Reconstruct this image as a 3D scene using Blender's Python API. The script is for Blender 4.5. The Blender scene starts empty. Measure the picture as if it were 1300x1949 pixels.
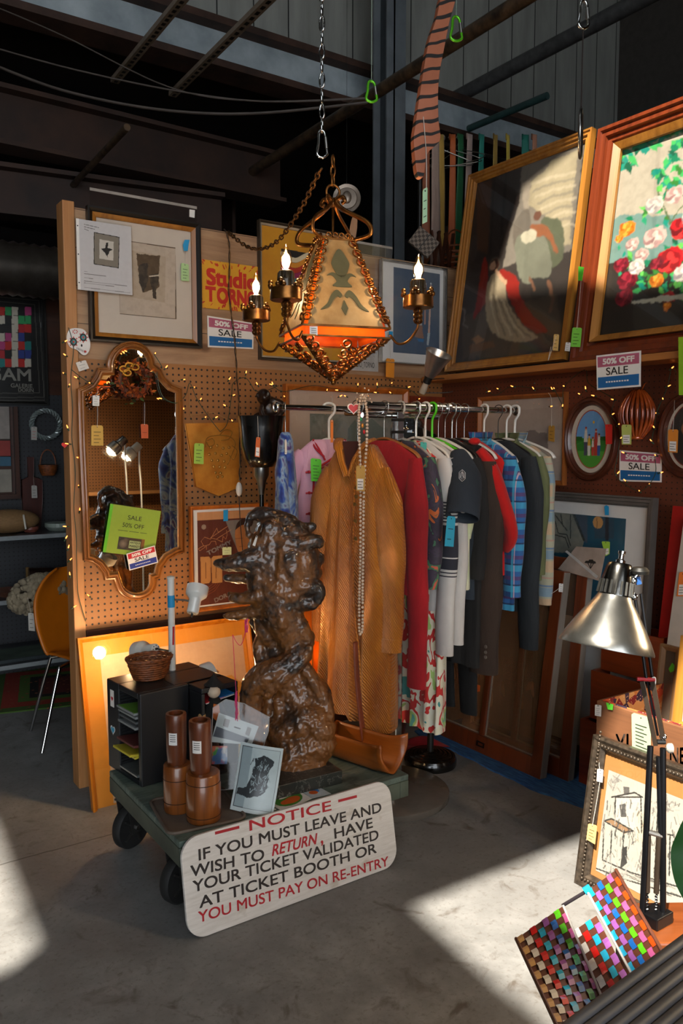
import bpy,bmesh,math,random
import numpy as np
from mathutils import Vector,Matrix
from mathutils.geometry import delaunay_2d_cdt
SC=bpy.context.scene
COL=SC.collection
R=math.radians
rnd=random.Random(7)
# camera
FPX,EYE,PITCH,YAW=1535.0,1.53,R(4.95),R(34.3)
cam_d=bpy.data.cameras.new('camera')
cam_d.sensor_fit='HORIZONTAL';cam_d.sensor_width=24.0
cam_d.lens=24.0*FPX/1300.0
cam_d.clip_start=0.05
cam=bpy.data.objects.new('camera',cam_d);COL.objects.link(cam)
cam.location=(0,0,EYE)
cam.rotation_euler=(math.pi/2 - PITCH,0,-YAW)
SC.camera=cam
FW=Vector((math.sin(YAW)*math.cos(PITCH),math.cos(YAW)*math.cos(PITCH),-math.sin(PITCH)))
RT=Vector((math.cos(YAW),-math.sin(YAW),0));UP=RT.cross(FW)
EYEP=Vector((0,0,EYE))
# exposure
SC.view_settings.view_transform='Standard'
SC.view_settings.look='None'
SC.view_settings.exposure=0.12
SC.view_settings.gamma=1.0
SC.view_settings.use_curve_mapping=False
SC.cycles.max_bounces=7
SC.cycles.transparent_max_bounces=12
SC.cycles.sample_clamp_indirect=3.0
SC.cycles.caustics_reflective=False
SC.cycles.caustics_refractive=False
# world, sun, daylight
W=bpy.data.worlds.new('world');SC.world=W;W.use_nodes=True
W.node_tree.nodes['Background'].inputs[0].default_value=(0.86,0.93,1.0,1)
W.node_tree.nodes['Background'].inputs[1].default_value=4.6
SUN_HEAD,SUN_EL=R(63),R(52)
SUN_DIR=Vector((math.sin(SUN_HEAD)*math.cos(SUN_EL),math.cos(SUN_HEAD)*math.cos(SUN_EL),-math.sin(SUN_EL)))
sd=bpy.data.lights.new('sun','SUN');sd.energy=15;sd.angle=R(0.6);sd.color=(1.0,0.93,0.80)
so=bpy.data.objects.new('sun',sd);COL.objects.link(so)
so.rotation_euler=SUN_DIR.to_track_quat('-Z','Y').to_euler()
def lamp_light(name,loc,watts,color,radius=0.03,kind='POINT',aim=None,angle=100,blend=0.4,parent=None):
 l=bpy.data.lights.new(name,kind);l.energy=watts;l.color=color;l.shadow_soft_size=radius
 o=bpy.data.objects.new(name,l);COL.objects.link(o);o.location=loc
 if kind=='SPOT':
  l.spot_size=R(angle);l.spot_blend=blend
 if aim is not None:
  o.rotation_euler=(Vector(aim) - Vector(loc)).to_track_quat('-Z','Y').to_euler()
 return o
# measuring: a pixel of the survey photo -> a point of the place
def ray(px,py):
 return FW+RT*((px - 650)/FPX) - UP*((py - 974.5)/FPX)
def P(px,py,ax,v):
 d=ray(px,py);return EYEP+d*((v - EYEP[ax])/d[ax])
def D(px,py,depth):
 return EYEP+ray(px,py)*depth
def proj(p):
 d=Vector(p) - EYEP;z=d.dot(FW);return (650+FPX*d.dot(RT)/z,974.5 - FPX*d.dot(UP)/z)
def L(M,px,py,y=0.0):
 """point of the local plane y=const of frame M seen at a pixel -> (x, z)"""
 Mi=M.inverted();o=Mi @ EYEP;d=Mi.to_3x3() @ ray(px,py)
 t=(y - o.y)/d.y;q=o+d*t;return (q.x,q.z)
def rect(M,pts,y=0.0):
 """tl, tr, br, bl pixels -> x0, x1, z0, z1 on the plane"""
 q=[L(M,*p,y) for p in pts]
 return ((q[0][0]+q[3][0])/2,(q[1][0]+q[2][0])/2,(q[2][1]+q[3][1])/2,(q[0][1]+q[1][1])/2)
def T(loc,rz=0.0,rx=0.0,ry=0.0):
 return Matrix.Translation(Vector(loc)) @ Matrix.Rotation(rz,4,'Z') @ Matrix.Rotation(rx,4,'X') @ Matrix.Rotation(ry,4,'Y')
YB,XR=3.52,3.10
BACK=T((0,YB,0))
RIGHT=T((XR,0,0),R(-90))
FACE=-YAW
# colours and materials
def lin(c):
 if isinstance(c,str):
  c=c.lstrip('#');c=[int(c[i:i+2],16)/255 for i in (0,2,4)]
 return tuple((x/12.92 if x <=0.04045 else ((x+0.055)/1.055) **2.4) for x in c[:3])
def mix(a,b,t):return tuple(x+(y - x)*t for x,y in zip(a,b))
_M={}
class NT:
 def __init__(s,name):
  s.m=bpy.data.materials.new(name);s.m.use_nodes=True
  s.t=s.m.node_tree;s.n=s.t.nodes;s.b=s.n['Principled BSDF']
 def new(s,k,**kw):
  n=s.n.new(k)
  for a,v in kw.items():setattr(n,a,v)
  return n
 def lk(s,a,b):s.t.links.new(a,b)
 def coord(s,scale=(1,1,1),rot=(0,0,0),which='Object'):
  tc=s.new('ShaderNodeTexCoord');mp=s.new('ShaderNodeMapping')
  mp.inputs['Scale'].default_value=scale;mp.inputs['Rotation'].default_value=rot
  s.lk(tc.outputs[which],mp.inputs[0]);return mp.outputs[0]
 def noise(s,vec,scale=5,detail=4,rough=0.55,dist=0.0):
  n=s.new('ShaderNodeTexNoise');n.inputs['Scale'].default_value=scale;n.inputs['Detail'].default_value=detail
  n.inputs['Roughness'].default_value=rough;n.inputs['Distortion'].default_value=dist
  if vec is not None:s.lk(vec,n.inputs['Vector'])
  return n.outputs['Fac']
 def ramp(s,fac,stops,interp='LINEAR'):
  r=s.new('ShaderNodeValToRGB');r.color_ramp.interpolation=interp
  while len(r.color_ramp.elements) < len(stops):r.color_ramp.elements.new(0.5)
  for e,(p,c) in zip(r.color_ramp.elements,stops):
   e.position=p;e.color=(*c,1) if len(c)==3 else c
  s.lk(fac,r.inputs[0]);return r.outputs[0]
 def math(s,op,a,b=None,c=None,clamp=False):
  n=s.new('ShaderNodeMath',operation=op,use_clamp=clamp)
  for i,v in enumerate((a,b,c)):
   if v is None:continue
   if isinstance(v,(int,float)):n.inputs[i].default_value=v
   else:s.lk(v,n.inputs[i])
  return n.outputs[0]
 def mixc(s,f,a,b,mode='MIX'):
  n=s.new('ShaderNodeMix',data_type='RGBA',blend_type=mode)
  for sock,v in ((n.inputs[0],f),(n.inputs[6],a),(n.inputs[7],b)):
   if isinstance(v,(int,float)):sock.default_value=v
   elif isinstance(v,tuple):sock.default_value=(*v,1) if len(v)==3 else v
   else:s.lk(v,sock)
  return n.outputs[2]
 def xyz(s,vec):
  n=s.new('ShaderNodeSeparateXYZ');s.lk(vec,n.inputs[0]);return n.outputs
 def color(s,sock):s.lk(sock,s.b.inputs['Base Color'])
 def bump(s,h,strength=0.3,dist=0.01):
  b=s.new('ShaderNodeBump');b.inputs['Strength'].default_value=strength;b.inputs['Distance'].default_value=dist
  s.lk(h,b.inputs['Height']);s.lk(b.outputs[0],s.b.inputs['Normal'])
 def set(s,**kw):
  for k,v in kw.items():s.b.inputs[k.replace('_',' ')].default_value=v
def M(name,c,rough=0.5,metal=0.0,var=0.12,scale=14,bump=0.0,c2=None,stretch=(1,1,1),**kw):
 """plain procedural material: a colour that wanders a little"""
 if name in _M:return _M[name]
 n=NT(name);c=lin(c)
 d=lin(c2) if c2 else tuple(max(0,x*(1 - 2.2*var)) for x in c)
 v=n.coord(stretch);f=n.noise(v,scale,5)
 n.color(n.ramp(f,[(0.32,d),(0.68,c)]))
 n.set(Roughness=rough,Metallic=metal,**kw)
 if bump:n.bump(f,bump,0.004)
 _M[name]=n.m;return n.m
def wood(name,c1=None,c2=None,rough=0.45,axis='Z',scale=1.0,coat=0.0,bump=0.08):
 if name in _M:return _M[name]
 n=NT(name);s={'X':(0.9,14,14),'Y':(14,0.9,14),'Z':(14,14,0.9)}[axis]
 v=n.coord(tuple(k*scale for k in s));f=n.noise(v,1.6,7,0.62,0.6)
 v2=n.coord((2,2,2));g=n.noise(v2,1.7,3)
 c=n.ramp(f,[(0.28,lin(c2)),(0.5,mix(lin(c2),lin(c1),0.6)),(0.72,lin(c1))])
 n.color(n.mixc(n.math('MULTIPLY',g,0.35),c,lin(c2)))
 n.set(Roughness=rough,Coat_Weight=coat);n.bump(f,bump,0.003)
 _M[name]=n.m;return n.m
def emit(name,c,strength=1.0):
 if name in _M:return _M[name]
 n=NT(name);n.set(Base_Color=(*lin(c),1),Emission_Color=(*lin(c),1),Emission_Strength=strength)
 _M[name]=n.m;return n.m
def glass(name,c=(1,1,1),rough=0.02,fac=0.86,metal=False):
 """thin clear sheet: mostly passes light, mirrors at a glance"""
 if name in _M:return _M[name]
 n=NT(name);tr=n.new('ShaderNodeBsdfTransparent');tr.inputs[0].default_value=(*c,1)
 gl=n.new('ShaderNodeBsdfGlossy');gl.inputs['Roughness'].default_value=rough
 ge=n.new('ShaderNodeNewGeometry');dt=n.new('ShaderNodeVectorMath',operation='DOT_PRODUCT')
 n.lk(ge.outputs['Normal'],dt.inputs[0]);n.lk(ge.outputs['Incoming'],dt.inputs[1])
 g=n.math('POWER',n.math('SUBTRACT',1.0,n.math('ABSOLUTE',dt.outputs['Value'])),5.0)
 k=n.math('MULTIPLY_ADD',g,0.9,1.03 - fac,clamp=True)
 mx=n.new('ShaderNodeMixShader');n.lk(k,mx.inputs[0]);n.lk(tr.outputs[0],mx.inputs[1]);n.lk(gl.outputs[0],mx.inputs[2])
 n.lk(mx.outputs[0],n.n['Material Output'].inputs[0])
 _M[name]=n.m;return n.m
def paint(rough=0.6,coat=0.0):
 """material of a painted or printed sheet: its pigments sit in the mesh"""
 name='pigment_%d_%d' % (rough*100,coat*100)
 if name in _M:return _M[name]
 n=NT(name);a=n.new('ShaderNodeAttribute',attribute_name='pigment');f=n.noise(n.coord(),60,3)
 n.color(n.mixc(n.math('MULTIPLY',f,0.16),a.outputs['Color'],(0.02,0.015,0.01)))
 n.set(Roughness=rough,Coat_Weight=coat,Coat_Roughness=0.05);n.bump(f,0.06,0.002)
 _M[name]=n.m;return n.m
# mesh building
class MB:
 def __init__(s):s.v=[];s.f=[];s.k=[];s.mats=[]
 def mi(s,m):
  if m not in s.mats:s.mats.append(m)
  return s.mats.index(m)
 def add(s,vs,fs,m,X=None):
  b=len(s.v);i=s.mi(m)
  s.v+=[tuple(X @ Vector(q)) for q in vs] if X is not None else [tuple(q) for q in vs]
  s.f+=[tuple(b+j for j in f) for f in fs];s.k+=[i]*len(fs)
  return s
 def box(s,x0,x1,y0,y1,z0,z1,m,X=None):
  vs=[(x,y,z) for z in (z0,z1) for y in (y0,y1) for x in (x0,x1)]
  return s.add(vs,[(0,2,3,1),(4,5,7,6),(0,1,5,4),(2,6,7,3),(0,4,6,2),(1,3,7,5)],m,X)
 def bar(s,p,q,w,h,m,up=(0,0,1)):
  p,q=Vector(p),Vector(q);d=(q - p).normalized();u=Vector(up)
  if abs(d.dot(u)) > 0.98:u=Vector((0,1,0))
  a=d.cross(u).normalized()*w/2;b=a.cross(d).normalized()*h/2
  vs=[e+i*a+j*b for e in (p,q) for i,j in ((-1,-1),(1,-1),(1,1),(-1,1))]
  return s.add(vs,[(3,2,1,0),(4,5,6,7),(0,1,5,4),(1,2,6,5),(2,3,7,6),(3,0,4,7)],m)
 def prism(s,pts,y0,y1,m,X=None):
  """outline in x,z pushed from y0 to y1 (concave outlines are fine)"""
  n=len(pts);vs=[(x,y0,z) for x,z in pts]+[(x,y1,z) for x,z in pts]
  res=delaunay_2d_cdt([Vector(p) for p in pts],[],[list(range(n))],1,1e-7)
  tri=res[2];mp=[o[0] if o else 0 for o in res[3]]
  fs=[]
  for t in tri:
   t=[mp[i] for i in t];fs.append(tuple(t));fs.append(tuple(i+n for i in reversed(t)))
  fs+=[(i,i+n,(i+1) % n+n,(i+1) % n) for i in range(n)]
  return s.add(vs,fs,m,X)
 def tube(s,pts,r,m,n=8,closed=False,flat=1.0,X=None,up0=None):
  pts=[Vector(p) for p in pts];N=len(pts);rs=r if isinstance(r,(list,tuple)) else [r]*N
  tang=[((pts[(i+1) % N] - pts[i - 1]) if closed else (pts[min(i+1,N - 1)] - pts[max(i - 1,0)])).normalized() for i in range(N)]
  u=Vector(up0) if up0 else (Vector((0,0,1)) if abs(tang[0].z) < 0.9 else Vector((1,0,0)))
  vs=[];fs=[]
  for i in range(N):
   t=tang[i];u=(u - t*u.dot(t))
   u=u.normalized() if u.length > 1e-6 else t.orthogonal().normalized()
   w=t.cross(u)
   for k in range(n):
    a=2*math.pi*k/n
    vs.append(pts[i]+u*(math.cos(a)*rs[i]*flat)+w*(math.sin(a)*rs[i]))
  for i in range(N if closed else N - 1):
   j=(i+1) % N
   for k in range(n):fs.append((i*n+k,i*n+(k+1) % n,j*n+(k+1) % n,j*n+k))
  if not closed:fs+=[tuple(reversed(range(n))),tuple((N - 1)*n+k for k in range(n))]
  return s.add(vs,fs,m,X)
 def lathe(s,prof,m,n=24,X=None,sy=1.0,cap=True):
  vs=[];fs=[];N=len(prof)
  for r,z in prof:
   for k in range(n):
    a=2*math.pi*k/n;vs.append((r*math.cos(a),r*math.sin(a)*sy,z))
  for i in range(N - 1):
   for k in range(n):fs.append((i*n+k,i*n+(k+1) % n,(i+1)*n+(k+1) % n,(i+1)*n+k))
  if cap:
   if prof[0][0] > 1e-5:fs.append(tuple(reversed(range(n))))
   if prof[-1][0] > 1e-5:fs.append(tuple((N - 1)*n+k for k in range(n)))
  return s.add(vs,fs,m,X)
 def ball(s,c,r,m,nu=14,nv=8,X=None):
  if isinstance(r,(int,float)):r=(r,r,r)
  vs=[];fs=[]
  for i in range(nv+1):
   t=math.pi*i/nv
   for k in range(nu):
    a=2*math.pi*k/nu
    vs.append((c[0]+r[0]*math.sin(t)*math.cos(a),c[1]+r[1]*math.sin(t)*math.sin(a),c[2] - r[2]*math.cos(t)))
  for i in range(nv):
   for k in range(nu):fs.append((i*nu+k,i*nu+(k+1) % nu,(i+1)*nu+(k+1) % nu,(i+1)*nu+k))
  return s.add(vs,fs,m,X)
 def ring(s,c,a,b,rr,m,n=28,k=8,t0=0,t1=360,X=None,flat=1.0):
  """torus or arc in x,z round c"""
  cl=t1 - t0 >=360;N=n if cl else n+1
  pts=[(c[0]+a*math.cos(R(t0+(t1 - t0)*i/n)),c[1],c[2]+b*math.sin(R(t0+(t1 - t0)*i/n))) for i in range(N)]
  return s.tube(pts,rr,m,k,cl,flat,X,up0=(0,1,0))
 def grid(s,fn,nu,nv,m,X=None,flip=False):
  vs=[fn(i/nu,j/nv) for j in range(nv+1) for i in range(nu+1)]
  fs=[]
  for j in range(nv):
   for i in range(nu):
    a=j*(nu+1)+i;q=(a,a+1,a+nu+2,a+nu+1);fs.append(q[::-1] if flip else q)
  return s.add(vs,fs,m,X)
 def frame(s,x0,x1,z0,z1,prof,m,X=None):
  """mitred moulding: prof = list of (inset from the outer edge, y)"""
  n=len(prof);vs=[];fs=[]
  for cx,cz,sx,sz in ((x0,z0,1,1),(x1,z0,-1,1),(x1,z1,-1,-1),(x0,z1,1,-1)):
   for d,y in prof:vs.append((cx+sx*d,y,cz+sz*d))
  for c in range(4):
   e=(c+1) % 4
   for i in range(n):
    j=(i+1) % n;fs.append((c*n+i,e*n+i,e*n+j,c*n+j))
  return s.add(vs,fs,m,X)
 def text(s,body,x0,x1,z0,z1,y,m,X=None,bold=0.0,shear=0.0,keep=False,thick=0.0006):
  vs,fs=glyphs(body,bold,shear)
  if not vs:return s
  ax=min(v[0] for v in vs);bx=max(v[0] for v in vs);az=min(v[1] for v in vs);bz=max(v[1] for v in vs)
  kx=(x1 - x0)/max(bx - ax,1e-6);kz=(z1 - z0)/max(bz - az,1e-6)
  if keep:kx=kz=min(kx,kz)
  return s.add([(x0+(v[0] - ax)*kx,y - thick - v[2],z0+(v[1] - az)*kz) for v in vs],fs,m,X)
 def build(s,name,parent=None,world=False,smooth=None,bevel=0.0,mods=None):
  me=bpy.data.meshes.new(name);vs=s.v
  if world and parent is not None:
   Mi=PM[parent.name].inverted();vs=[Mi @ Vector(q) for q in vs]
  me.from_pydata([tuple(q) for q in vs],[],s.f)
  for m in s.mats:me.materials.append(m)
  if len(s.mats) > 1:me.polygons.foreach_set('material_index',s.k)
  if smooth is not None:
   me.shade_smooth()
   if smooth < 180:me.set_sharp_from_angle(angle=R(smooth))
  me.validate();me.update()
  o=bpy.data.objects.new(name,me);COL.objects.link(o)
  if parent is not None:o.parent=parent
  if bevel:
   b=o.modifiers.new('bevel','BEVEL');b.width=bevel;b.segments=2;b.limit_method='ANGLE';b.angle_limit=R(50)
  return o
 def solo(s,name,label,cat,group=None,at=None,**kw):
  """a thing that is one mesh, its origin at its base"""
  if at is None:
   xs=list(zip(*s.v));at=((min(xs[0])+max(xs[0]))/2,(min(xs[1])+max(xs[1]))/2,min(xs[2]))
  at=Vector(at);s.v=[tuple(Vector(q) - at) for q in s.v]
  o=s.build(name,**kw);o.location=at;PM[o.name]=Matrix.Translation(at);tag(o,label,cat,group);return o
PM={}
def tag(o,label,cat,group=None):
 o['label']=label;o['category']=cat
 if group:o['group']=group
 return o
def thing(name,label,cat,X,group=None):
 if not isinstance(X,Matrix):X=Matrix.Translation(Vector(X))
 o=bpy.data.objects.new(name,None);COL.objects.link(o);o.empty_display_size=0.05
 o.matrix_world=X;PM[o.name]=X.copy();return tag(o,label,cat,group)
def struct(mb,name,**kw):
 o=mb.build(name,**kw);o['kind']='structure';return o
def copy_thing(o,X=None,label=None,group=None):
 def rec(a,par):
  c=a.copy();COL.objects.link(c)
  if par is not None:c.parent=par
  for ch in [k for k in bpy.data.objects if k.parent==a]:rec(ch,c)
  return c
 c=rec(o,None)
 if X is not None:c.matrix_world=X;PM[c.name]=X.copy()
 if label:c['label']=label
 if group:c['group']=group
 return c
_G={}
def glyphs(body,bold=0.0,shear=0.0):
 key=(body,bold,shear)
 if key not in _G:
  cu=bpy.data.curves.new('t','FONT');cu.body=body;cu.shear=shear;cu.resolution_u=5
  ob=bpy.data.objects.new('t',cu);COL.objects.link(ob)
  me=bpy.data.meshes.new_from_object(ob)
  vs=[tuple(v.co) for v in me.vertices];fs=[tuple(p.vertices) for p in me.polygons]
  if bold:
   N=len(vs);v0,f0=vs,fs;vs,fs=[],[]
   for k,(dx,dy) in enumerate(((-1,-1),(1,-1),(1,1),(-1,1),(0,0))):
    vs+=[(x+dx*bold*0.8,y+dy*bold*0.8,k*7e-5) for x,y,z in v0];fs+=[tuple(i+k*N for i in f) for f in f0]
  _G[key]=(vs,fs)
  bpy.data.objects.remove(ob);bpy.data.meshes.remove(me);bpy.data.curves.remove(cu)
 return _G[key]
def spl(pts,n=8,closed=False):
 """smooth curve through points"""
 pts=[Vector(p) for p in pts];N=len(pts);out=[]
 for i in range(N if closed else N - 1):
  g=(lambda k:pts[k % N]) if closed else (lambda k:pts[max(0,min(N - 1,k))])
  a,b,c,d=g(i - 1),g(i),g(i+1),g(i+2)
  for j in range(n):
   t=j/n
   out.append(0.5*((2*b)+(c - a)*t+(2*a - 5*b+4*c - d)*t*t+(3*b - a - 3*c+d)*t **3))
 if not closed:out.append(pts[-1])
 return out
def spl2(pts,n=6,closed=True):return [(p.x,p.y) for p in spl([(a,b,0) for a,b in pts],n,closed)]
def ngon(cx,cz,rx,rz,n=28,a0=0):return [(cx+rx*math.cos(2*math.pi*i/n+a0),cz+rz*math.sin(2*math.pi*i/n+a0)) for i in range(n)]
def rrect(x0,x1,z0,z1,r,n=6):
 o=[]
 for cx,cz,a in ((x1 - r,z1 - r,0),(x0+r,z1 - r,90),(x0+r,z0+r,180),(x1 - r,z0+r,270)):
  o+=[(cx+r*math.cos(R(a+90*i/n)),cz+r*math.sin(R(a+90*i/n))) for i in range(n+1)]
 return o
# pigments laid on a sheet
def vnoise(x,y,seed=0):
 xi=np.floor(x).astype(int);yi=np.floor(y).astype(int);fx=x - xi;fy=y - yi
 h=lambda a,b:((np.sin(a*127.1+b*311.7+seed*74.7)*43758.5453) % 1.0)
 fx=fx*fx*(3 - 2*fx);fy=fy*fy*(3 - 2*fy)
 return (h(xi,yi)*(1 - fx)+h(xi+1,yi)*fx)*(1 - fy)+(h(xi,yi+1)*(1 - fx)+h(xi+1,yi+1)*fx)*fy
def fbm(x,y,seed=0,o=4):
 s=0;a=0.5
 for i in range(o):s=s+a*vnoise(x*2 **i,y*2 **i,seed+i);a/=2
 return s/(1 - 0.5 **o)
class Sheet:
 """flat rectangular sheet x0..x1, z0..z1 on plane y of frame X; draw on it in survey pixels or in local units"""
 def __init__(s,x0,x1,z0,z1,step,base,X=None,y=0.0):
  s.b=(x0,x1,z0,z1);s.nx=max(2,int((x1 - x0)/step));s.nz=max(2,int((z1 - z0)/step));s.X=X;s.y=y
  u=np.linspace(x0,x1,s.nx+1);w=np.linspace(z0,z1,s.nz+1);s.gx,s.gz=np.meshgrid(u,w)
  s.c=np.zeros(s.gx.shape+(3,));s.c[:]=lin(base)
 def q(s,pts):return [L(s.X,*p,s.y) for p in pts] if s.X is not None else pts
 def put(s,mask,c,a=1.0):
  c=np.array(lin(c)) if not isinstance(c,np.ndarray) else c
  m=(mask.astype(float)*a)[...,None];s.c=s.c*(1 - m)+c*m;return s
 def inside(s,pts):
  r=np.zeros(s.gx.shape,bool);n=len(pts)
  for i in range(n):
   (xa,za),(xb,zb)=pts[i],pts[(i+1) % n]
   if abs(zb - za) < 1e-12:continue
   cr=((za > s.gz) !=(zb > s.gz)) & (s.gx < (xb - xa)*(s.gz - za)/(zb - za)+xa);r ^=cr
  return r
 def poly(s,pts,c,a=1.0,smooth=False,rag=0.0,seed=1):
  p=s.q(pts)
  if smooth:p=spl2(p,6)
  if rag:
   gx,gz=s.gx,s.gz
   s.gx=gx+rag*(fbm(gx/(rag*3),gz/(rag*3),seed) - 0.5)*2;s.gz=gz+rag*(fbm(gx/(rag*3),gz/(rag*3),seed+9) - 0.5)*2
   m=s.inside(p);s.gx,s.gz=gx,gz
  else:m=s.inside(p)
  return s.put(m,c,a)
 def dist(s,pts,closed=False):
  p=s.q(pts);d=np.full(s.gx.shape,1e9);n=len(p)
  for i in range(n if closed else n - 1):
   (xa,za),(xb,zb)=p[i],p[(i+1) % n];dx,dz=xb - xa,zb - za
   t=np.clip(((s.gx - xa)*dx+(s.gz - za)*dz)/max(dx*dx+dz*dz,1e-12),0,1)
   d=np.minimum(d,np.hypot(s.gx - xa - t*dx,s.gz - za - t*dz))
  return d
 def line(s,pts,w,c,a=1.0,closed=False):return s.put(s.dist(pts,closed) < w/2,c,a)
 def dot(s,px,py,r,c,a=1.0,sq=1.0,soft=False):
  (x,z),=s.q([(px,py)]);d=np.hypot((s.gx - x)/sq,s.gz - z)/r
  return s.put(np.clip(1 - d,0,1) **0.7 if soft else d < 1,c,a)
 def mottle(s,scale,c,a=0.4,seed=3,lo=0.45,hi=0.7,ax=1.0,az=1.0):
  f=fbm(s.gx*scale*ax,s.gz*scale*az,seed);return s.put(np.clip((f - lo)/(hi - lo),0,1),c,a)
 def blur(s,k=1):
  for _ in range(k):
   p=np.pad(s.c,((1,1),(1,1),(0,0)),'edge');p=(p[:-2]+2*p[1:-1]+p[2:])/4;s.c=(p[:,:-2]+2*p[:,1:-1]+p[:,2:])/4
  return s
 def brush(s,scale=0.012,amt=0.012,seed=1):
  i=np.arange(s.nz+1)[:,None];j=np.arange(s.nx+1)[None,:];st=(s.b[1] - s.b[0])/s.nx
  a=(fbm(s.gx/scale,s.gz/scale,seed) - .5)*2*amt/st;b=(fbm(s.gx/scale,s.gz/scale,seed+5) - .5)*2*amt/st
  s.c=s.c[np.clip(i+b,0,s.nz).astype(int),np.clip(j+a,0,s.nx).astype(int)];return s
 def build(s,name,parent,mat=None,y=None,fn=None):
  y=s.y if y is None else y
  n=(s.nx+1)*(s.nz+1);co=np.empty((n,3));co[:,0]=s.gx.ravel();co[:,1]=y;co[:,2]=s.gz.ravel()
  if fn is not None:co=fn(co)
  me=bpy.data.meshes.new(name);a=np.arange(s.nz)[:,None]*(s.nx+1)+np.arange(s.nx)[None,:]
  f=np.stack([a,a+1,a+s.nx+2,a+s.nx+1],-1).reshape(-1,4)
  me.vertices.add(n);me.vertices.foreach_set('co',co.ravel())
  me.loops.add(f.size);me.loops.foreach_set('vertex_index',f.ravel())
  me.polygons.add(len(f));me.polygons.foreach_set('loop_start',np.arange(len(f))*4);me.polygons.foreach_set('loop_total',np.full(len(f),4))
  me.update(calc_edges=True);me.validate()
  at=me.color_attributes.new('pigment','FLOAT_COLOR','POINT')
  at.data.foreach_set('color',np.concatenate([s.c.reshape(-1,3),np.ones((n,1))],1).ravel().astype(np.float32))
  me.shade_smooth();me.materials.append(mat or paint())
  o=bpy.data.objects.new(name,me);COL.objects.link(o);o.parent=parent;return o
# THE SETTING
def mat_concrete():
 n=NT('concrete');v=n.coord();big=n.noise(v,0.9,5,0.6);mid=n.noise(v,5,6,0.7);fine=n.noise(v,60,4,0.7)
 c=n.ramp(mid,[(0.25,lin('#5f5e5c')),(0.5,lin('#7f7e7c')),(0.75,lin('#9a9896'))])
 c=n.mixc(n.ramp(big,[(0.35,(0,0,0)),(0.7,(1,1,1))]),c,lin('#757371'),'MIX')
 c=n.mixc(n.ramp(n.noise(v,7,4,0.6,1.2),[(0.60,(0,0,0)),(0.72,(0.75,0.75,0.75))]),c,lin('#4d4238'))
 c=n.mixc(n.ramp(fine,[(0.54,(0,0,0)),(0.70,(0.6,0.6,0.6))]),c,lin('#5d564f'))
 sx=n.xyz(v);wob=n.math('MULTIPLY',n.math('SUBTRACT',n.noise(v,6,2),0.5),0.03)
 d=n.math('ABSOLUTE',n.math('SUBTRACT',n.math('ADD',sx[1],wob),3.02));c=n.mixc(n.math('MULTIPLY',n.math('LESS_THAN',d,0.004),0.7),c,lin('#3a332d'))
 n.color(c);n.lk(n.ramp(mid,[(0.3,(0.5,)*3),(0.7,(0.78,)*3)]),n.b.inputs['Roughness'])
 n.bump(n.math('ADD',fine,mid),0.18,0.004);return n.m
struct(MB().box(-9,9,-7,14,-0.2,0,mat_concrete()),'floor')
def mat_pegboard(name,c1,c2,pitch=0.0254,axes=('X','Z'),rad=0.17):
 n=NT(name);v=n.coord();s=n.xyz(v)
 fr=[n.math('SUBTRACT',n.math('FRACT',n.math('DIVIDE',s[a],pitch)),0.5) for a in axes]
 d=n.math('SQRT',n.math('ADD',n.math('MULTIPLY',fr[0],fr[0]),n.math('MULTIPLY',fr[1],fr[1])))
 hole=n.math('LESS_THAN',d,rad)
 f=n.noise(v,2.2,5,0.6);base=n.ramp(f,[(0.3,lin(c2)),(0.7,lin(c1))])
 n.color(n.mixc(hole,base,(0.006,0.004,0.003)));n.set(Roughness=0.55)
 n.bump(n.math('SUBTRACT',1.0,hole),0.5,0.004);return n.m
PEG=mat_pegboard('pegboard_tan','#a06a38','#8a5a30',0.0285)
PEGR=mat_pegboard('pegboard_red_brown','#6a3420','#522816',0.0254,('Y','Z'),0.13)
PEGD=mat_pegboard('pegboard_black','#2b2c30','#202226',0.0285)
def mat_planks():
 n=NT('plank_board');v=n.coord((0.9,1,9));f=n.noise(v,2.2,6,0.65,0.5);s=n.xyz(n.coord())
 g=n.math('FRACT',n.math('DIVIDE',n.math('ADD',s[2],0.02),0.158));gap=n.math('LESS_THAN',g,0.018)
 c=n.ramp(f,[(0.25,lin('#7c5a40')),(0.5,lin('#9d7858')),(0.78,lin('#b8946f'))])
 kn=n.new('ShaderNodeTexVoronoi');kn.inputs['Scale'].default_value=2.6;n.lk(n.coord((1,1,1.4)),kn.inputs['Vector'])
 c=n.mixc(n.ramp(kn.outputs[0],[(0.04,(0.8,)*3),(0.1,(0,0,0))]),c,lin('#5c3a20'))
 n.color(n.mixc(gap,c,lin('#3b2a1c')));n.set(Roughness=0.6);n.bump(f,0.1,0.003);return n.m
PINE=wood('pine','#c08a55','#9c6434',0.5)
PINEX=wood('pine_lying','#c08a55','#9c6434',0.5,'X')
DARKW=wood('dark_wood','#4a2716','#2a140a',0.4)
DARKWX=wood('dark_wood_lying','#4a2716','#2a140a',0.4,'X')
m=MB()
m.box(1.035,XR+0.1,YB,YB+0.012,1.887,2.515,mat_planks())
m.box(1.035,XR+0.1,YB+0.002,YB+0.014,0.66,1.887,PEG)
m.box(1.035,XR+0.1,YB+0.05,YB+0.07,0,0.66,DARKWX)
struct(m,'wall_back')
struct(MB().box(0.985,1.035,3.505,3.595,0,2.535,PINE),'trim_1',bevel=0.003)
struct(MB().box(1.036,1.075,3.545,3.59,0,0.66,M('grey_stud','#6a6460',0.7)),'trim_2')
struct(MB().box(1.036,XR+0.02,YB - 0.02,YB+0.04,0.655,0.705,DARKWX),'trim_3',bevel=0.003)
struct(MB().box(XR,XR+0.02,0.6,YB+0.02,0,1.862,PEGR),'wall_right')
SHELFW=wood('shelf_wood','#b5763a','#7d4319',0.45,'Y')
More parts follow.
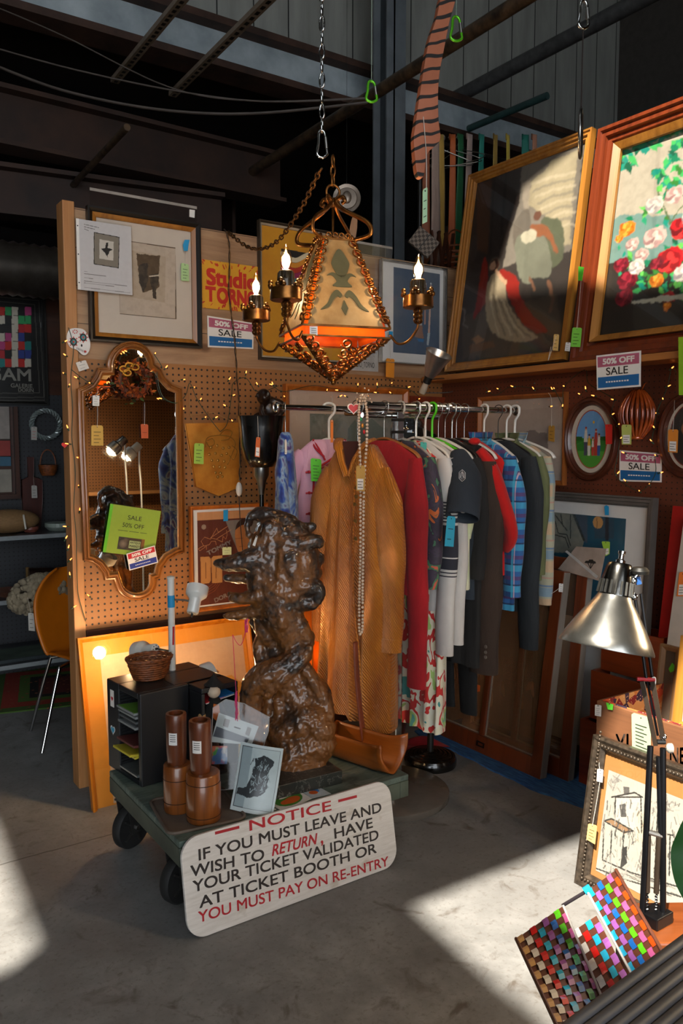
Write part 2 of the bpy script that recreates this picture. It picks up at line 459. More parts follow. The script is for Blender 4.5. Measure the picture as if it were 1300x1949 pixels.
m=MB().box(2.93,XR+0.16,0.8,3.50,1.862,1.892,SHELFW)
so_=m.solo('wall_shelf','long varnished wooden shelf along the wall under the two big paintings','shelf',bevel=0.003)
GREYP=M('grey_blue_paint','#70767a',0.6,var=0.18,scale=4)
RUST=M('rust_brown_steel','#4a3226',0.7,var=0.25,scale=5,c2='#2a1a12')
ZB0,ZB1=P(325,107,1,5.5).z,P(325,8,1,5.5).z
def mat_siding():
 n=NT('grey_siding');s=n.xyz(n.coord());g=n.math('LESS_THAN',n.math('FRACT',n.math('DIVIDE',s[0],0.31)),0.035)
 f=n.noise(n.coord((3,3,0.5)),3,5);c=n.ramp(f,[(0.3,lin('#85857f')),(0.7,lin('#9c9c95'))])
 n.color(n.mixc(g,c,(0.01,0.01,0.01)));n.set(Roughness=0.7);return n.m
struct(MB().box(-6,12,5.75,5.8,ZB0+0.35,7.2,mat_siding()),'wall_far')
m=MB();BW=mat_beam=M('beam_grey_paint','#b4bec2',0.55,var=0.2,scale=3,c2='#7c878c')
m.box(-6,12,5.55,5.57,ZB0+0.03,ZB1 - 0.03,BW);m.box(-6,12,5.44,5.68,ZB0,ZB0+0.05,RUST);m.box(-6,12,5.44,5.68,ZB1 - 0.05,ZB1,RUST)
struct(m,'beam_1')
DARKC=M('dark_ceiling_boards','#180e0a',0.85,var=0.2,scale=3)
struct(MB().box(-7,12,5.6,12,ZB0+0.25,ZB0+0.3,DARKC),'ceiling_mezzanine')
struct(MB().box(-7,12,11.9,12.0,0,ZB0+0.3,DARKC),'wall_rear')
BROWNB=M('brown_painted_beam','#3c2417',0.7,var=0.22,scale=4,c2='#22130c')
def beam(name,a,b,za,w,h,mm=BROWNB):
 p,q=P(*a,2,za),P(*b,2,za);d=(q - p);p=p - d*0.6;q=q+d*0.12
 o=MB()
 o.bar(p - Vector((0,0,h/2)),q - Vector((0,0,h/2)),0.02,h,mm);o.bar(p,q,w,0.03,mm);o.bar(p - Vector((0,0,h)),q - Vector((0,0,h)),w,0.03,mm)
 return struct(o,name)
beam('beam_2',(0,172),(485,290),3.75,0.2,0.34)
beam('beam_3',(0,320),(380,372),3.35,0.2,0.3)
XP1=P(700,200,2,3.6).x
struct(MB().bar((XP1+0.1,6.2,3.40),(XP1+0.1,11.5,3.40),0.03,0.34,BROWNB).bar((XP1+0.1,6.2,3.22),(XP1+0.1,11.5,3.22),0.2,0.03,BROWNB),'beam_4')
CX,CY=P(735,470,1,4.9).x,4.9
m=MB();m.box(CX,CX+0.175,CY,CY+0.014,0,6,GREYP);m.box(CX,CX+0.175,CY+0.16,CY+0.174,0,6,GREYP);m.box(CX+0.06,CX+0.075,CY,CY+0.17,0,6,M('column_web','#3d444a',0.6))
for z in (2.62,2.86):m.lathe([(0.014,0),(0.014,0.012),(0.006,0.02)],RUST,6,T((CX+0.06,CY+0.08,z),0,0,R(-90)))
struct(m,'column')
HALL=M('hall_wall_grey','#47423d',0.8)
struct(MB().box(-6.2,-6,-5,12,0,7.2,HALL),'wall_left')
struct(MB().box(7.5,7.7,-5,12,0,7.2,HALL),'wall_outer')
struct(MB().box(0.9,7.7,-5.1,-5,0,7.2,HALL).box(-6.2,0.9,-5.1,-5,4.6,7.2,HALL),'wall_front')  # unseen wall, opening narrowed to keep bright sky out of glass reflections
struct(MB().box(2.15,5.2,-0.62,-0.58,0,2.6,PEG).box(2.15,5.2,-0.58,-0.40,1.93,1.96,PINEX).box(2.15,5.2,-0.56,-0.3,1.05,1.08,PINEX),'wall_opposite')
ZR=7.0
def up(p):
 t=(ZR - p.z)/SUN_DIR.z;q=Vector(p)+SUN_DIR*t;return (q.x,q.y)
PM_P1=T((2.965,0,1.893),R(-90),R(-8.5))
def on(Mx,px,py):x,z=L(Mx,px,py);return Mx @ Vector((x,0,z))
holes=[  # openings in the unseen roof, shaped to throw the sun patches
 [up(P(x,y,2,0)) for x,y in ((788,1726),(1100,1600),(1400,1480),(1900,2250),(1330,2165),(960,1880),(870,1800))],
 [up(P(x,y,2,0)) for x,y in ((-160,1480),(-20,1560),(66,1806),(10,1850),(-200,1900))],
 [up(on(PM_P1,x,y)) for x,y in ((990,345),(1128,235),(1330,150),(1330,492),(1200,515),(1100,527),(932,545))],
]
outer=[(-6.2,-5.1),(7.7,-5.1),(7.7,12),(-6.2,12)]
vv=[Vector(p) for p in outer];fc=[[0,1,2,3]]
for h in holes:
 k=len(vv);vv+=[Vector(p) for p in h];fc.append(list(range(k,k+len(h))))
r_=delaunay_2d_cdt(vv,[],fc,1,1e-6)
def in_poly(p,h):
 c=False
 for i in range(len(h)):
  (a,b),(e,f)=h[i],h[(i+1) % len(h)]
  if (b > p[1]) !=(f > p[1]) and p[0] < (e - a)*(p[1] - b)/(f - b)+a:c=not c
 return c
m=MB();keep=[]
for f in r_[2]:
 g=sum((Vector(r_[0][i]) for i in f),Vector((0,0)))/len(f)
 if not any(in_poly(g,h) for h in holes):keep.append(f)
m.add([(p.x,p.y,ZR) for p in r_[0]],keep,HALL)
struct(m,'ceiling')  # unseen sheet added to block the sun outside its openings
# SHARED BUILDERS FOR THINGS ON WALLS
def Z(ox,oy,s,*pts):return [(ox+x/s,oy+y/s) for x,y in pts]
WHITE=M('white_card','#e6e1da',0.6,var=0.04)
BLACK=M('black_paint','#15130f',0.45,var=0.2)
GLASS=glass('picture_glass',(0.97,0.97,0.96),0.015,0.985)
SLEEVE=glass('clear_plastic',(0.93,0.92,0.91),0.12,0.985)
GOLDW=wood('gold_wood','#b5772f','#7c4a17',0.35)
BLUETAPE=M('blue_tape','#1d8fc4',0.6,var=0.06)
STRING=M('string_white','#cfc6b8',0.8)
SQ=[(0,0),(0,-1),(0.35,-1),(1,-0.55),(1,0)]
def picture(name,label,X,px4,fw,fm,depth=0.022,prof=SQ,board=None,art=None,step=0.0022,base='#cbb9a6',cat='picture',group=None,fm2=None):
 x0,x1,z0,z1=rect(X,px4,-depth);w,h=x1 - x0,z1 - z0
 X2=X @ Matrix.Translation(((x0+x1)/2,0,z0));t=thing(name,label,cat,X2,group)
 MB().frame(-w/2,w/2,0,h,[(a*fw,b*depth) for a,b in prof],fm).build('frame',t,smooth=30)
 if fm2:
  MB().frame(-w/2+fw,w/2 - fw,fw,h - fw,[(0,-depth*0.5),(0,-depth*0.75),(fm2[1],-depth*0.45),(fm2[1],-depth*0.2)],fm2[0]).build('inner_frame',t,smooth=30)
 k=fw*0.85
 MB().box(-w/2+k,w/2 - k,-0.004,0,k,h - k,board or WHITE).build('mat_board' if board else 'backing',t)
 a=rect(X2,art,-0.006) if art else (-w/2+fw,w/2 - fw,fw,h - fw)
 s=Sheet(*a,step,base,X2,-0.006);s.t=t;s.w,s.h,s.fw,s.depth=w,h,fw,depth
 return s
def finish(s,rough=0.6,pane=True,name='print'):
 s.build(name,s.t,paint(rough))
 if pane:
  f=s.fw*0.9;y=-s.depth*0.5 - 0.002
  MB().add([(-s.w/2+f,y,f),(s.w/2 - f,y,f),(s.w/2 - f,y,s.h - f),(-s.w/2+f,y,s.h - f)],[(0,1,2,3)],GLASS).build('glass_pane',s.t)
def part_patch(t,X2,pts,y,m,name,th=0.0012):
 MB().prism([L(X2,*p,y) for p in pts],y - th,y,m).build(name,t)
INK=M('printed_ink','#26211c',0.7)
def price_tag(label,X,px4,color,tie=None,y=-0.03,lines=3,sticker=False,group=None,bend=0.0,inkc=None):
 """a card tag on plane y of frame X; tie = pixels its string runs through"""
 q=[L(X,*p,y) for p in px4];cx=sum(a for a,b in q)/4;zt=max(b for a,b in q)
 X2=X @ Matrix.Translation((cx,y,zt));t=thing('price_tag',label,'tag',X2,group)
 loc=[(a - cx,b - zt) for a,b in q]
 def pt(u,v):return tuple((loc[0][i]*(1 - u)+loc[1][i]*u)*(1 - v)+(loc[3][i]*(1 - u)+loc[2][i]*u)*v for i in (0,1))
 m=MB().prism([pt(0.12,0),pt(0.88,0),pt(1,0.06),pt(1,1),pt(0,1),pt(0,0.06)],-0.0012,0,M('tag_'+color.strip('#'),color,0.7,var=0.05))
 ik=inkc or INK
 def quad(u0,u1,v0,v1,mm,yy=-0.0016):m.add([(pt(u,v)[0],yy,pt(u,v)[1]) for u,v in ((u0,v0),(u1,v0),(u1,v1),(u0,v1))],[(0,1,2,3)],mm)
 if sticker:quad(0.15,0.85,0.52,0.95,WHITE)
 for i in range(lines):
  a=(0.58+0.33*(i+0.5)/lines) if sticker else 0.25+0.68*(i+0.5)/lines
  quad(0.2,0.8 - 0.16*(i % 2),a - 0.012,a+0.012,ik,-0.002)
 ring=pt(0.5,0.08);m.add([(ring[0]+0.0025*math.cos(k),-0.0017,ring[1]+0.0025*math.sin(k)) for k in [math.pi*i/4 for i in range(8)]],[tuple(range(8))],INK)
 m.build('card',t)
 if tie:
  pts=[(L(X2,*p,0.0)[0],0.0,L(X2,*p,0.0)[1]) for p in tie]+[(ring[0],-0.002,ring[1])]
  MB().tube(spl(pts,4),0.0009,STRING,5).build('string',t)
 return t
PINK=M('sign_pink','#b05a72',0.55,var=0.05);SBLUE=M('sign_blue','#14639f',0.5,var=0.05);SRED=M('sign_red','#c0242a',0.5,var=0.05)
SDBLUE=M('sign_dark_blue','#22368a',0.5,var=0.05)
def sale_sign(label,X,px4,y,head=PINK,foot=SBLUE,X3=None):
 q=[L(X,*p,y) for p in px4];cx=sum(a for a,b in q)/4;zb=min(b for a,b in q)
 X2=X @ Matrix.Translation((cx,y,zb));t=thing('sale_sign',label,'sign',X2,'half price sale signs')
 loc=[(a - cx,b - zb) for a,b in q]
 def pt(u,v):return tuple((loc[0][i]*(1 - u)+loc[1][i]*u)*(1 - v)+(loc[3][i]*(1 - u)+loc[2][i]*u)*v for i in (0,1))
 def quad(m,u0,u1,v0,v1,mm,yy):m.add([(pt(u,v)[0],yy,pt(u,v)[1]) for u,v in ((u0,v1),(u1,v1),(u1,v0),(u0,v0))],[(0,1,2,3)],mm)
 MB().prism([pt(0,1),pt(1,1),pt(1,0),pt(0,0)],-0.003,0,WHITE).build('card',t)
 m=MB();quad(m,0.03,0.97,0.05,0.35,head,-0.0034);m.build('header_band',t)
 m=MB();quad(m,0.03,0.97,0.64,0.95,foot,-0.0034);m.build('footer_band',t)
 m=MB()
 def word(s,u0,u1,v0,v1,mm,bold):
  vs,fs=glyphs(s,bold);ax,bx=min(v[0] for v in vs),max(v[0] for v in vs);az,bz=min(v[1] for v in vs),max(v[1] for v in vs)
  o=[]
  for v in vs:
   u=u0+(u1 - u0)*(v[0] - ax)/(bx - ax);w=v1+(v0 - v1)*(v[1] - az)/(bz - az);p=pt(u,w);o.append((p[0],-0.004 - v[2],p[1]))
  m.add(o,fs,mm)
 word('50% OFF',0.15,0.87,0.11,0.285,WHITE,0.045);word('SALE',0.23,0.73,0.38,0.60,INK,0.012)
 for i in range(9):quad(m,0.22+i*0.06,0.262+i*0.06,0.775,0.815,WHITE,-0.004)
 m.build('lettering',t);return t
GREENC=M('light_cord_green','#1d3a26',0.6);BULBM=emit('fairy_bulb','#ff8a3c',5.0)
_bm=MB().lathe([(0.0022,0),(0.0024,0.006),(0.0016,0.013),(0,0.016)],BULBM,6).lathe([(0.0032,-0.012),(0.0032,0.001)],GREENC,6)
_bo=_bm.build('bulb');BULB_ME=_bo.data;bpy.data.objects.remove(_bo)
def string_lights(name,label,cords,bulbs,group=None):
 """cords: lists of world points; bulbs: world points"""
 t=thing(name,label,'string lights',cords[0][0],group);Mi=PM[t.name].inverted()
 m=MB()
 for c in cords:m.tube([Mi @ p for p in spl(c,5)],0.0017,GREENC,5)
 m.build('cord',t)
 for b in bulbs:
  o=bpy.data.objects.new('bulb',BULB_ME);COL.objects.link(o);o.parent=t
  o.location=Mi @ b;o.rotation_euler=(rnd.uniform(-1.4,1.4),rnd.uniform(-1.4,1.4),rnd.uniform(0,6))
 return t
def outline_frame(t,pts,prof,m,name='frame'):
 """moulding swept along any closed outline (x,z), prof = (inset, y)"""
 n=len(pts);out=[]
 ar=sum(pts[i][0]*pts[(i+1) % n][1] - pts[(i+1) % n][0]*pts[i][1] for i in range(n));sg=1 if ar > 0 else -1
 nrm=[]
 for i in range(n):
  a,b,c=pts[i - 1],pts[i],pts[(i+1) % n]
  e1=Vector((b[0] - a[0],b[1] - a[1])).normalized();e2=Vector((c[0] - b[0],c[1] - b[1])).normalized()
  n1=Vector((-e1.y,e1.x));n2=Vector((-e2.y,e2.x));v=(n1+n2);v=v.normalized() if v.length > 1e-6 else n1
  nrm.append(v*sg/max(0.5,v.dot(n1)))
 off=lambda d:[(p[0]+k.x*d,p[1]+k.y*d) for p,k in zip(pts,nrm)]
 vs=[];fs=[];K=len(prof)
 for d,y in prof:
  for x,z in off(d):vs.append((x,y,z))
 for k in range(K - 1):
  for i in range(n):j=(i+1) % n;fs.append((k*n+i,k*n+j,(k+1)*n+j,(k+1)*n+i))
 MB().add(vs,fs,m).build(name,t,smooth=40);return off
# THE PEGBOARD WALL
z3=lambda*p:Z(100,350,3.25,*p)
WALL=BACK
s=picture('framed_print','black and gold framed etching of animal heads with blue tape on its glass',WALL @ T((0,-0.011,0)),z3((220,130),(925,243),(920,1020),(235,965)),
   0.022,M('black_frame','#1b1713',0.4),0.03,board=M('cream_mat','#cdbfb0',0.7,var=0.03),art=z3((410,340),(765,398),(763,837),(412,805)),step=0.0018,base='#c4b2a0',fm2=(GOLDW,0.018))
s.line(z3((410,342),(765,398),(763,837),(412,805)),0.006,'#5a4634',closed=True)
s.poly(z3((480,410),(700,450),(695,735),(480,700)),'#b9a690')
s.poly(z3((520,432),(665,445),(658,560),(660,640),(560,672),(535,600)),'#54402a',rag=0.004)
s.poly(z3((530,500),(588,490),(592,600),(560,672),(536,610)),'#30271e',rag=0.005);s.poly(z3((600,560),(655,555),(650,630),(610,640)),'#2c241b',rag=0.004)
s.poly(z3((612,620),(645,620),(640,712),(622,708)),'#352b20',rag=0.004);s.line(z3((600,572),(655,566)),0.006,'#d0c0ab')
s.mottle(60,'#8a7358',0.15)
finish(s)
part_patch(s.t,s.X,z3((806,378),(818,346),(848,346),(842,372),(836,415),(812,415)),-0.02,BLUETAPE,'blue_tape')
price_tag('small green and white price tag on the glass of the framed etching',WALL,z3((795,488),(842,498),(845,603),(795,598)),'#a9c98c',tie=z3((825,415)),y=-0.033,lines=4)
X2=WALL @ Matrix.Translation((*L(WALL,*z3((330,680))[0],-0.045)[:1],-0.045,L(WALL,*z3((330,680))[0],-0.045)[1]))
t=thing('sleeved_page','white information page in a clear sleeve overlapping the framed etching','paper',X2)
b=rect(X2,z3((172,212),(492,272),(488,692),(163,650)))
s=Sheet(*b,0.0013,'#d9d7d8',X2)
s.poly(z3((257,300),(412,330),(408,520),(257,495)),'#8d8577');s.line(z3((257,300),(412,330),(408,520),(257,495)),0.003,'#1d1a17',closed=True)
s.poly(z3((290,342),(378,358),(376,475),(290,462)),'#d8d2c6')
s.poly(z3((330,365),(345,362),(342,395),(372,405),(350,420),(340,455),(328,430),(300,400),(325,398)),'#22201c',rag=0.003)
for i,(a,bb) in enumerate(((250,300),(265,260),(278,222))):s.line(z3((196,a),(bb if i else 285,a+8+(bb - 196)*.12)),0.0022,'#55524f')
for yy,xe in ((540,215),(555,330),(580,250),(600,460),(612,380),(640,480)):s.line(z3((196,yy),(xe,yy+(xe - 196)*0.12)),0.0018,'#77736f')
s.build('page',t,paint(0.6))
x0,x1,zz0,zz1=b
MB().add([(x0 - 0.012,-0.002,zz0 - 0.004),(x1+0.004,-0.002,zz0 - 0.004),(x1+0.004,-0.002,zz1+0.006),(x0 - 0.012,-0.002,zz1+0.006)],[(0,1,2,3)],SLEEVE).build('sleeve',t)
m=MB().box(x0 - 0.012,x0,-0.0022,-0.001,zz0,zz1,WHITE)
for k in (0.1,0.5,0.9):m.add([(x0 - 0.006+0.003*math.cos(i),-0.0026,zz0+(zz1 - zz0)*k+0.003*math.sin(i)) for i in [0,1,2,3,4,5,6]],[tuple(range(7))],BLACK)
m.build('punched_edge',t)
def bag(label,X,px4,y,name='plastic_bag',white=None):
 q=[L(X,*p,y) for p in px4];cx=(q[2][0]+q[3][0])/2;zb=(q[2][1]+q[3][1])/2
 X2=X @ Matrix.Translation((cx,y,zb));t=thing(name,label,'plastic bag',X2);q=[(a - cx,b - zb) for a,b in q]
 MB().add([(a,-0.004,b) for a,b in q]+[(a,0.0,b) for a,b in q],[(3,2,1,0),(4,5,6,7)],SLEEVE).build('film',t)
 m=MB().bar((q[0][0],-0.004,q[0][1]),(q[1][0],-0.004,q[1][1]),0.003,0.012,M('folded_film','#b5aca3',0.25,Alpha=0.75));m.build('folded_edge',t)
 return t,X2
t,X2=bag('clear plastic bag sticking up behind the black and gold framed etching',WALL,z3((228,32),(890,150),(890,300),(230,200)),-0.0005 - 0.004)
part_patch(t,X2,z3((847,158),(880,163),(878,210),(846,204)),-0.006,WHITE,'label_sticker')
YEL=M('poster_yellow','#e0a11c',0.65,var=0.05);PRED=M('poster_red','#c22a18',0.65,var=0.05)
q=z3((925,448),(1285,532),(1285,812),(925,755));b=rect(WALL,q,-0.006)
X2=WALL @ Matrix.Translation(((b[0]+b[1])/2,-0.006,b[2]));t=thing('poster','yellow paper poster with ragged red blackletter lettering beside the framed etching','poster',X2)
s=Sheet(b[0] - (b[0]+b[1])/2,b[1] - (b[0]+b[1])/2,0,b[3] - b[2],0.002,'#dd9f22',X2)
rr=random.Random(3)
for i in range(46):
 a=rr.uniform(-1,1)*s.b[1];z=rr.choice((rr.uniform(0,0.14),rr.uniform(0.84,1.0)))*s.b[3];an=math.atan2(z - s.b[3]/2,a)
 l=rr.uniform(0.006,0.016);e=Sheet.q
 s.X,sx=None,s.X;s.line([(a,z),(a+l*math.cos(an),z+l*math.sin(an))],rr.uniform(0.003,0.008),'#c22a18');s.X=sx
s.build('sheet',t)
w2=s.b[1];h2=s.b[3]
m=MB().text('Studio',-w2*0.86,w2*0.9,h2*0.48,h2*0.84,-0.001,PRED,bold=0.05).text('T',-w2*0.9,-w2*0.55,h2*0.14,h2*0.46,-0.001,PRED,bold=0.06)
m.text('ORNO',-w2*0.52,w2*0.92,h2*0.12,h2*0.46,-0.001,PRED,bold=0.06)
m.build('lettering',t)
sale_sign('sale sign with pink and blue bands tacked under the yellow poster',WALL,z3((955,815),(1243,862),(1240,1022),(960,1010)),-0.004)
z4=lambda*p:Z(420,280,2.826,*p)
s=picture('framed_poster','tall orange-yellow poster with a rippled rainbow panel behind the hanging lantern',WALL,z4((212,388),(698,470),(698,1175),(212,1137)),0.012,
   M('dark_metal_frame','#3a3026',0.4),0.028,step=0.002,base='#d08f1c',fm2=(M('pale_inner_frame','#b3a28c',0.5),0.009))
s.mottle(9,'#c27a12',0.5)
s.poly(z4((325,545),(600,592),(600,860),(325,842)),'#16110d')
for i,c in enumerate(('#d9c6a3','#d98c2a','#b3301f','#8d1f4f','#1f8fa0','#4fa84a','#2b4fa0','#d9672a','#e0b13a','#b3301f')):
 f=560+i*28
 s.poly(z4((330,f),(400,f+14+22),(480,f+6),(596,f+44),(596,f+76),(480,f+38),(400,f+62),(330,f+30)),c,smooth=True)
s.poly(z4((325,842),(600,860),(600,900),(325,880)),'#d08f1c')
finish(s)
t,X2=bag('clear bag holding a doodle print card between the yellow poster and the brush picture',WALL,z4((697,505),(922,545),(880,1215),(697,1195)),-0.006,'bagged_print')
b=rect(X2,z4((690,1030),(850,1040),(850,1212),(690,1195)),0.0)
s=Sheet(b[0],b[1],b[2],b[3],0.0013,'#c9c4bd',X2,0.003)
rr=random.Random(5)
for i in range(70):
 a=rr.uniform(700,845);c=rr.uniform(1030,1140);s.line(z4((a,c),(a+rr.uniform(-9,9),c+rr.uniform(-9,9)),(a+rr.uniform(-9,9),c+rr.uniform(-9,9))),0.0016,rr.choice(('#5f7f96','#4a4d52','#7da1b0')))
s.build('card',t)
xx0,zz=L(X2,*z4((702,1185))[0]);xx1,_=L(X2,*z4((828,1190))[0]);_,zt=L(X2,*z4((760,1155))[0])
MB().text('STUDIO_TORNO',xx0,xx1,zz,zt,0.002,INK).build('lettering',t)
s=picture('framed_picture','white matted picture of paint brushes in a thin silver frame under the steel column',WALL @ T((0,-0.013,0)),z4((872,595),(1230,657),(1205,1186),(866,1148)),0.008,
   M('silver_frame','#a9a49e',0.25,0.9),0.03,board=M('white_mat','#ddd8d4',0.7,var=0.03),art=z4((930,640),(1182,688),(1172,1130),(928,1096)),step=0.002,base='#566171')
s.mottle(7,'#6d6f74',0.6);s.mottle(5,'#39506b',0.5,8)
s.line(z4((1074,738),(1070,910)),0.014,'#22282c');s.poly(z4((1062,905),(1078,905),(1083,960),(1056,960)),'#b9b4aa');s.poly(z4((1056,958),(1084,958),(1092,1030),(1044,1022)),'#8d6a5a',rag=0.003)
s.line(z4((1103,742),(1098,950)),0.010,'#b98a78');s.line(z4((1131,748),(1120,1000)),0.013,'#c9a594');s.poly(z4((1113,1000),(1127,1000),(1118,1068),(1108,1064)),'#a9b3b8')
s.poly(z4((1055,1030),(1095,1034),(1090,1050),(1065,1046)),'#3a6f9c')
for a in (1074,1103,1131):s.dot(*z4((a,735))[0],0.006,'#c8ccd0')
finish(s)
price_tag('orange tag hanging by string from blue tape beside the brush picture',WALL,z4((890,1135),(935,1140),(932,1242),(888,1236)),'#e08a1e',tie=z4((915,1000),(912,1060)),y=-0.04,lines=0)
X2=PM[s.t.name];part_patch(s.t,X2,z4((905,990),(926,992),(924,1030),(906,1030)),-0.034,BLUETAPE,'blue_tape')
q=[L(WALL,*p,-0.02) for p in z3((88,935),(105,900),(150,893),(195,905),(222,950),(232,990),(226,1030),(205,1058),(180,1055),(150,1028),(108,1010),(88,970))]
cx,cz=sum(a for a,b in q)/len(q),min(b for a,b in q)
X2=WALL @ Matrix.Translation((cx,-0.02,cz));t=thing('sugar_skull','painted white sugar skull cutout hung on the lit wooden post','decoration',X2)
MB().prism(spl2([(a - cx,b - cz) for a,b in q],4),-0.004,0,M('skull_white','#e3e0dc',0.5)).build('skull',t)
m=MB()
def dab(x,y,rx,ry,mm,yy=-0.0046):
 a,b=L(X2,*z3((x,y))[0],0);m.add([(a+rx*math.cos(k*.63),yy,b+ry*math.sin(k*.63)) for k in range(10)],[tuple(range(10))],mm)
SK_B=M('skull_black','#16161c',0.5);SK_T=M('skull_teal','#2b8f9a',0.5);SK_R=M('skull_red','#c2342f',0.5)
for ex,ey in ((128,978),(188,950)):
 dab(ex,ey,0.0155,0.0175,SK_B);dab(ex,ey,0.009,0.010,SK_T,-0.005);dab(ex,ey,0.0045,0.005,SK_R,-0.0054)
 for k in range(8):dab(ex+27*math.cos(k*.785),ey+29*math.sin(k*.785),0.003,0.003,SK_R,-0.005)
for k in range(7):dab(138+14*math.cos(k*.9),915+10*math.sin(k*.9),0.0025,0.0025,SK_R)
dab(178,1000,0.004,0.006,SK_B);dab(200,1038,0.006,0.005,SK_R)
for k in range(6):dab(150+k*9,1018+k*4,0.0012,0.006,SK_B)
m.build('painted_face',t)
price_tag('small white card below the painted skull cutout',WALL,Z(110,620,3.023,(102,212),(160,197),(180,245),(122,264)),'#d8d2c8',y=-0.03,lines=2)
z6=lambda*p:Z(110,620,3.023,*p)
# ornate mirror
MX=WALL @ T((0,-0.043,0))
arc=lambda cx,cy,rx,ry,a0,a1,n=10:[(cx+rx*math.cos(R(a0+(a1 - a0)*i/n)),cy+ry*math.sin(R(a0+(a1 - a0)*i/n))) for i in range(n+1)]
opx=[(112,362),(150,345),(185,325),(212,285),(232,240),(284,238)]+arc(424,232,141,145,184,354,16)+[(600,245),(622,290),(660,332),(722,356),(728,700),(733,1000),(735,1305),
 (690,1318),(640,1348),(608,1392),(592,1455),(572,1462)]+arc(452,1470,122,112,8,168,16)+[(322,1462),(272,1466),(262,1425),(232,1385),(196,1362),(150,1352),(136,1000),(122,700)]
q=[L(MX,*p,-0.02) for p in z6(*opx)];cx=(min(a for a,b in q)+max(a for a,b in q))/2;zb=min(b for a,b in q)
X2=MX @ Matrix.Translation((cx,0,zb));q=[(a - cx,b - zb) for a,b in q]
mir=thing('mirror','arched wooden mirror with scalloped gold-lined frame hanging on the pegboard','mirror',X2);MIRX=X2
MIRW=wood('mirror_frame_wood','#a8682c','#5a2f10',0.3,coat=0.3)
off=outline_frame(mir,q,[(0,0),(0,-0.014),(0.003,-0.02),(0.008,-0.022),(0.011,-0.016),(0.014,-0.0165),(0.017,-0.026),(0.023,-0.027),(0.027,-0.02),(0.030,-0.014),(0.034,-0.012),(0.036,-0.004)],MIRW)
n=NT('mirror_silver');n.set(Base_Color=(0.82,0.83,0.82,1),Metallic=1.0,Roughness=0.02)
n.lk(n.ramp(n.noise(n.coord(),30,4),[(0.5,(0.01,)*3),(0.9,(0.03,)*3)]),n.b.inputs['Roughness'])
MB().prism(off(0.034),-0.008,-0.004,n.m).build('mirror_glass',mir)
m=MB();gl=M('gold_bead','#c9973f',0.25,0.7)
pts=off(0.0325)
acc=0
for i in range(len(pts)):
 a,b=Vector((pts[i][0],0,pts[i][1])),Vector((pts[(i+1) % len(pts)][0],0,pts[(i+1) % len(pts)][1]));k=max(1,int((b - a).length/0.006))
 for j in range(k):
  c=a.lerp(b,j/k);m.ball((c.x,-0.0125,c.z),0.0019,gl,5,4)
m.build('gold_beading',mir)
rr=random.Random(11)
wc=L(X2,*z6((440,315))[0],-0.05);wb=X2 @ Matrix.Translation((wc[0],-0.05,wc[1] - 0.075))
t=thing('wreath','round dried leaf wreath with gold bow hanging over the top of the arched mirror','wreath',wb)
m=MB();cs=[M('wreath_rust','#8f3d16',0.6),M('wreath_brown','#5c2c12',0.7),M('wreath_orange','#c2601f',0.5),M('wreath_green','#4a5a2c',0.6)]
m.ring((0,0,0.075),0.062,0.062,0.012,cs[1],30,6)
for i in range(320):
 a=rr.uniform(0,6.28);rad=rr.gauss(0.060,0.013);c=Vector((rad*math.cos(a),rr.uniform(-0.022,0.005),0.075+rad*math.sin(a)))
 d=Vector((rr.uniform(-1,1),rr.uniform(-0.6,0.3),rr.uniform(-1,1))).normalized();l=rr.uniform(0.014,0.028)
 e=d.orthogonal().normalized()*l*0.35;mm=cs[min(3,int(rr.random() **1.3*3.4))]
 m.add([c,c+d*l*0.5+e,c+d*l,c+d*l*0.5 - e],[(0,1,2,3)],mm)
m.build('leaves',t)
m=MB();gb=M('gold_ribbon','#c08a2a',0.35,0.3)
for k,(a,b) in enumerate(((-0.03,0.135),(-0.055,0.12),(-0.005,0.13),(-0.04,0.105))):
 m.ring((a,-0.026,b),0.017,0.012,0.004,gb,12,5,flat=0.5)
m.build('bow',t)
price_tag('yellow tag hanging on the left side inside the arched mirror frame',MIRX,z6((192,572),(260,574),(262,690),(192,690)),'#c9a04a',tie=z6((228,440),(230,500)),y=-0.012,lines=4)
price_tag('white barcode tag at the upper left of the arched mirror glass',MIRX,z6((200,400),(240,402),(238,462),(200,460)),'#dcdcd6',tie=z6((232,375)),y=-0.012,lines=3)
price_tag('orange and white tag dangling in the middle of the arched mirror glass',MIRX,z6((476,565),(520,567),(520,648),(480,648)),'#b8532a',tie=z6((500,440),(501,500)),y=-0.016,lines=1)
b=rect(MIRX,z6((262,1018),(566,1055),(545,1330),(232,1310)),-0.02)
a0=math.atan2(L(MIRX,*z6((566,1055))[0],-0.02)[1] - L(MIRX,*z6((262,1018))[0],-0.02)[1],L(MIRX,*z6((566,1055))[0],-0.02)[0] - L(MIRX,*z6((262,1018))[0],-0.02)[0])
X3=MIRX @ T(((b[0]+b[1])/2,-0.02,b[2]),0,0,0) @ Matrix.Rotation(-a0*1.15,4,'Y')
t=thing('sale_notice','lime green SALE 50% OFF notice in a plastic sleeve on the arched mirror','notice',X3)
w,h=(b[1] - b[0])*0.97,(b[3] - b[2])*0.98
s=Sheet(-w/2,w/2,0,h,0.0012,'#9dbb3c',X3)
s.X=None
s.poly([(-w/2,0),(-w*0.44,0),(-w*0.44,h),(-w/2,h)],'#6fd02a');s.poly([(-w*0.24,h*0.1),(w*0.27,h*0.1),(w*0.27,h*0.36),(-w*0.24,h*0.36)],'#4a3a28')
s.poly([(-w*0.24,h*0.1),(-w*0.06,h*0.1),(-w*0.06,h*0.36),(-w*0.24,h*0.36)],'#3a342e');s.dot(-w*0.14,h*0.22,0.02,'#8a7a68',soft=True);s.dot(-w*0.1,h*0.3,0.012,'#6a5a48',soft=True)
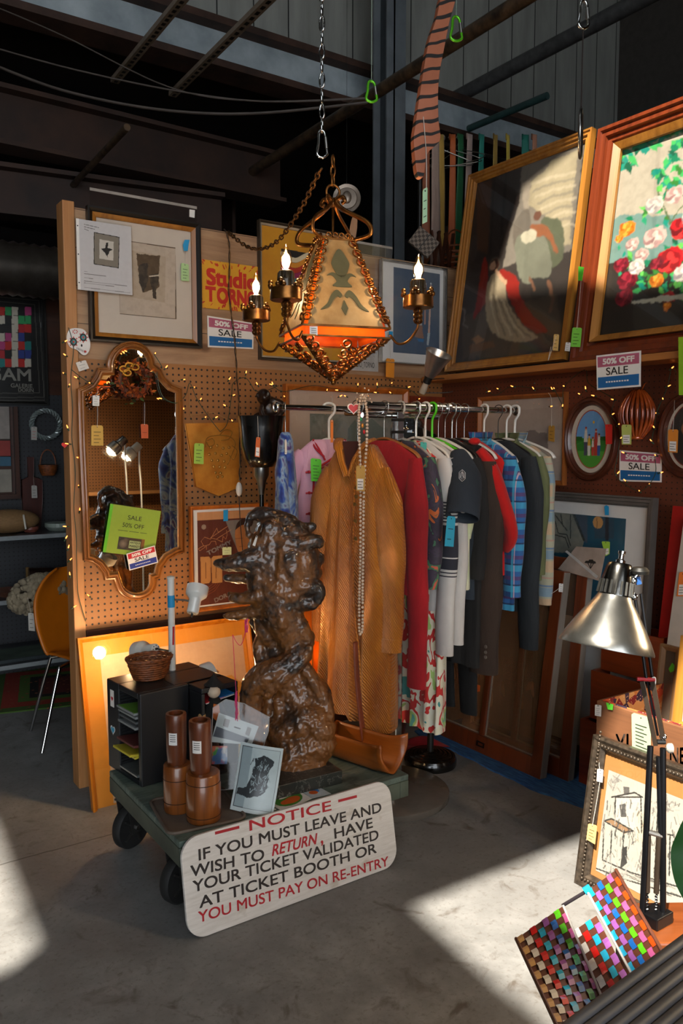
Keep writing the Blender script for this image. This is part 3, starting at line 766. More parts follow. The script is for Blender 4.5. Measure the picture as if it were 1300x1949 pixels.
s.poly([(w*0.21,h*0.1),(w*0.27,h*0.1),(w*0.27,h*0.36),(w*0.21,h*0.36)],'#8a5a26');s.poly([(-w*0.03,h*0.14),(w*0.2,h*0.14),(w*0.2,h*0.31),(-w*0.03,h*0.31)],'#b9c98a')
s.line([(-w*0.03,h*0.14),(w*0.2,h*0.14),(w*0.2,h*0.31),(-w*0.03,h*0.31)],0.0022,'#26301c',closed=True)
for i in range(22):
 if i % 8:s.line([(-w*0.3+i*w*0.027,h*0.49),(-w*0.3+i*w*0.027+w*0.018,h*0.49)],0.0028,'#46552a')
s.build('sheet',t)
m=MB().text('SALE',-w*0.13,w*0.14,h*0.73,h*0.82,-0.001,INK).text('50% OFF',-w*0.21,w*0.21,h*0.565,h*0.655,-0.001,INK)
m.text('ANTIQUE',-w*0.015,w*0.185,h*0.235,h*0.285,-0.001,INK,bold=0.02).text('MARKET',-w*0.015,w*0.185,h*0.165,h*0.215,-0.001,INK,bold=0.02)
m.build('lettering',t)
MB().add([(-w*0.52,-0.0025,-0.006),(w*0.53,-0.0025,-0.006),(w*0.53,-0.0025,h+0.006),(-w*0.52,-0.0025,h+0.006)],[(0,1,2,3)],SLEEVE).build('sleeve',t)
sale_sign('small tilted sale sign with red and dark blue bands stuck low on the arched mirror',MIRX,z6((394,1312),(556,1264),(576,1362),(412,1408)),-0.026,SRED,SDBLUE)
# copper shield with grapes
q=[L(WALL,*p,-0.02) for p in z6((737,566),(1036,560),(1040,925),(925,976),(793,925))];cx=sum(a for a,b in q)/5;zb=min(b for a,b in q)
X2=WALL @ Matrix.Translation((cx,-0.012,zb));q=[(a - cx,b - zb) for a,b in q]
t=thing('wall_plaque','copper shield plaque with raised wire grapes hanging by the torchiere','wall decoration',X2)
n=NT('hammered_copper');v=n.coord();n.color(n.ramp(n.noise(v,12,5),[(0.3,lin('#b0661c')),(0.7,lin('#d8923a'))]));n.set(Metallic=0.35,Roughness=0.32);n.bump(n.noise(v,60,2),0.25,0.003);COPPER=n.m
MB().prism(q,-0.012,0,COPPER).build('plate',t,bevel=0.003)
GOLDM=M('gold_wire','#c08a3e',0.25,0.5,var=0.1)
m=MB();P2=lambda x,y:L(X2,*z6((x,y))[0],-0.02)
for gx,gy in ((880,700),(915,690),(950,705),(870,740),(905,735),(940,745),(970,735),(885,775),(920,775),(955,780),(895,810),(930,812),(960,815),(905,845),(935,848),(920,870),(945,868),(985,700)):
 a,b=P2(gx,gy);m.ball((a,-0.02,b),(0.0065,0.006,0.0065),GOLDM,10,6);m.ring((a,-0.024,b),0.006,0.006,0.0012,GOLDM,10,5)
m.build('grapes',t,smooth=60)
m=MB()
for pts in (((850,700),(860,645),(930,630),(990,640),(1020,680),(1000,740),(975,800)),((930,630),(960,600),(1000,610),(985,650),(940,660)),((1000,690),(1030,720),(1010,770),(985,745)),((860,660),(890,650),(900,680),(870,695),(855,670))):
 m.tube(spl([(P2(*p)[0],-0.022,P2(*p)[1]) for p in pts],5),0.0022,GOLDM,6)
m.build('vine_wire',t)
m=MB();a,b=P2(765,280);m.tube([(P2(790,560)[0],-0.008,P2(790,560)[1]),(P2(768,500)[0],-0.006,P2(768,500)[1]),(a,-0.004,b)],0.002,M('twine','#a87a4a',0.9),6)
m.tube([(P2(768,515)[0],-0.006,P2(768,515)[1]),(P2(900,498)[0],-0.006,P2(900,498)[1]),(P2(1030,530)[0],-0.008,P2(1030,560)[1])],0.002,M('twine',''),6)
m.build('hanging_cord',t)
price_tag('lime green tag on the left of the copper grape plaque',WALL,z6((785,675),(841,678),(838,797),(782,793)),'#9fc04a',y=-0.05,lines=4)
# torchiere
def lamp_axis(px,depth):p=D(px,842,depth);return (p.x,p.y)
dT=3.62;bx,by=lamp_axis(497,dT);hz=lambda y:D(497,y,dT).z
t=thing('torchiere','black floor torchiere with a flared black bowl and chrome collar behind the carved sculpture','floor lamp',(bx,by,0))
GLOSSB=M('gloss_black','#0f0e0d',0.22,var=0.2,Coat_Weight=0.5);CHROME=M('chrome','#c9c9c6',0.12,1.0,var=0.03);STEEL=M('brushed_steel','#a9a6a0',0.28,1.0,var=0.08)
r0=46*dT/FPX;zt,zm=hz(792),hz(890)
MB().lathe([(0.035,zm),(r0*0.52,zm+0.005),(r0*0.72,zm+0.04),(r0*0.84,zm+0.10),(r0*0.9,zt - 0.05),(r0*0.95,zt - 0.015),(r0,zt),(r0*0.97,zt),(r0*0.85,zt - 0.04),(r0*0.7,zm+0.05),(0.02,zm+0.02)],GLOSSB,40,cap=False).build('bowl',t,smooth=60)
MB().lathe([(0.012,hz(942)),(0.014,hz(936)),(0.022,hz(915)),(0.034,hz(905)),(0.035,zm)],STEEL,24).build('collar',t,smooth=40)
MB().lathe([(0.011,0.02),(0.011,hz(940))],GLOSSB,12).build('pole',t,smooth=60)
MB().lathe([(0.13,0),(0.13,0.015),(0.10,0.03),(0.011,0.035)],GLOSSB,32).build('base',t,smooth=40)
TX=T((bx,by,0),FACE)
price_tag('orange tag hanging on the front of the black torchiere bowl',TX,z6((1142,640),(1166,642),(1162,758),(1134,752)),'#d2601e',tie=z6((1150,520),(1152,580)),y=-r0 - 0.004,lines=1,sticker=True)
# twisted lamp cord with a switch, hooked to the top of the wall
t=thing('lamp_cord','dark twisted lamp cord and chain with white switch hanging down the pegboard','cord',P(432,440,1,YB - 0.075));Mi=PM[t.name].inverted()
cp=[P(x,y,1,YB - 0.075) for x,y in ((432,440),(437,480),(436,560),(446,640),(450,700),(455,780),(457,860),(456,915))]
pts=spl(cp,16);dk=M('cord_dark','#241913',0.6)
for k in (0,math.pi):pass
m=MB();m.tube([Mi @ (p+Vector((0.003*math.cos(i*0.5),0.003*math.sin(i*0.5),0))) for i,p in enumerate(pts)],0.0025,dk,5)
m.tube([Mi @ (p+Vector((-0.003*math.cos(i*0.5),-0.003*math.sin(i*0.5),0))) for i,p in enumerate(pts)],0.0022,M('cord_bronze','#7a5a34',0.4,0.5),5)
m.tube([Mi @ P(x,y,1,YB - 0.075) for x,y in ((455,945),(457,990),(462,1050),(470,1100))],0.0022,dk,5);m.build('cord',t)
p=Mi @ P(455,931,1,YB - 0.075);MB().ball(p,(0.0165,0.012,0.034),M('switch_white','#d8d4cc',0.35),12,10).build('inline_switch',t,smooth=180)
MB().tube(spl([Mi @ P(x,y,1,YB - 0.012) for x,y in ((426,436),(430,440),(438,446))],4)+[Mi @ P(438,446,1,YB+0.004)],0.004,M('hook_iron','#2a2420',0.5,0.6),6).build('hook',t)
# bandleader poster
zt_=lambda*p:Z(350,940,7.647,*p)
s=picture('framed_poster','brown music poster with outline trombone player in an orange wood frame beside the sculpture',WALL @ T((0,-0.03,0)),zt_((92,190),(1240,125),(1240,1560),(130,1765)),0.018,wood('orange_wood','#c2702a','#8a4312',0.35),0.024,
   art=zt_((190,280),(1180,210),(1180,1500),(215,1640)),step=0.0015,base='#5a2412')
s.poly(zt_((150,250),(1240,190),(1240,330),(150,392)),'#c98d5c');s.poly(zt_((605,392),(1240,335),(1240,870),(790,850)),'#7e746c')
s.dot(*zt_((290,482))[0],0.0117*1.0,'#a08a78');s.dot(*zt_((290,482))[0],0.009,'#937b68');s.dot(*zt_((290,482))[0],0.004,'#a58f7c')
s.poly(zt_((755,500),(790,430),(880,400),(960,440),(960,720),(900,830),(790,830),(745,640)),'#b5733f',smooth=True);s.poly(zt_((750,520),(780,420),(870,360),(1000,380),(980,470),(860,450),(780,500)),'#33190d',smooth=True)
s.line(zt_((745,650),(860,645)),0.0016,'#2a140a');s.line(zt_((800,770),(860,760)),0.0016,'#4a1f0e')
for pts in (((640,470),(390,640),(470,660),(690,520)),((640,470),(500,560),(480,500),(390,650)),((390,660),(300,630),(250,690),(290,760),(370,740),(400,690),(460,690),(470,740)),((290,750),(210,800),(230,830),(330,760),(330,810)),((620,530),(630,600),(610,660),(570,620),(560,700),(470,660))):
 s.line(zt_(*pts),0.0017,'#d09060')
for k in range(4):s.line(zt_((330,1480 - k*34),(450,1410 - k*40),(530,1300 - k*50)),0.0013,'#a85a2c')
s.poly(zt_((240,920),(365,910),(392,945),(392,1265),(365,1300),(250,1315)),'#c78c50');s.poly(zt_((400,940),(430,905),(560,895),(560,1290),(410,1300)),'#c78c50')
s.line(zt_((318,1000),(318,1230)),0.003,'#5a2412');s.line(zt_((470,990),(468,1225)),0.003,'#5a2412')
X2=s.X
finish(s)
def slanted(t,X2,word,p0,p1,hpx,m,y,bold=0.04):
 a,b=L(X2,*p0,y),L(X2,*p1,y);d=Vector((b[0] - a[0],b[1] - a[1]));ln=d.length;d.normalize();hh=hpx
 vs,fs=glyphs(word,bold);ax,bx_=min(v[0] for v in vs),max(v[0] for v in vs);az,bz=min(v[1] for v in vs),max(v[1] for v in vs)
 o=[]
 for v in vs:
  u=(v[0] - ax)/(bx_ - ax)*ln;w=(v[1] - az)/(bz - az)*hh;o.append((a[0]+d.x*u - d.y*w,y - v[2],a[1]+d.y*u+d.x*w))
 return MB().add(o,fs,m).build('lettering',t)
LET=M('poster_grey_letters','#8d7f78',0.6)
slanted(s.t,X2,'TOMMY',zt_((350,900))[0],zt_((700,725))[0],0.022,LET,-0.0075);slanted(s.t,X2,'DOR',zt_((455,1585))[0],zt_((640,1500))[0],0.022,LET,-0.0075)
part_patch(s.t,X2,zt_((575,238),(640,232),(640,392),(575,398)),-0.016,BLUETAPE,'blue_tape')
price_tag('green and white sticker tag low on the brown music poster',WALL @ T((0,-0.03,0)),zt_((558,778),(690,770),(690,885),(562,890)),'#cfd8a0',y=-0.026,lines=2)
# dark carved monkey clinging to the pegboard
C=P(508,770,1,3.36);X2=T((C.x,C.y,C.z - 0.09),R(10))
t=thing('monkey_carving','small dark carved monkey clinging near the end of the clothes rail','carving',X2)
MK=M('dark_carving','#2c1d16',0.3,var=0.3,scale=30,bump=0.2)
m=MB();m.ball((-0.035,-0.02,0.125),(0.034,0.036,0.038),MK);m.ball((-0.05,-0.045,0.118),(0.019,0.018,0.017),MK);m.ball((0.02,0.0,0.07),(0.045,0.038,0.062),MK);m.ball((0.045,0.01,0.02),(0.05,0.04,0.04),MK)
m.tube(spl([(0.02,-0.02,0.11),(0.05,-0.05,0.09),(0.03,-0.07,0.05),(-0.01,-0.075,0.03)],5),[0.017]*6+[0.014]*5+[0.011]*5,MK,8);m.tube(spl([(-0.01,0.0,0.10),(-0.05,-0.02,0.06),(-0.045,-0.05,0.01)],5),0.013,MK,8)
m.tube(spl([(0.05,0,0.02),(0.02,-0.06,0.02),(-0.01,-0.05,-0.03)],5),0.018,MK,8);m.tube(spl([(0.06,0.0,0.0),(0.07,0.05,0.0),(0.06,0.10,0.05),(0.05,0.157,0.04)],5),0.012,MK,8)
for e in (-1,1):m.ball((-0.035+e*0.034,-0.015,0.13),(0.008,0.006,0.013),MK,8,6)
o=m.build('body',t,smooth=180);r=o.modifiers.new('skin','REMESH');r.mode='VOXEL';r.voxel_size=0.005;r.use_smooth_shade=True;sm=o.modifiers.new('soft','SMOOTH');sm.iterations=4;sm.factor=0.5
# big pale picture behind the clothes
zr=lambda*p:Z(500,720,4.333,*p)
s=picture('framed_picture','wide pale landscape picture in an orange-brown wood frame behind the clothes rail',WALL @ T((0,-0.01,0)),zr((195,45),(1205,90),(1205,1300),(195,1330)),0.028,wood('orange_wood'),0.03,board=M('peach_mat','#c9ab94',0.7,var=0.03),art=zr((390,288),(1110,310),(1110,900),(390,940)),step=0.004,base='#8f8a7c')
s.mottle(14,'#4f5648',0.6);s.poly(zr((700,420),(760,340),(800,400),(900,330),(1000,420),(1000,600),(700,600)),'#6c7468')
finish(s)
s=picture('framed_picture','red-brown wood framed picture partly hidden at the corner of the walls',WALL @ T((0,-0.004,0)),[(776,752),(872,758),(872,960),(776,950)],0.03,wood('red_wood','#8e3a1c','#5c1f0e',0.3),0.02,step=0.006,base='#6b2f18');finish(s)
# large orange frame standing on the floor
zo=lambda*p:Z(140,1080,3.333,*p)
BX=T((0,3.27,0),0,R(-12.5))
s=picture('framed_picture','very large picture with orange mat in an orange wood frame standing on the floor',BX,zo((40,440),(1180,300),(1180,1490),(105,1485)),0.022,wood('bright_orange_wood','#d9831f','#a3560f',0.25,coat=0.4),0.03,board=M('orange_mat','#d98a22',0.6,var=0.06),art=zo((185,545),(1120,432),(1120,1380),(225,1390)),step=0.004,base='#cfa888')
s.mottle(5,'#bd9474',0.5);s.mottle(3,'#d9b797',0.5,9);s.poly(zo((860,760),(940,700),(1000,680),(1050,720),(1120,760),(1120,820),(860,820)),'#c08a3a',rag=0.01)
for k in range(14):s.dot(*zo((760+k*12,655+(k % 3)*8))[0],0.006,'#6e4a2a')
finish(s)
wl=lambda pts,y=YB - 0.012:[P(a,b,1,y) for a,b in pts]
cords=[wl(z6((62,10),(90,130),(75,300),(85,480),(80,640),(95,760),(100,880),(92,1040),(105,1200),(108,1340),(112,1470),(120,1560),(160,1700)),3.495),
  wl(z6((75,250),(190,330),(330,345),(360,180),(430,130)) ,3.47),wl(z6((555,165),(600,240),(570,260),(600,400),(680,445),(735,400),(760,330),(800,420),(880,540),(935,610)),3.46),
  wl(z6((935,610),(975,560),(1000,400),(1010,330),(1080,300),(1130,370)),3.48),wl(z6((1130,370),(1180,380),(1270,345)),3.48)]
bl=[(38,92),(45,170),(38,275),(110,300),(65,345),(125,515),(58,590),(62,680),(118,760),(120,925),(125,1065),(50,1155),(45,1225),(60,1280),(68,1350),(70,1435),(180,1555),(90,1620)]
bulbs=wl(z6(*bl),3.48)+wl(z6((300,330),(385,160),(400,150),(365,300),(190,330),(545,265),(560,160),(620,243),(600,420),(720,310),(725,480),(780,355),(820,425),(845,530),(905,530),(965,460),(985,310),(1008,400),(1082,275),(1150,340),(1235,340),(1005,548)),3.45)
string_lights('string_lights','green wired fairy lights running down the post and over the arched mirror',cords,bulbs)
zc=lambda*p:Z(500,720,4.333,*p)
cords=[wl(zc((80,60),(180,110),(400,60),(560,80),(700,110),(900,120),(960,70),(1060,70),(1200,90),(1290,150)),3.46)]
bulbs=wl(zc((85,52),(180,152),(530,100),(622,98),(688,150),(635,150),(785,58),(868,150),(945,60),(1058,122),(1063,42),(1198,75),(1283,172),(940,118)),3.45)
string_lights('string_lights','fairy lights strung along the top of the wide pale picture',cords,bulbs)
# THE RIGHT-HAND WALL
z7=lambda*p:Z(840,200,2.826,*p)
z8=lambda*p:Z(1000,660,4.333,*p)
PX1=PM_P1
OAKG=wood('gilded_oak','#b0762f','#7a4a17',0.35,coat=0.25)
MAHOG=wood('mahogany','#7a3416','#4a1a0a',0.3,coat=0.3)
PROF=[(0,0),(0,-1),(0.18,-1),(0.24,-0.82),(0.5,-0.86),(0.56,-0.6),(0.8,-0.62),(0.86,-0.42),(1,-0.3),(1,0)]
def lean_picture(name,label,PXm,px4,fw,fm,depth,**kw):
 return picture(name,label,PXm @ T((0,depth,0)),px4,fw,fm,depth,prof=PROF,**kw)
s=lean_picture('framed_painting','tall dark oil painting of a kneeling figure in red cloak, in a gilded wood frame',PX1,z7((137,380),(806,118),(660,1370),(22,1430)),0.05,OAKG,0.035,step=0.0026,base='#332d2a')
s.poly(z7((430,330),(770,200),(700,780),(650,800),(500,800),(330,880)),'#6f675d');s.mottle(4,'#a89a86',0.0)
s.poly(z7((480,420),(600,300),(735,240),(690,740),(640,760),(640,640),(560,600),(470,540)),'#94886f',rag=0.02)
for k in range(9):s.line(z7((480+k*12,430+k*34),(560+k*14,400+k*30),(720,360+k*36)),0.014,('#ada088','#6a645a')[k % 2],0.55)
s.poly(z7((170,430),(430,330),(420,520),(340,760),(300,880),(150,900)),'#2b2320');s.poly(z7((190,430),(270,400),(250,800),(190,780)),'#4a2e1c',0.8);s.line(z7((285,390),(262,800)),0.012,'#15110f');s.line(z7((350,370),(320,700)),0.02,'#161210')
s.poly(z7((430,420),(480,400),(470,560),(440,560)),'#8f8374',0.7)
s.poly(z7((540,620),(600,610),(645,630),(660,720),(650,830),(590,880),(545,800)),'#4f5240',smooth=True);s.poly(z7((390,640),(460,560),(480,640),(470,720),(400,780)),'#5d554c',smooth=True)
s.poly(z7((400,720),(500,700),(560,720),(590,900),(500,960),(420,930)),'#68685a',smooth=True);s.poly(z7((480,650),(520,640),(575,660),(625,780),(610,790),(560,710),(490,710)),'#7a4a30',smooth=True)
s.dot(*z7((515,595))[0],0.026,'#5a3c30');s.poly(z7((430,700),(480,670),(510,690),(500,730),(440,745)),'#a39c88',smooth=True)
s.poly(z7((480,930),(590,930),(600,990),(560,1040),(480,1030)),'#2c2a28');s.line(z7((575,950),(600,1050),(585,1110)),0.02,'#6b4a38');s.line(z7((475,930),(500,1000)),0.016,'#6b4a38')
s.poly(z7((120,1130),(620,1020),(650,1300),(110,1380)),'#4f463a',0.5,rag=0.03);s.mottle(5,'#241f1d',0.2,12)
s.poly(z7((225,830),(250,870),(245,960),(240,1050),(200,1120),(170,1150),(190,1040)),'#701a14',smooth=True)
s.poly(z7((310,890),(370,900),(410,940),(420,1020),(480,1120),(560,1200),(560,1230),(490,1220),(420,1150),(350,1000)),'#7a1d17',smooth=True)
s.poly(z7((250,950),(300,900),(340,950),(350,1040),(390,1120),(460,1210),(520,1250),(440,1275),(330,1260),(260,1200),(235,1080)),'#8f8068',smooth=True)
for k in range(6):s.line(z7((262+k*16,1010+k*10),(275+k*26,1120+k*14),(310+k*34,1235+k*4)),0.009,('#b0a186','#66594a')[k % 2],0.8)
s.dot(*z7((284,862))[0],0.045,'#7a6a58',soft=True);s.dot(*z7((284,862))[0],0.034,'#3b2018');s.dot(*z7((276,868))[0],0.022,'#a07a62');s.line(z7((292,890),(330,945),(345,960)),0.02,'#a88468')
s.poly(z7((160,1260),(200,1240),(235,1265),(190,1285)),'#7d5a3c');s.poly(z7((150,1290),(280,1270),(290,1300),(150,1340)),'#5f432c')
s.line(z7((105,1090),(125,1110),(118,1180),(140,1200)),0.012,'#66605a');s.mottle(30,'#1d1815',0.08,4);s.brush(0.02,0.008);s.blur(3)
finish(s,0.35)
P1=s
s=lean_picture('framed_painting','large oil painting of roses, red dahlias and green leaves in a deep mahogany frame',PX1 @ T((0,0.0,0)),z7((842,130),(1560,-150),(1420,1320),(690,1365)),0.085,MAHOG,0.06,step=0.0028,base='#9d9484',fm2=(OAKG,0.03))
s.mottle(3,'#b0a794',0.6);s.mottle(2.5,'#857d72',0.5,21)
s.poly(z7((840,720),(900,640),(970,600),(1050,600),(1400,560),(1500,900),(820,900)),'#627d76',rag=0.03)
s.poly(z7((770,900),(900,850),(1500,800),(1500,1400),(760,1400)),'#2a2521',rag=0.03);s.mottle(12,'#1b1714',0.0)
rr=random.Random(21);G=('#0f6a4a','#1d8560','#0c4f38','#3a9a52','#0f7a68','#2c6a2a','#58a84a')
def leaf(x,y,l,a,c):
 dx,dy=math.cos(a)*l,math.sin(a)*l;s.poly(z7((x,y),(x+dx*.4 - dy*.28,y+dy*.4+dx*.28),(x+dx,y+dy),(x+dx*.4+dy*.28,y+dy*.4 - dx*.28)),c)
for cx,cy in ((960,240),(1010,290),(1060,190),(1120,200),(1180,150),(1250,110),(1290,190),(1230,270),(1170,360),(1230,400),(1290,330),(1350,300),(1340,420),(1400,200),(1290,440),(930,290)):
 for k in range(9):leaf(cx+rr.uniform(-20,20),cy+rr.uniform(-20,20),rr.uniform(40,75),rr.uniform(0.2,2.9),rr.choice(G[:6]))
for cx,cy,n in ((1080,590,5),(1200,600,7),(1190,480,4),(1100,560,3),(1250,760,10),(1160,850,10),(1060,880,8),(1240,960,10),(1090,960,9),(1300,1000,9),(1180,1000,7),(1330,820,9),(980,900,5),(1000,800,5),(1350,950,9)):
 for k in range(n):leaf(cx+rr.uniform(-45,45),cy+rr.uniform(-40,40),rr.uniform(30,62),rr.uniform(0,6.28),rr.choice(G))
s.line(z7((1160,470),(1200,560),(1230,640)),0.008,'#4a5a3a');s.line(z7((1300,540),(1250,600),(1230,640)),0.006,'#4a5a3a')
def rose(x,y,r,cols):
 r*=0.85;c=z7((x,y))[0];k=r*0.00094
 for i in range(7):
  a=i*0.9;s.dot(c[0]+r*0.16*math.cos(a),c[1]+r*0.13*math.sin(a),k*(1.0 - i*0.115),cols[i % len(cols)])
  s.dot(c[0]+r*0.30*math.cos(a+2),c[1]+r*0.26*math.sin(a+2),k*0.22,cols[(i+1) % len(cols)],0.8)
RED=('#a8141c','#7a0d14','#c42a2a','#5c0810');PNK=('#b3988f','#9c7b76','#c2b0a5','#876463');ORG=('#c9701c','#a3520f','#de9236');WHT=('#b5aca3','#9c908c','#c6beb3','#877c80');DRK=('#6a1020','#4a0a16','#8a2030')
for a in ((1285,655,62,RED),(1215,830,66,RED),(1360,720,60,RED),(990,665,42,ORG),(952,718,22,ORG),(1135,535,46,WHT),(1245,480,46,PNK),(1135,710,56,PNK),(1020,750,34,PNK),(1070,805,34,PNK),(990,940,50,DRK),(975,1035,46,DRK),(1150,850,34,DRK),(1040,870,40,WHT),(1150,945,34,ORG),(1210,1040,36,RED),(1290,900,46,WHT),(960,860,40,DRK),(1330,600,40,WHT)):rose(*a)
s.poly(z7((1025,1055),(1300,1015),(1500,1000),(1500,1040),(1300,1050),(1025,1075)),'#a7a594',rag=0.006);s.poly(z7((1030,1075),(1500,1040),(1500,1300),(1040,1300)),'#33302b')
for a in ((1210,1080,18,ORG),(1205,1100,12,ORG)):rose(*a)
s.mottle(40,'#3a3026',0.12,6);s.brush(0.016,0.007);s.blur(1)
finish(s,0.35)
TG=PX1 @ T((0,-0.003,0))
price_tag('bright green tag hanging by string between the two big paintings',TG,z7((706,1196),(757,1198),(748,1302),(696,1300)),'#7fd04a',tie=z7((752,935),(742,1060)),y=-0.004,lines=4)
part_patch(P1.t,PM[P1.t.name],z7((738,868),(768,872),(758,945),(736,945)),-0.075,M('green_tape','#58c832',0.6),'green_tape')
price_tag('small white and yellow tag at the lower corner of the kneeling figure painting',TG,z7((606,1232),(634,1234),(628,1322),(600,1320)),'#d9b26a',tie=z7((590,1300),(575,1375)),y=-0.004,sticker=False)
price_tag('white barcode tag between the bottom corners of the two big paintings',TG,z7((670,1276),(697,1278),(690,1325),(664,1322)),'#dcd9d4',y=-0.004)
sale_sign('sale sign with pink band hanging from the shelf edge under the paintings',T((2.925,0,0),R(-90)),z8((588,74),(955,32),(952,328),(594,357)),0)
sale_sign('lower sale sign with pink band pinned below the amber ribbed basket',RIGHT,z8((780,852),(1128,880),(1124,1118),(778,1108)),-0.004)
s=picture('framed_picture','grey landscape print in a plain oak frame beside the far end of the clothes rail',RIGHT,Z(740,740,3.824,(640,65),(1272,18),(1278,670),(640,700)),0.022,wood('oak_plain','#a8602a','#6e3a14',0.4),0.028,step=0.004,base='#b7a598')
z5b=lambda*p:Z(740,740,3.824,*p)
s.poly(z5b((660,180),(1240,130),(1240,300),(660,330)),'#a89488',0.6);s.poly(z5b((930,330),(1060,300),(1150,330),(1160,430),(1080,430),(960,330)),'#6a5c58',0.8,rag=0.02);s.mottle(6,'#8d7d74',0.4)
finish(s)
price_tag('old gold tag hanging on a cord over the grey landscape print',RIGHT,z8((194,650),(243,650),(240,785),(190,775)),'#a87a2a',tie=z8((190,380),(215,430),(216,560)),y=-0.04,lines=3)
def oval(label,pxc,rx_px,ry_px,tilt):
 x,zc=L(RIGHT,*pxc,-0.02);a,_=L(RIGHT,pxc[0]+rx_px,pxc[1],-0.02);b,_=L(RIGHT,pxc[0] - rx_px,pxc[1],-0.02);rx=abs(a - b)/2
 _,t1=L(RIGHT,pxc[0],pxc[1] - ry_px,-0.02);rz=t1 - zc
 X2=RIGHT @ Matrix.Translation((x,0,zc - rz));t=thing('oval_frame',label,'picture',X2,'oval frames on the right-hand wall')
 pts=ngon(0,rz,rx,rz,48);off=outline_frame(t,pts,[(0,0),(0,-0.018),(0.006,-0.026),(0.016,-0.026),(0.021,-0.018),(0.028,-0.02),(0.034,-0.012),(0.038,-0.006)],wood('walnut_oval','#5a2d1c','#34170d',0.3,coat=0.3))
 return t,X2,rx,rz
def oval_sheet(step,base):
 s=Sheet(-rx+0.03,rx - 0.03,0.03,2*rz - 0.03,step,base,X2,-0.0052);s.X=None;a,b=s.gx/(rx - 0.03),(s.gz - rz)/(rz - 0.03)
 s.gx,s.gz=(rx - 0.03)*a*np.sqrt(1 - b*b/2),rz+(rz - 0.03)*b*np.sqrt(1 - a*a/2);return s
ov,X2,rx,rz=oval('oval walnut frame holding a bright folk picture of a family under a sun',(1121,836),51,80,0)
s=oval_sheet(0.0013,'#cfc2b2')
def ell(cx,cz,a,b,c):s.put(((s.gx - cx)/a) **2+((s.gz - cz)/b) **2 < 1,c)
ia,ib=(rx - 0.03)*0.70,(rz - 0.03)*0.80
ell(0,rz,ia*1.05,ib*1.04,'#a8432a');ell(0,rz,ia,ib,'#6aa0d4')
ins=((s.gx/ia) **2+((s.gz - rz)/ib) **2) < 1
s.put(ins & (s.gz < rz - 0.004+0.012*fbm(s.gx*40,s.gx*0,2)),'#2f7d2a');s.put(ins & (s.gz < rz - ib*0.42),'#4f9a34');s.put(ins & (s.gz > rz - ib*.05) & (s.gz < rz+0.05*ib+0.006) & (abs(s.gx) > ia*.6),'#1f5f24')
ell(ia*0.15,rz+ib*0.6,0.006,0.007,'#e6b032')
for i,(fx,top,c1,c2,w) in enumerate(((-0.35,0.38,'#d8d0c4','#4a4a5c',0.011),(-0.12,0.12,'#d9a93c','#e0dcd2',0.009),(0.32,0.30,'#b53a30','#b53a30',0.011),(0.12,0.02,'#d8d4cc','#c03a34',0.007),(0.52,0.14,'#e2dcd0','#2f5a9a',0.009))):
 X_=ia*fx;zt=rz+ib*top;zb=rz - ib*0.58
 s.poly([(X_ - w*.6,zt - 0.008),(X_+w*.6,zt - 0.008),(X_+w,(zt+zb)/2),(X_ - w,(zt+zb)/2)],c1);s.poly([(X_ - w,(zt+zb)/2),(X_+w,(zt+zb)/2),(X_+w*.8,zb),(X_ - w*.8,zb)],c2)
 ell(X_,zt - 0.002,0.0055,0.007,'#d9a98a');ell(X_,zt+0.004,0.006,0.005,('#9a2a22','#2a2a5a','#a8381c','#8a4a20','#6a3a1c')[i])
kk=s.gx.shape
m_out=(((s.gx)/(rx - 0.034)) **2+((s.gz - rz)/(rz - 0.034)) **2) > 1
s.build('print',ov,paint(0.6));MB().prism(ngon(0,rz,rx - 0.006,rz - 0.006,40),-0.0045,0,M('cream_mat','')).build('mat_board',ov)
MB().add([(x,-0.012,z) for x,z in ngon(0,rz,rx - 0.03,rz - 0.03,40)],[tuple(range(40))],GLASS).build('glass_pane',ov)
price_tag('red tag hanging on the right side of the oval family picture',RIGHT,z8((660,640),(718,640),(716,802),(664,804)),'#d2281c',y=-0.045,lines=0)
ov2,X2,rx,rz=oval('oval walnut frame cut by the right edge of the picture with an orange tag',(1305,829),56,82,0)
s=oval_sheet(0.002,'#c9bcac');ell(0,rz,rx*0.62,rz*0.72,'#7a2a1c');ell(0,rz,rx*0.59,rz*0.69,'#2c2a26');s.mottle(20,'#3a3a2a',0.3);ell(0.0,rz+0.03,0.03,0.035,'#8a5a3a')
s.build('print',ov2,paint(0.6));MB().prism(ngon(0,rz,rx - 0.006,rz - 0.006,40),-0.0045,0,M('cream_mat','')).build('mat_board',ov2)
MB().add([(x,-0.012,z) for x,z in ngon(0,rz,rx - 0.03,rz - 0.03,40)],[tuple(range(40))],GLASS).build('glass_pane',ov2)
price_tag('orange tag hanging from green tape on the oval frame at the right edge',RIGHT,z8((1178,682),(1262,682),(1255,874),(1178,868)),'#d8842a',tie=z8((1230,440),(1226,560)),y=-0.045,sticker=True)
xg,zg=L(RIGHT,1213,790,-0.06);X2=RIGHT @ T((xg,-0.062,zg - 0.105));t=thing('wall_basket','amber ribbed melon-shaped basket hanging between the two oval frames','basket',X2)
AMB=M('amber_wicker','#b4521c',0.16,0.25,var=0.2,c2='#6a240a',Coat_Weight=0.7)
m=MB()
for k in range(20):
 a=math.pi*(k+0.5)/20*2;pts=[]
 for j in range(13):
  t_=j/12;r=0.078*math.sin(math.pi*(0.06+0.86*t_)) **0.75;pts.append((r*math.cos(a),0.055/0.078*r*math.sin(a),0.21 - 0.20*t_))
 m.tube(spl(pts,2),0.0075,AMB,7)
m.ball((0,0,0.11),(0.066,0.045,0.09),M('amber_dark','#5a1d08',0.4));m.build('ribs',t,smooth=180)
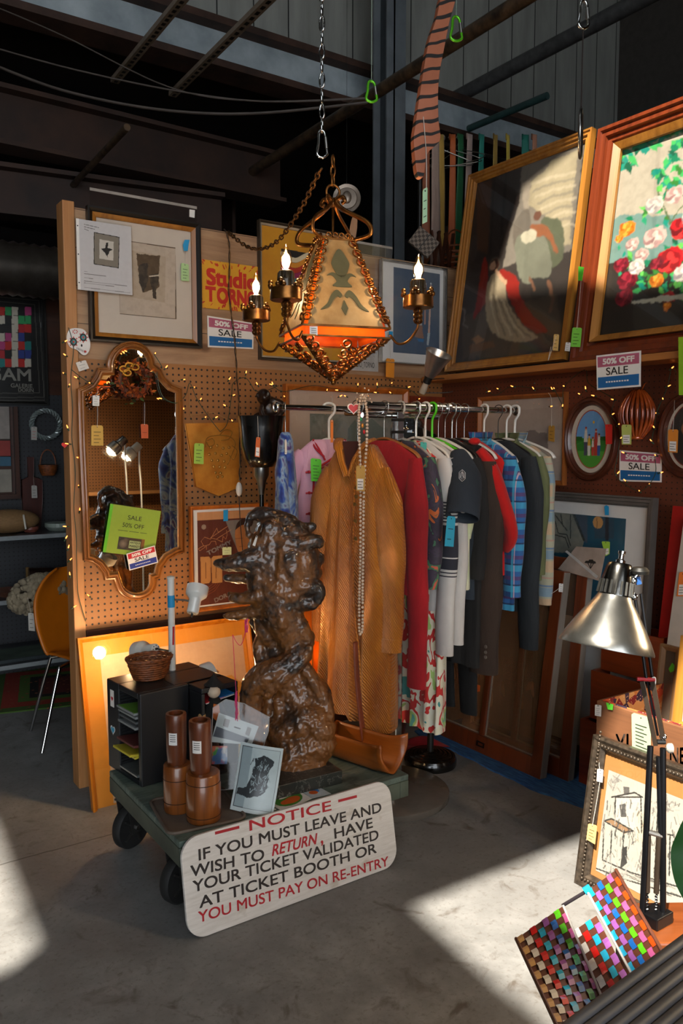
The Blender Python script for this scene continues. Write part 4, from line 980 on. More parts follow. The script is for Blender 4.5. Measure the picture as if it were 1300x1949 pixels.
MB().lathe([(0.03,0.0),(0.034,0.006),(0.03,0.014)],AMB,20).build('foot',t,smooth=60)
MB().tube([(0,0.02,0.20),(0,0.045,0.24),(0,0.062,0.245)],0.003,AMB,6).build('hanger',t)
price_tag('pale green tag hanging in front of the amber ribbed basket',RIGHT,z8((795,642),(876,642),(874,806),(796,806)),'#b6bd62',y=-0.135,sticker=True)
GX=T((3.0,0,0.0),R(-90),R(-2.5))
s=picture('framed_picture','tall blue aquatint with white mat in a stepped grey frame leaning on the right-hand wall',GX,[(1030,934),(1237,947),(1215,1530),(1010,1370)],0.045,M('pewter_frame','#6d6660',0.4,0.3,var=0.1),0.04,prof=PROF,board=M('white_mat',''),art=Z(1030,930,5.909,(-20,255),(930,332),(915,1500),(-40,1400)),step=0.003,base='#24556b')
zg_=lambda*p:Z(1030,930,5.909,*p)
s.poly(zg_((-30,250),(370,285),(480,600),(450,720),(-30,720)),'#8f8d80');s.poly(zg_((380,290),(520,300),(520,620),(470,580)),'#4e5866')
for pts in (((360,290),(480,590)),((375,290),(490,580)),((160,370),(190,500),(290,520),(330,640)),((160,520),(270,550),(310,660)),((160,300),(290,470)),((330,300),(330,560)),((220,290),(240,400))):s.line(zg_(*pts),0.006,'#3a3a34')
s.poly(zg_((600,320),(820,335),(820,560),(600,560)),'#3a4a58',0.7);s.line(zg_((740,340),(740,560)),0.02,'#2c2f38');s.dot(*zg_((638,382))[0],0.028,'#c9955c');s.line(zg_((628,330),(628,440)),0.003,'#5a4a3a');s.mottle(9,'#123a4c',0.35)
finish(s)
part_patch(s.t,s.X,zg_((712,200),(736,185),(762,200),(762,300),(718,298)),-0.03,BLUETAPE,'blue_tape')
price_tag('lime tag stuck low on the blue aquatint',GX,zg_((680,592),(775,597),(770,735),(725,760)),'#9cc840',y=-0.05,lines=1,sticker=True)
SXm=T((2.83,0,0.0),R(-90),R(-5));q=zg_((400,650),(735,675),(660,1040),(190,905))
b=[L(SXm,*p,0) for p in q];X2=SXm @ Matrix.Translation((b[3][0],0,b[3][1]));t=thing('sleeved_print','clear sleeve with a small mushroom print resting on top of the window sashes','print',X2)
b=[(x - b[3][0]*1,z) for x,z in b];zb=L(SXm,*q[3],0)[1];b=[(x,z - zb) for x,z in b]
MB().prism(b,-0.002,0,M('sleeve_paper','#a59488',0.5)).build('sheet',t)
PL=lambda*p:[L(X2,*k,-0.003) for k in zg_(*p)]
MB().prism(PL((270,710),(290,695),(640,985),(620,1010)),-0.0035,-0.002,M('tape_clear','#b9b6b4',0.3)).build('tape_strip',t)
m=MB()
for cx_,cy_,w_ in ((525,825,40),(560,812,34),(588,830,30)):
 m.prism(PL((cx_ - w_,cy_+10),(cx_ - w_*.6,cy_ - 14),(cx_+w_*.6,cy_ - 14),(cx_+w_,cy_+10),(cx_,cy_+16)),-0.0026,-0.0022,INK);m.prism(PL((cx_ - 5,cy_+12),(cx_+5,cy_+12),(558,900),(550,900)),-0.0026,-0.0022,INK)
m.build('mushroom_drawing',t)
zs=lambda*p:Z(580,1100,2.407,*p)
SASH=wood('sash_wood','#7a3a1c','#4d1f0d',0.35,coat=0.2);SASHY=wood('sash_wood_lying','#7a3a1c','#4d1f0d',0.35,'Y',coat=0.2);GREYW=wood('weathered_edge','#8d8378','#5e564e',0.7)
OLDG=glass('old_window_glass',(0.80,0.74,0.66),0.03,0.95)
_t=OLDG.node_tree;_o=_t.nodes['Material Output'];_s=_o.inputs[0].links[0].from_socket;_d=_t.nodes.new('ShaderNodeBsdfDiffuse');_d.inputs[0].default_value=(*lin('#a87a55'),1);_x=_t.nodes.new('ShaderNodeMixShader');_n=_t.nodes.new('ShaderNodeTexNoise');_n.inputs['Scale'].default_value=3.0  # brown diffuse share in the panes stands in for the reflected warm room
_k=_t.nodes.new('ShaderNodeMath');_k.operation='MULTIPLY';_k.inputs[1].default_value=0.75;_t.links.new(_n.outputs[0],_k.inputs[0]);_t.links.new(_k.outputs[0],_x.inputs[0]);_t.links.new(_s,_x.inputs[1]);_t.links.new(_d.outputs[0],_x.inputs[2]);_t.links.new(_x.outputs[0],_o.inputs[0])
def sash(label,y0,y1,xb,lean,h,panes,rail=0.085,stile=0.06,th=0.045):
 """stands on the floor: near edge at world y0, far edge y1"""
 w=y1 - y0;X2=T((xb,(y0+y1)/2,0.001),R(-90),lean);t=thing('window_sash',label,'window sash',X2,'old window sashes leaning on the wall')
 f=MB()
 f.box(-w/2,-w/2+stile,-th,0,0,h,SASH);f.build('stile',t,bevel=0.003);MB().box(w/2 - stile,w/2,-th,0,0,h,SASH).build('stile',t,bevel=0.003)
 MB().box(-w/2+stile,w/2 - stile,-th,0,0,rail,SASH).build('bottom_rail',t,bevel=0.003);MB().box(-w/2+stile,w/2 - stile,-th,0,h - 0.06,h,SASH).build('top_rail',t,bevel=0.003)
 MB().box(w/2 - 0.001,w/2+0.001,-th*0.95,-0.002,0.005,h - 0.005,GREYW).build('bare_edge',t)
 iw=w - 2*stile
 for k in range(1,panes):
  c=-w/2+stile+iw*k/panes;MB().box(c - 0.014,c+0.014,-th*0.9,-0.008,rail,h - 0.06,SASH).build('muntin',t,bevel=0.002)
 for k in range(panes):
  a=-w/2+stile+iw*k/panes+(0.014 if k else 0);c=-w/2+stile+iw*(k+1)/panes - (0.014 if k < panes - 1 else 0)
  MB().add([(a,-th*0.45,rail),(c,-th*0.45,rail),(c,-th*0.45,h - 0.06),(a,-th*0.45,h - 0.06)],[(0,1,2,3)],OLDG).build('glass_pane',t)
  bd=MB()
  for e in ((a,a+0.006,rail,h - 0.06),(c - 0.006,c,rail,h - 0.06),(a,c,rail,rail+0.006)):bd.box(e[0],e[1],-th*0.6,-th*0.46,e[2],e[3],M('putty','#8a7c6e',0.8))
  bd.build('putty',t)
 MB().frame(-0.03+w*0.02,0.02+w*0.02,0.03,0.055,[(0,-th),(0,-th - 0.004),(0.006,-th - 0.004),(0.006,-th)],M('black_iron','#1c1917',0.5,0.5)).build('finger_lift',t)
 return t
yb0=P(1037,1484,2,0).y;yb1=P(820,1390,2,0).y
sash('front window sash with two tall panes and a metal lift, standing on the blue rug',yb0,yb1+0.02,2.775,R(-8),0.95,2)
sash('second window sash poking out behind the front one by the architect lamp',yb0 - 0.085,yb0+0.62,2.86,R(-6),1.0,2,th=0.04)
SX=T((2.70,0,0),R(-90),R(-8))
price_tag('white barcode sticker tag on the upper stile of the front window sash',T((2.76,0,0),R(-90),R(-7)),Z(1020,1050,4.532,(203,272),(236,278),(230,350),(200,345)),'#dcdad6',y=-0.03)
price_tag('white barcode sticker tag halfway down the second window sash',T((2.85,0,0),R(-90),R(-7)),Z(1020,1050,4.532,(335,455),(358,458),(345,528),(326,524)),'#dcdad6',y=-0.02)
price_tag('orange tag dangling below the dark blazer in front of the window sash',T((2.62,0,0),R(-90)),Z(580,1100,2.407,(776,486),(804,492),(802,520),(772,528)),'#e0641c',y=0.0,lines=1)
zq=lambda*p:Z(1200,640,2.953,*p)
RX_=T((2.93,0,0),R(-90),R(-5));q=[L(RX_,*p,0) for p in zq((238,952),(400,935),(260,2150),(100,2140))];zb=min(z for x,z in q);q=[(x,max(0,z)) for x,z in q]
def slab(name,label,cat,X,pts,th,m,z0=0.0):
 cx=sum(a for a,b in pts)/len(pts);zb=min(b for a,b in pts);X2=X @ Matrix.Translation((cx,0,zb));t=thing(name,label,cat,X2)
 MB().prism([(a - cx,b - zb) for a,b in pts],0,th,m).build('panel',t,bevel=0.002);return t,X2
xa,ztp=L(RX_,*zq((238,952))[0],0);xb_,_=L(RX_,*zq((330,948))[0],0)
slab('red_board','tall matt red board leaning on the right-hand wall beside the stepped grey frame','board',RX_,[(xa - 0.035,0),(xa+0.42,0),(xa+0.40,ztp),(xa,ztp)],0.02,M('matt_red','#a3120c',0.5,var=0.08))
WX_=T((2.87,0,0),R(-90),R(-5.5));xa,ztp=L(WX_,*zq((300,1020))[0],0);xl,zl=L(WX_,*zq((200,1740))[0],0)
t,X2=slab('white_canvas','white canvas leaning in front of the red board at the right edge','canvas',WX_,[(xl - 0.03,0),(xl+0.5,0),(xa+0.45,ztp),(xa,ztp)],0.018,M('canvas_white','#b9ada0',0.7,var=0.05))
price_tag('orange card with white label on the white canvas at the right edge',WX_,zq((275,1325),(318,1325),(318,1460),(260,1462)),'#e0762a',y=-0.006,sticker=True)
FX_=T((2.66,0,0),R(-90),R(-6))
s=picture('framed_picture','small empty picture in a pale oak frame behind the floral-lined crate',FX_,zq((168,1728),(275,1750),(235,2250),(120,2200)),0.022,wood('pale_oak','#9c7a52','#6e5232',0.5),0.02,step=0.006,base='#5c4f42');finish(s)
part_patch(s.t,s.X,zq((215,1870),(235,1835),(248,1850),(245,1880),(225,1890)),-0.03,M('green_tape',''),'green_tape')
s=picture('framed_picture','yellow oak framed white print at the right edge behind the floral-lined crate',T((2.58,0,0),R(-90),R(-6)),zq((282,1690),(420,1700),(400,2250),(230,2200)),0.03,wood('yellow_oak','#c08a3a','#8a5a1c',0.45),0.02,step=0.006,base='#cfc4b6');finish(s)
def drawer_box(label,x0,x1,y0,y1,z0,z1):
 t=thing('storage_tray',label,'tray',((x0+x1)/2,(y0+y1)/2,z0),'red-brown wooden drawers stacked by the wall');Mi=PM[t.name].inverted();w=(x1 - x0)/2;d=(y1 - y0)/2;h=z1 - z0;k=0.014
 RW=wood('red_drawer_wood','#8a3a18','#5a200c',0.3,'Y',coat=0.3)
 MB().box(-w,-w+k,-d,d,0,h,RW).build('front',t,bevel=0.002);MB().box(w - k,w,-d,d,0,h,RW).box(-w+k,w - k,-d,-d+k,0,h,RW).box(-w+k,w - k,d - k,d,0,h,RW).build('sides',t);MB().box(-w+k,w - k,-d+k,d - k,0,k,RW).build('bottom',t)
dy=P(1190,1420,0,2.9).y
drawer_box('lowest red-brown wooden drawer stacked between the sashes and the crate',2.86,3.08,1.90,2.30,0.0,0.30)
drawer_box('middle red-brown wooden drawer stacked between the sashes and the crate',2.90,3.08,1.93,2.28,0.302,0.52)
drawer_box('top red-brown wooden drawer stacked between the sashes and the crate',2.94,3.08,1.96,2.26,0.522,0.72)
def mat_rug():
 n=NT('blue_woven');v=n.coord((1,1,1),(0,0,R(30)));w=n.noise(n.coord((90,14,1)),1.0,4);c=n.ramp(w,[(0.3,lin('#1d4272')),(0.55,lin('#2c629a')),(0.8,lin('#4a80b4'))])
 n.color(n.mixc(n.ramp(n.noise(n.coord(),3,4),[(0.5,(0,0,0)),(0.8,(0.5,)*3)]),c,lin('#20355a')));n.set(Roughness=0.95);n.bump(w,0.6,0.006);return n.m
RUGB=mat_rug();rr=random.Random(2)
e=[P(*p,2,0.0) for p in zs((540,745),(690,800),(850,880),(1060,980),(1290,1065))]
pts=[(p.x,p.y) for p in e];xr=XR - 0.02
jag=[]
for i in range(len(pts) - 1):
 for k in range(10):
  t_=k/10;jag.append((pts[i][0]+(pts[i+1][0] - pts[i][0])*t_+rr.uniform(-0.006,0.006),pts[i][1]+(pts[i+1][1] - pts[i][1])*t_))
poly=jag+[(jag[-1][0],1.2),(xr,1.2),(xr,pts[0][1]+0.12),(jag[0][0]+0.04,pts[0][1]+0.12)]
m=MB();m.prism(poly,-0.008,-0.0005,RUGB,Matrix(((1,0,0,0),(0,0,1,0),(0,-1,0,0),(0,0,0,1))))
m.solo('blue_rug','blue woven rug with frayed edge under the leaning window sashes','rug')
wr=lambda pts,x=XR - 0.012:[P(a,b,0,x) for a,b in pts]
cords=[wr(z8((-330,330),(-250,400),(-120,330),(60,340),(225,350),(310,480),(320,330),(490,190),(520,300),(680,400),(730,440),(710,560),(760,640),(780,750),(760,900),(740,1050),(830,1140),(945,1190),(1025,1130),(1075,1030),(1070,900),(1110,880)),XR - 0.03),
  wr(z8((1040,780),(1060,670),(1080,550),(1130,430),(1170,330),(1205,180),(1240,210)),XR - 0.04)]
bulbs=wr(z8((70,350),(222,352),(240,350),(320,325),(492,185),(497,350),(448,390),(570,405),(208,492),(306,492),(712,560),(730,437),(765,645),(785,755),(757,1048),(828,1108),(1025,1137),(1112,1040),(1080,898),(815,876),(1040,780),(1062,667),(1083,548),(1135,432),(1172,328),(1203,180),(1045,785),(945,1195),(-100,330),(-220,350),(-310,370),(75,300)),XR - 0.05)
string_lights('string_lights','fairy lights looped across the dark right-hand wall round the oval frames',cords,bulbs)
A,B=D(803,748,4.0),D(836,672,3.9);ax=(B - A).normalized();up_=ax.to_track_quat('Z','X').to_matrix().to_4x4();ln=(B - A).length
t=thing('clamp_lamp','spun aluminium clamp lamp with bulb grip pointing up at the end of the painting shelf','lamp',Matrix.Translation(A) @ up_)
ALU=M('spun_aluminium','#b9b2aa',0.3,0.9,var=0.08)
MB().lathe([(0.024,ln*0.42),(0.03,ln*0.5),(0.042,ln*0.62),(0.05,ln*0.8),(0.066,ln),(0.068,ln),(0.052,ln*0.8),(0.04,ln*0.62),(0.02,ln*0.46)],ALU,32,cap=False).build('reflector',t,smooth=60)
MB().lathe([(0.02,ln*0.26),(0.021,ln*0.3),(0.019,ln*0.33),(0.021,ln*0.36),(0.02,ln*0.42)],BLACK,20).build('socket',t,smooth=40)
MB().lathe([(0.017,0.0),(0.018,ln*0.08),(0.014,ln*0.26)],M('bone_plastic','#b9a690',0.4),16).build('grip',t,smooth=40)
C=PM[t.name].inverted() @ P(858,722,1,3.45);MB().tube([(0.0,0.0,ln*0.34),C*0.5+Vector((0,0,ln*0.2)),C],0.004,STEEL,6).ball(C,0.018,BROWNB,8,6).build('clamp',t)
MB().tube(spl([C,C+Vector((0.04,0,0.02)),C+Vector((0.09,0.01,0.03)),C+Vector((0.085,0.0,-0.01)),C+Vector((0.02,0,-0.02)),C+Vector((-0.05,0,-0.05)),Vector((0,0,0))],5),0.0028,M('grey_cable','#6e6a66',0.6),6).build('cable',t)
# THE CLOTHES RAIL
RY=2.66;RYB=2.95;rail=lambda px,py:P(px,py,1,RY)
RZ=rail(770,775).z
t=thing('clothes_rack','chrome clothes rack with one round pedestal foot and telescopic rail full of garments','clothes rack',(2.08,2.69,0))
Mi=PM[t.name].inverted();loc=lambda p:Mi @ Vector(p)
xl,xm0,xm1,xr_=P(525,768,1,RYB).x,rail(690,768).x,rail(850,777).x,rail(982,782).x
MB().lathe([(0.262,0),(0.265,0.004),(0.265,0.026),(0.26,0.03),(0.03,0.034)],M('satin_steel','#8f867c',0.22,0.55,var=0.08),56).build('round_base',t,smooth=40)
MB().box(-0.018+0.02,0.018+0.02,-0.048,-0.012,0.03,RZ - 0.02,CHROME).build('post',t,bevel=0.003)
m=MB()
for z in (RZ - 0.06,RZ - 0.11,RZ - 0.15):m.box(0,0.04,-0.05,-0.01,z,z+0.012,BLACK)
m.build('post_bands',t)
tube_x=lambda a,b,y,z,r,mm:MB().tube([loc((a,y,z)),loc((b,y,z))],r,mm,16)
tube_x(xm0,xm1,RY,RZ,0.019,CHROME).build('rail',t,smooth=40);tube_x(xl,xm0+0.22,RYB,RZ,0.0125,CHROME).build('extension_rail',t,smooth=40);tube_x(xm1 - 0.1,xr_,RY,RZ - 0.001,0.0135,CHROME).build('extension_rail',t,smooth=40)
tube_x(xm0+0.02,xm1 - 0.02,RY+0.03,RZ - 0.035,0.011,CHROME).build('lower_rail',t,smooth=40)
for x,y_ in ((xl,RYB),(xr_,RY),(xm0+0.23,RYB)):MB().ball(loc((x,y_,RZ)),(0.012,0.024,0.024),CHROME).build('end_cap',t,smooth=180)
for x in (xm0,xm1):MB().tube([loc((x - 0.012,RY,RZ)),loc((x+0.012,RY,RZ))],0.025,BLACK if x==xm0 else CHROME,18).build('collar',t,smooth=40)
p=loc(P(673,777,1,RY - 0.03));hh=MB();hp=[(0.0+0.02*0.0625*(16*math.sin(a) **3),0.02*0.0625*(13*math.cos(a) - 5*math.cos(2*a) - 2*math.cos(3*a) - math.cos(4*a))) for a in [2*math.pi*i/24 for i in range(24)]]
hX=T(p,FACE);hh.prism([(a*1.25,b*1.25) for a,b in hp],0,0.002,WHITE,hX).prism(hp,-0.001,0,SRED,hX);hh.build('heart_sticker',t)
MB().tube([loc((xm0+0.12,RY,RZ - 0.02)),loc((xm0+0.12,RYB,RZ - 0.02))],0.011,CHROME,12).build('cross_bar',t,smooth=40)
# hangers
HW=M('hanger_white','#e4ded4',0.35,var=0.04);HGREEN=M('hanger_green','#57c81e',0.4,var=0.05);HWOOD=wood('hanger_wood','#a86a34','#7a4620',0.35,'Y');HWIRE=M('hanger_wire','#b9b5ae',0.25,0.9,var=0.05);HBLK=M('hanger_black','#1b1a1a',0.4)
hn=[0]
LOW=0.05
def hanger(label,x,drop,w,m,r=0.006,rz=0.0,hookm=None,hr=0.0045,slope=0.085,y=None):
 drop+=LOW
 """hook over the rail at x; shoulders along local x which lies on world Y"""
 X2=T((x,RY if y is None else y,RZ+0.019),R(-90)+rz);t=thing('hanger',label,'hanger',X2,'clothes hangers on the chrome rail')
 k=MB();hp=[(0.026*math.cos(R(a)),0,-0.012+0.026*math.sin(R(a)) - 0.006) for a in range(-20,181,20)]
 hp=[(a,b,c+0.002) for a,b,c in hp];path=hp[::-1]
 path=[(-0.024,0,-0.03),(-0.026,0,-0.016)]+[(-0.026*math.cos(R(a)),0,-0.014+0.018*math.sin(R(a))) for a in range(15,180,15)]+[(0.024,0,-0.035),(0.008,0,-0.055),(0,0,-0.075),(0,0,-drop)]
 k.tube(spl(path,3),hr,hookm or m,7);k.build('hook',t,smooth=60)
 k=MB();a=[(-w/2,0,-drop - slope),(-w/2+0.03,0,-drop - slope+0.028),(-w*0.2,0,-drop - 0.018),(0,0,-drop),(w*0.2,0,-drop - 0.018),(w/2 - 0.03,0,-drop - slope+0.028),(w/2,0,-drop - slope)]
 k.tube(spl(a,5),r,m,8,flat=1.0 if r < 0.008 else 0.6)
 if r < 0.008:k.tube([(-w/2,0,-drop - slope),(w/2,0,-drop - slope)],r*0.8,m,7)
 k.build('shoulders',t,smooth=60);return t
# garments
def cloth(name,c1,c2=None,rough=0.85,weave=900,fold=None,sheen=0.2,bump=0.15):
 if name in _M:return _M[name]
 n=NT(name);c1=lin(c1);c2=lin(c2) if c2 else tuple(k*0.72 for k in c1)
 f=n.noise(n.coord((1,1,0.5)),6,4);n.color(n.ramp(f,[(0.3,c2),(0.7,c1)]));n.set(Roughness=rough,Sheen_Weight=sheen*min(1,sum(c1)*0.8))
 n.bump(n.math('ADD',n.math('MULTIPLY',n.noise(n.coord(),weave,2),0.06),n.noise(n.coord((1,1,0.45)),11,5,0.6,0.7)),0.5,0.02);_M[name]=n.m;return n.m
def plaid(name,base,bands,px=0.075,pz=0.09):
 n=NT(name);v=n.coord();s=n.xyz(v);c=n.ramp(n.noise(v,5,2),[(0.3,lin(base)),(0.7,lin(base))])
 for col,ax,off,wd,al in bands:
  k=n.math('FRACT',n.math('ADD',n.math('DIVIDE',s[ax],px if ax==0 else pz),off));k=n.math('LESS_THAN',k,wd);c=n.mixc(n.math('MULTIPLY',k,al),c,lin(col))
 n.color(c);n.set(Roughness=0.85,Sheen_Weight=0.2);n.bump(n.noise(n.coord((1,1,0.45)),11,5,0.6,0.7),0.45,0.02);_M[name]=n.m;return n.m
def blotch(name,cols,scale=9,rough=0.8,dist=0.6,detail=2):
 n=NT(name);v=n.coord((1,2,1));f=n.noise(v,scale,detail,0.5,dist);k=len(cols)
 n.color(n.ramp(f,[(0.25+0.5*i/(k - 1),lin(c)) for i,c in enumerate(cols)],'CONSTANT' if dist < 1 else 'LINEAR'));n.set(Roughness=rough,Sheen_Weight=0.15);_M[name]=n.m;return n.m
def garment(name,label,cat,x,m,w=0.42,length=0.7,t0=0.035,t1=0.07,drop=0.10,sleeve=None,slw=0.062,slm=None,flare=1.0,folds=5,amp=0.006,seed=0,rz=0.0,neck=0.075,hem=None,y=None,slope=0.085,sl_out=0.02,sides=(-1,1),cuff=None,collar=None,group='garments on the chrome rail',rows=34,sl_fwd=0.0,slx=None):
 """hangs below a hanger: body is a closed folded sack, sleeves hang at its sides; local x = across, z = up (0 at shoulder line), -y = front"""
 drop+=LOW;rg=random.Random(seed+100)
 if w > 0.42:t0*=0.6;t1*=0.6
 X2=T((x,RY if y is None else y,RZ+0.019 - drop+0.012),R(-90)+rz);t=thing(name,label,cat,X2,group)
 ph=[rg.uniform(0,6.28) for _ in range(8)];fq=[rg.uniform(0.7,1.3)*folds for _ in range(3)]
 def body(u,v):
  a=2*math.pi*u;ca,sa=math.cos(a),math.sin(a)
  if v < 0.10:
   k=v/0.10;hw=neck+(w/2 - neck)*k **0.85;z=-slope*k **1.15;th=t0*(0.45+0.55*k)
   z+=0.0
  else:
   k=(v - 0.10)/0.90;hw=w/2*(1 - 0.10*math.sin(math.pi*min(1,k*2.2))*(k < 0.45)+(flare - 1)*k);z=-slope - (length - slope)*k;th=t0+(t1 - t0)*k **0.7
  kk=max(0.0,v - 0.08) **0.8
  e=abs(ca) **0.75*(1 if ca > 0 else -1);g=abs(sa) **0.8*(1 if sa > 0 else -1)
  ripple=amp*kk*(math.sin(fq[0]*e*3+ph[0]+1.4*k)+0.7*math.sin(fq[1]*e*5+ph[1] - k)+0.3*math.sin(9*k+ph[2]+e*3))
  zz=z+(hem(e) if hem and v > 0.97 else 0)+0.004*kk*math.sin(e*7+ph[3])
  if v < 0.10:zz=z if abs(e)*hw > 0 else z
  if v < 0.10:zz=-slope*(max(0.0,(abs(e)*hw - neck)/(w/2 - neck)) if w/2 > neck else 0) **1.1*1.0 - (slope*k **1.6)*(1 - abs(e))*0.9
  return (e*hw,g*th+ripple,zz)
 mb=MB();nu,nv=56,rows;vs=[]
 for j in range(nv+1):
  for i in range(nu):vs.append(body(i/nu,j/nv))
 fs=[(j*nu+i,j*nu+(i+1) % nu,(j+1)*nu+(i+1) % nu,(j+1)*nu+i) for j in range(nv) for i in range(nu)]
 mb.add(vs,[f[::-1] for f in fs],m);bd=mb.build('body',t,smooth=180)
 if sleeve:
  for sd in sides:
   k=MB();sx=sd*(w/2 - slw*0.55);pts=[];rs=[];N=16
   for i in range(N+1):
    q=i/N;out=sl_out*math.sin(min(1,q*2.5)*1.57)
    pts.append((sx+sd*(out+(slx or 0)*q),-0.01 - sl_fwd*q+0.006*math.sin(q*7+ph[4]),-slope*0.70 - 0.012 - (sleeve)*q))
    rs.append(slw*(0.55+0.45*min(1,q*5))*(1 - 0.28*q)*(1+0.05*math.sin(q*17+ph[5])))
   k.tube(pts,rs,slm or m,18,flat=0.55+0.1*rg.random(),up0=(0,1,0));k.build('sleeve',t,smooth=70)
   if cuff:
    e=pts[-1];c=MB();c.tube([(e[0],e[1],e[2]+cuff[1]),(e[0],e[1],e[2] - 0.004)],[rs[-1]*1.05]*2,cuff[0],18,flat=0.6,up0=(0,1,0));c.build('cuff',t,smooth=60)
 if collar:
  c=MB();cm,ch=collar
  for sd in (-1,1):
   c.grid(lambda u,v:(sd*(neck*1.02*(1 - 0.55*u)),-t0*(0.2+1.1*u) - 0.006,0.012 - ch*v - 0.10*u **1.5 - 0.02*u*v+sd*0),8,5,cm)
   c.grid(lambda u,v:(sd*(neck*1.0*(1 - 0.15*v))*math.cos(1.57*u),t0*0.7*math.sin(1.57*u),0.010+ch*0.65*(1 - v) - 0.01*v),8,4,cm)
  o=c.build('collar',t,smooth=180);sl_=o.modifiers.new('thick','SOLIDIFY');sl_.thickness=0.004
 return t
XG=lambda px,py,y:P(px,py,1,y).x
BUT=M('button_brass','#8a6a3a',0.3,0.6)
def buttons(t,pts,r,m,name='buttons'):
 for p in pts:MB().lathe([(r,0),(r,0.002),(r*0.7,0.0032),(0,0.003)],m,14,Matrix.Translation(p) @ Matrix.Rotation(R(90),4,'X')).build('button',t,smooth=40)
tie=blotch('tie_dye_blue',('#0b1238','#142c7a','#2a4f96','#7f98ad','#46306e','#0f2250'),7,0.7,2.5)
xt_=P(543,775,1,RYB).x;RT_=R(-30)
hanger('white plastic hanger with the tie-dye blouse at the left end of the rail',xt_,0.075,0.30,HW,0.005,RT_,HWIRE,0.002,y=RYB)
garment('blouse','blue and violet tie-dye blouse hanging at the left end of the rail','blouse',xt_,tie,0.26,0.62,0.035,0.05,0.085,sleeve=0.46,slw=0.05,rz=RT_,seed=1,amp=0.012,neck=0.06,y=RYB)
pinkm=cloth('pink_cotton','#d8a9bb','#c08ba4');redt=cloth('red_trim','#b31226','#8a0c1c')
px_=XG(626,780,RYB);yaw2=R(56)
hanger('white plastic childs hanger inside the pink jacket on the left extension',px_,0.10,0.25,HW,0.006,yaw2,None,0.006,0.07,y=RYB)
g=garment('child_jacket','pink childs jacket with crossed red trim and small embroidered face','jacket',px_,pinkm,0.28,0.52,0.03,0.045,0.115,sleeve=0.20,slw=0.045,rz=yaw2,seed=4,amp=0.004,neck=0.07,slope=0.06,sl_out=0.03,slx=0.03,y=RYB)
fy=-0.052
m=MB()
for dx in (0,0.014):
 m.tube(spl([(-0.068,-0.01,0.0),(-0.06+dx,-0.03,-0.035),(-0.02+dx*0.3,fy+0.008,-0.075 - dx)],6),0.0052,redt,6,flat=0.6)
 m.tube(spl([(0.07,-0.01,0.0),(0.066,-0.032,-0.045 - dx),(0.01,fy+0.004,-0.085 - dx),(-0.055+dx,fy,-0.135),(-0.066+dx,fy,-0.20),(-0.066+dx,fy,-0.32),(-0.075+dx,fy,-0.43),(-0.09+dx,fy,-0.47)],6),0.005,redt,6,flat=0.6)
m.build('red_trim',g,smooth=180)
m=MB()
for z in (-0.14,-0.23,-0.32):m.tube([(-0.058,fy - 0.004,z),(-0.10,fy - 0.002,z - 0.002)],0.004,redt,6);m.ball((-0.085,fy - 0.006,z),0.007,redt,8,6)
m.build('knot_buttons',g)
m=MB();m.add([(0.05+0.016*math.cos(i*.52),fy - 0.002,-0.175+0.017*math.sin(i*.52)) for i in range(12)],[tuple(range(12))],M('embroidery_teal','#4a8aa0',0.7));m.ball((0.055,fy,-0.192),(0.02,0.004,0.012),M('embroidery_dark','#1f2a44',0.7),10,6);m.ball((0.06,fy,-0.228),(0.012,0.004,0.008),redt,8,5)
m.build('embroidered_face',g)
GTX=T(g.matrix_world.translation,R(-90)+yaw2)
price_tag('bright green tag hanging on the front of the pink childs jacket',GTX,zc((395,658),(484,668),(482,852),(400,848)),'#55c22a',y=-0.075,lines=5)
price_tag('narrow orange ribbon tag hanging above the pink childs jacket',GTX,zc((560,345),(582,345),(582,530),(560,530)),'#e0761a',tie=zc((572,130),(573,240)),y=-0.09,lines=0)
TDX=T((xt_ - 0.02,RYB - 0.16,0),FACE)
price_tag('cream and brown tag hanging on the sleeve of the tie-dye blouse',TDX,zc((153,695),(192,698),(183,880),(145,874)),'#d9b873',y=0,sticker=True)
def mat_gold():
 n=NT('gold_silk');v=n.coord((1,1,1),(R(0),R(25),0));w=n.new('ShaderNodeTexWave');w.inputs['Scale'].default_value=55;w.inputs['Distortion'].default_value=2.0;n.lk(v,w.inputs[0])
 f=n.noise(n.coord((1,1,0.4)),5,4);c=n.ramp(f,[(0.3,lin('#8a450a')),(0.7,lin('#d88722'))])
 n.color(n.mixc(n.math('MULTIPLY',w.outputs[1],0.28),c,lin('#6e3d0c')));n.set(Roughness=0.34,Metallic=0.25,Sheen_Weight=0.1);n.bump(n.math('ADD',n.math('MULTIPLY',w.outputs[1],0.12),n.noise(n.coord((1.6,1.6,0.5)),7,6,0.6,1.0)),0.75,0.03);_M['gold_silk']=n.m;return n.m
goldm=mat_gold();xg_=P(697,850,1,RY - 0.03).x - 0.02
gyaw=R(22)
hanger('white plastic hanger showing at the open neck of the gold jacket',xg_,0.135,0.24,HW,0.007,gyaw,HWIRE,0.0025)
g=garment('gold_jacket','long gold brocade jacket with stand collar, frontmost on the rail, under a pearl strand','jacket',xg_,goldm,0.31,1.10,0.055,0.10,0.135,sleeve=0.72,slw=0.080,rz=gyaw,seed=9,amp=0.024,folds=4,neck=0.075,slope=0.125,sl_out=0.045,hem=lambda e:-0.06*e,flare=1.12,cuff=(goldm,0.05))
m=MB();m.tube(spl([(0.03,-0.062,-0.10),(0.035,-0.085,-0.3),(0.04,-0.09,-0.6),(0.075,-0.10,-0.86),(0.09,-0.10,-1.12)],8),0.006,goldm,6,flat=0.5);m.build('front_edge',g,smooth=180)
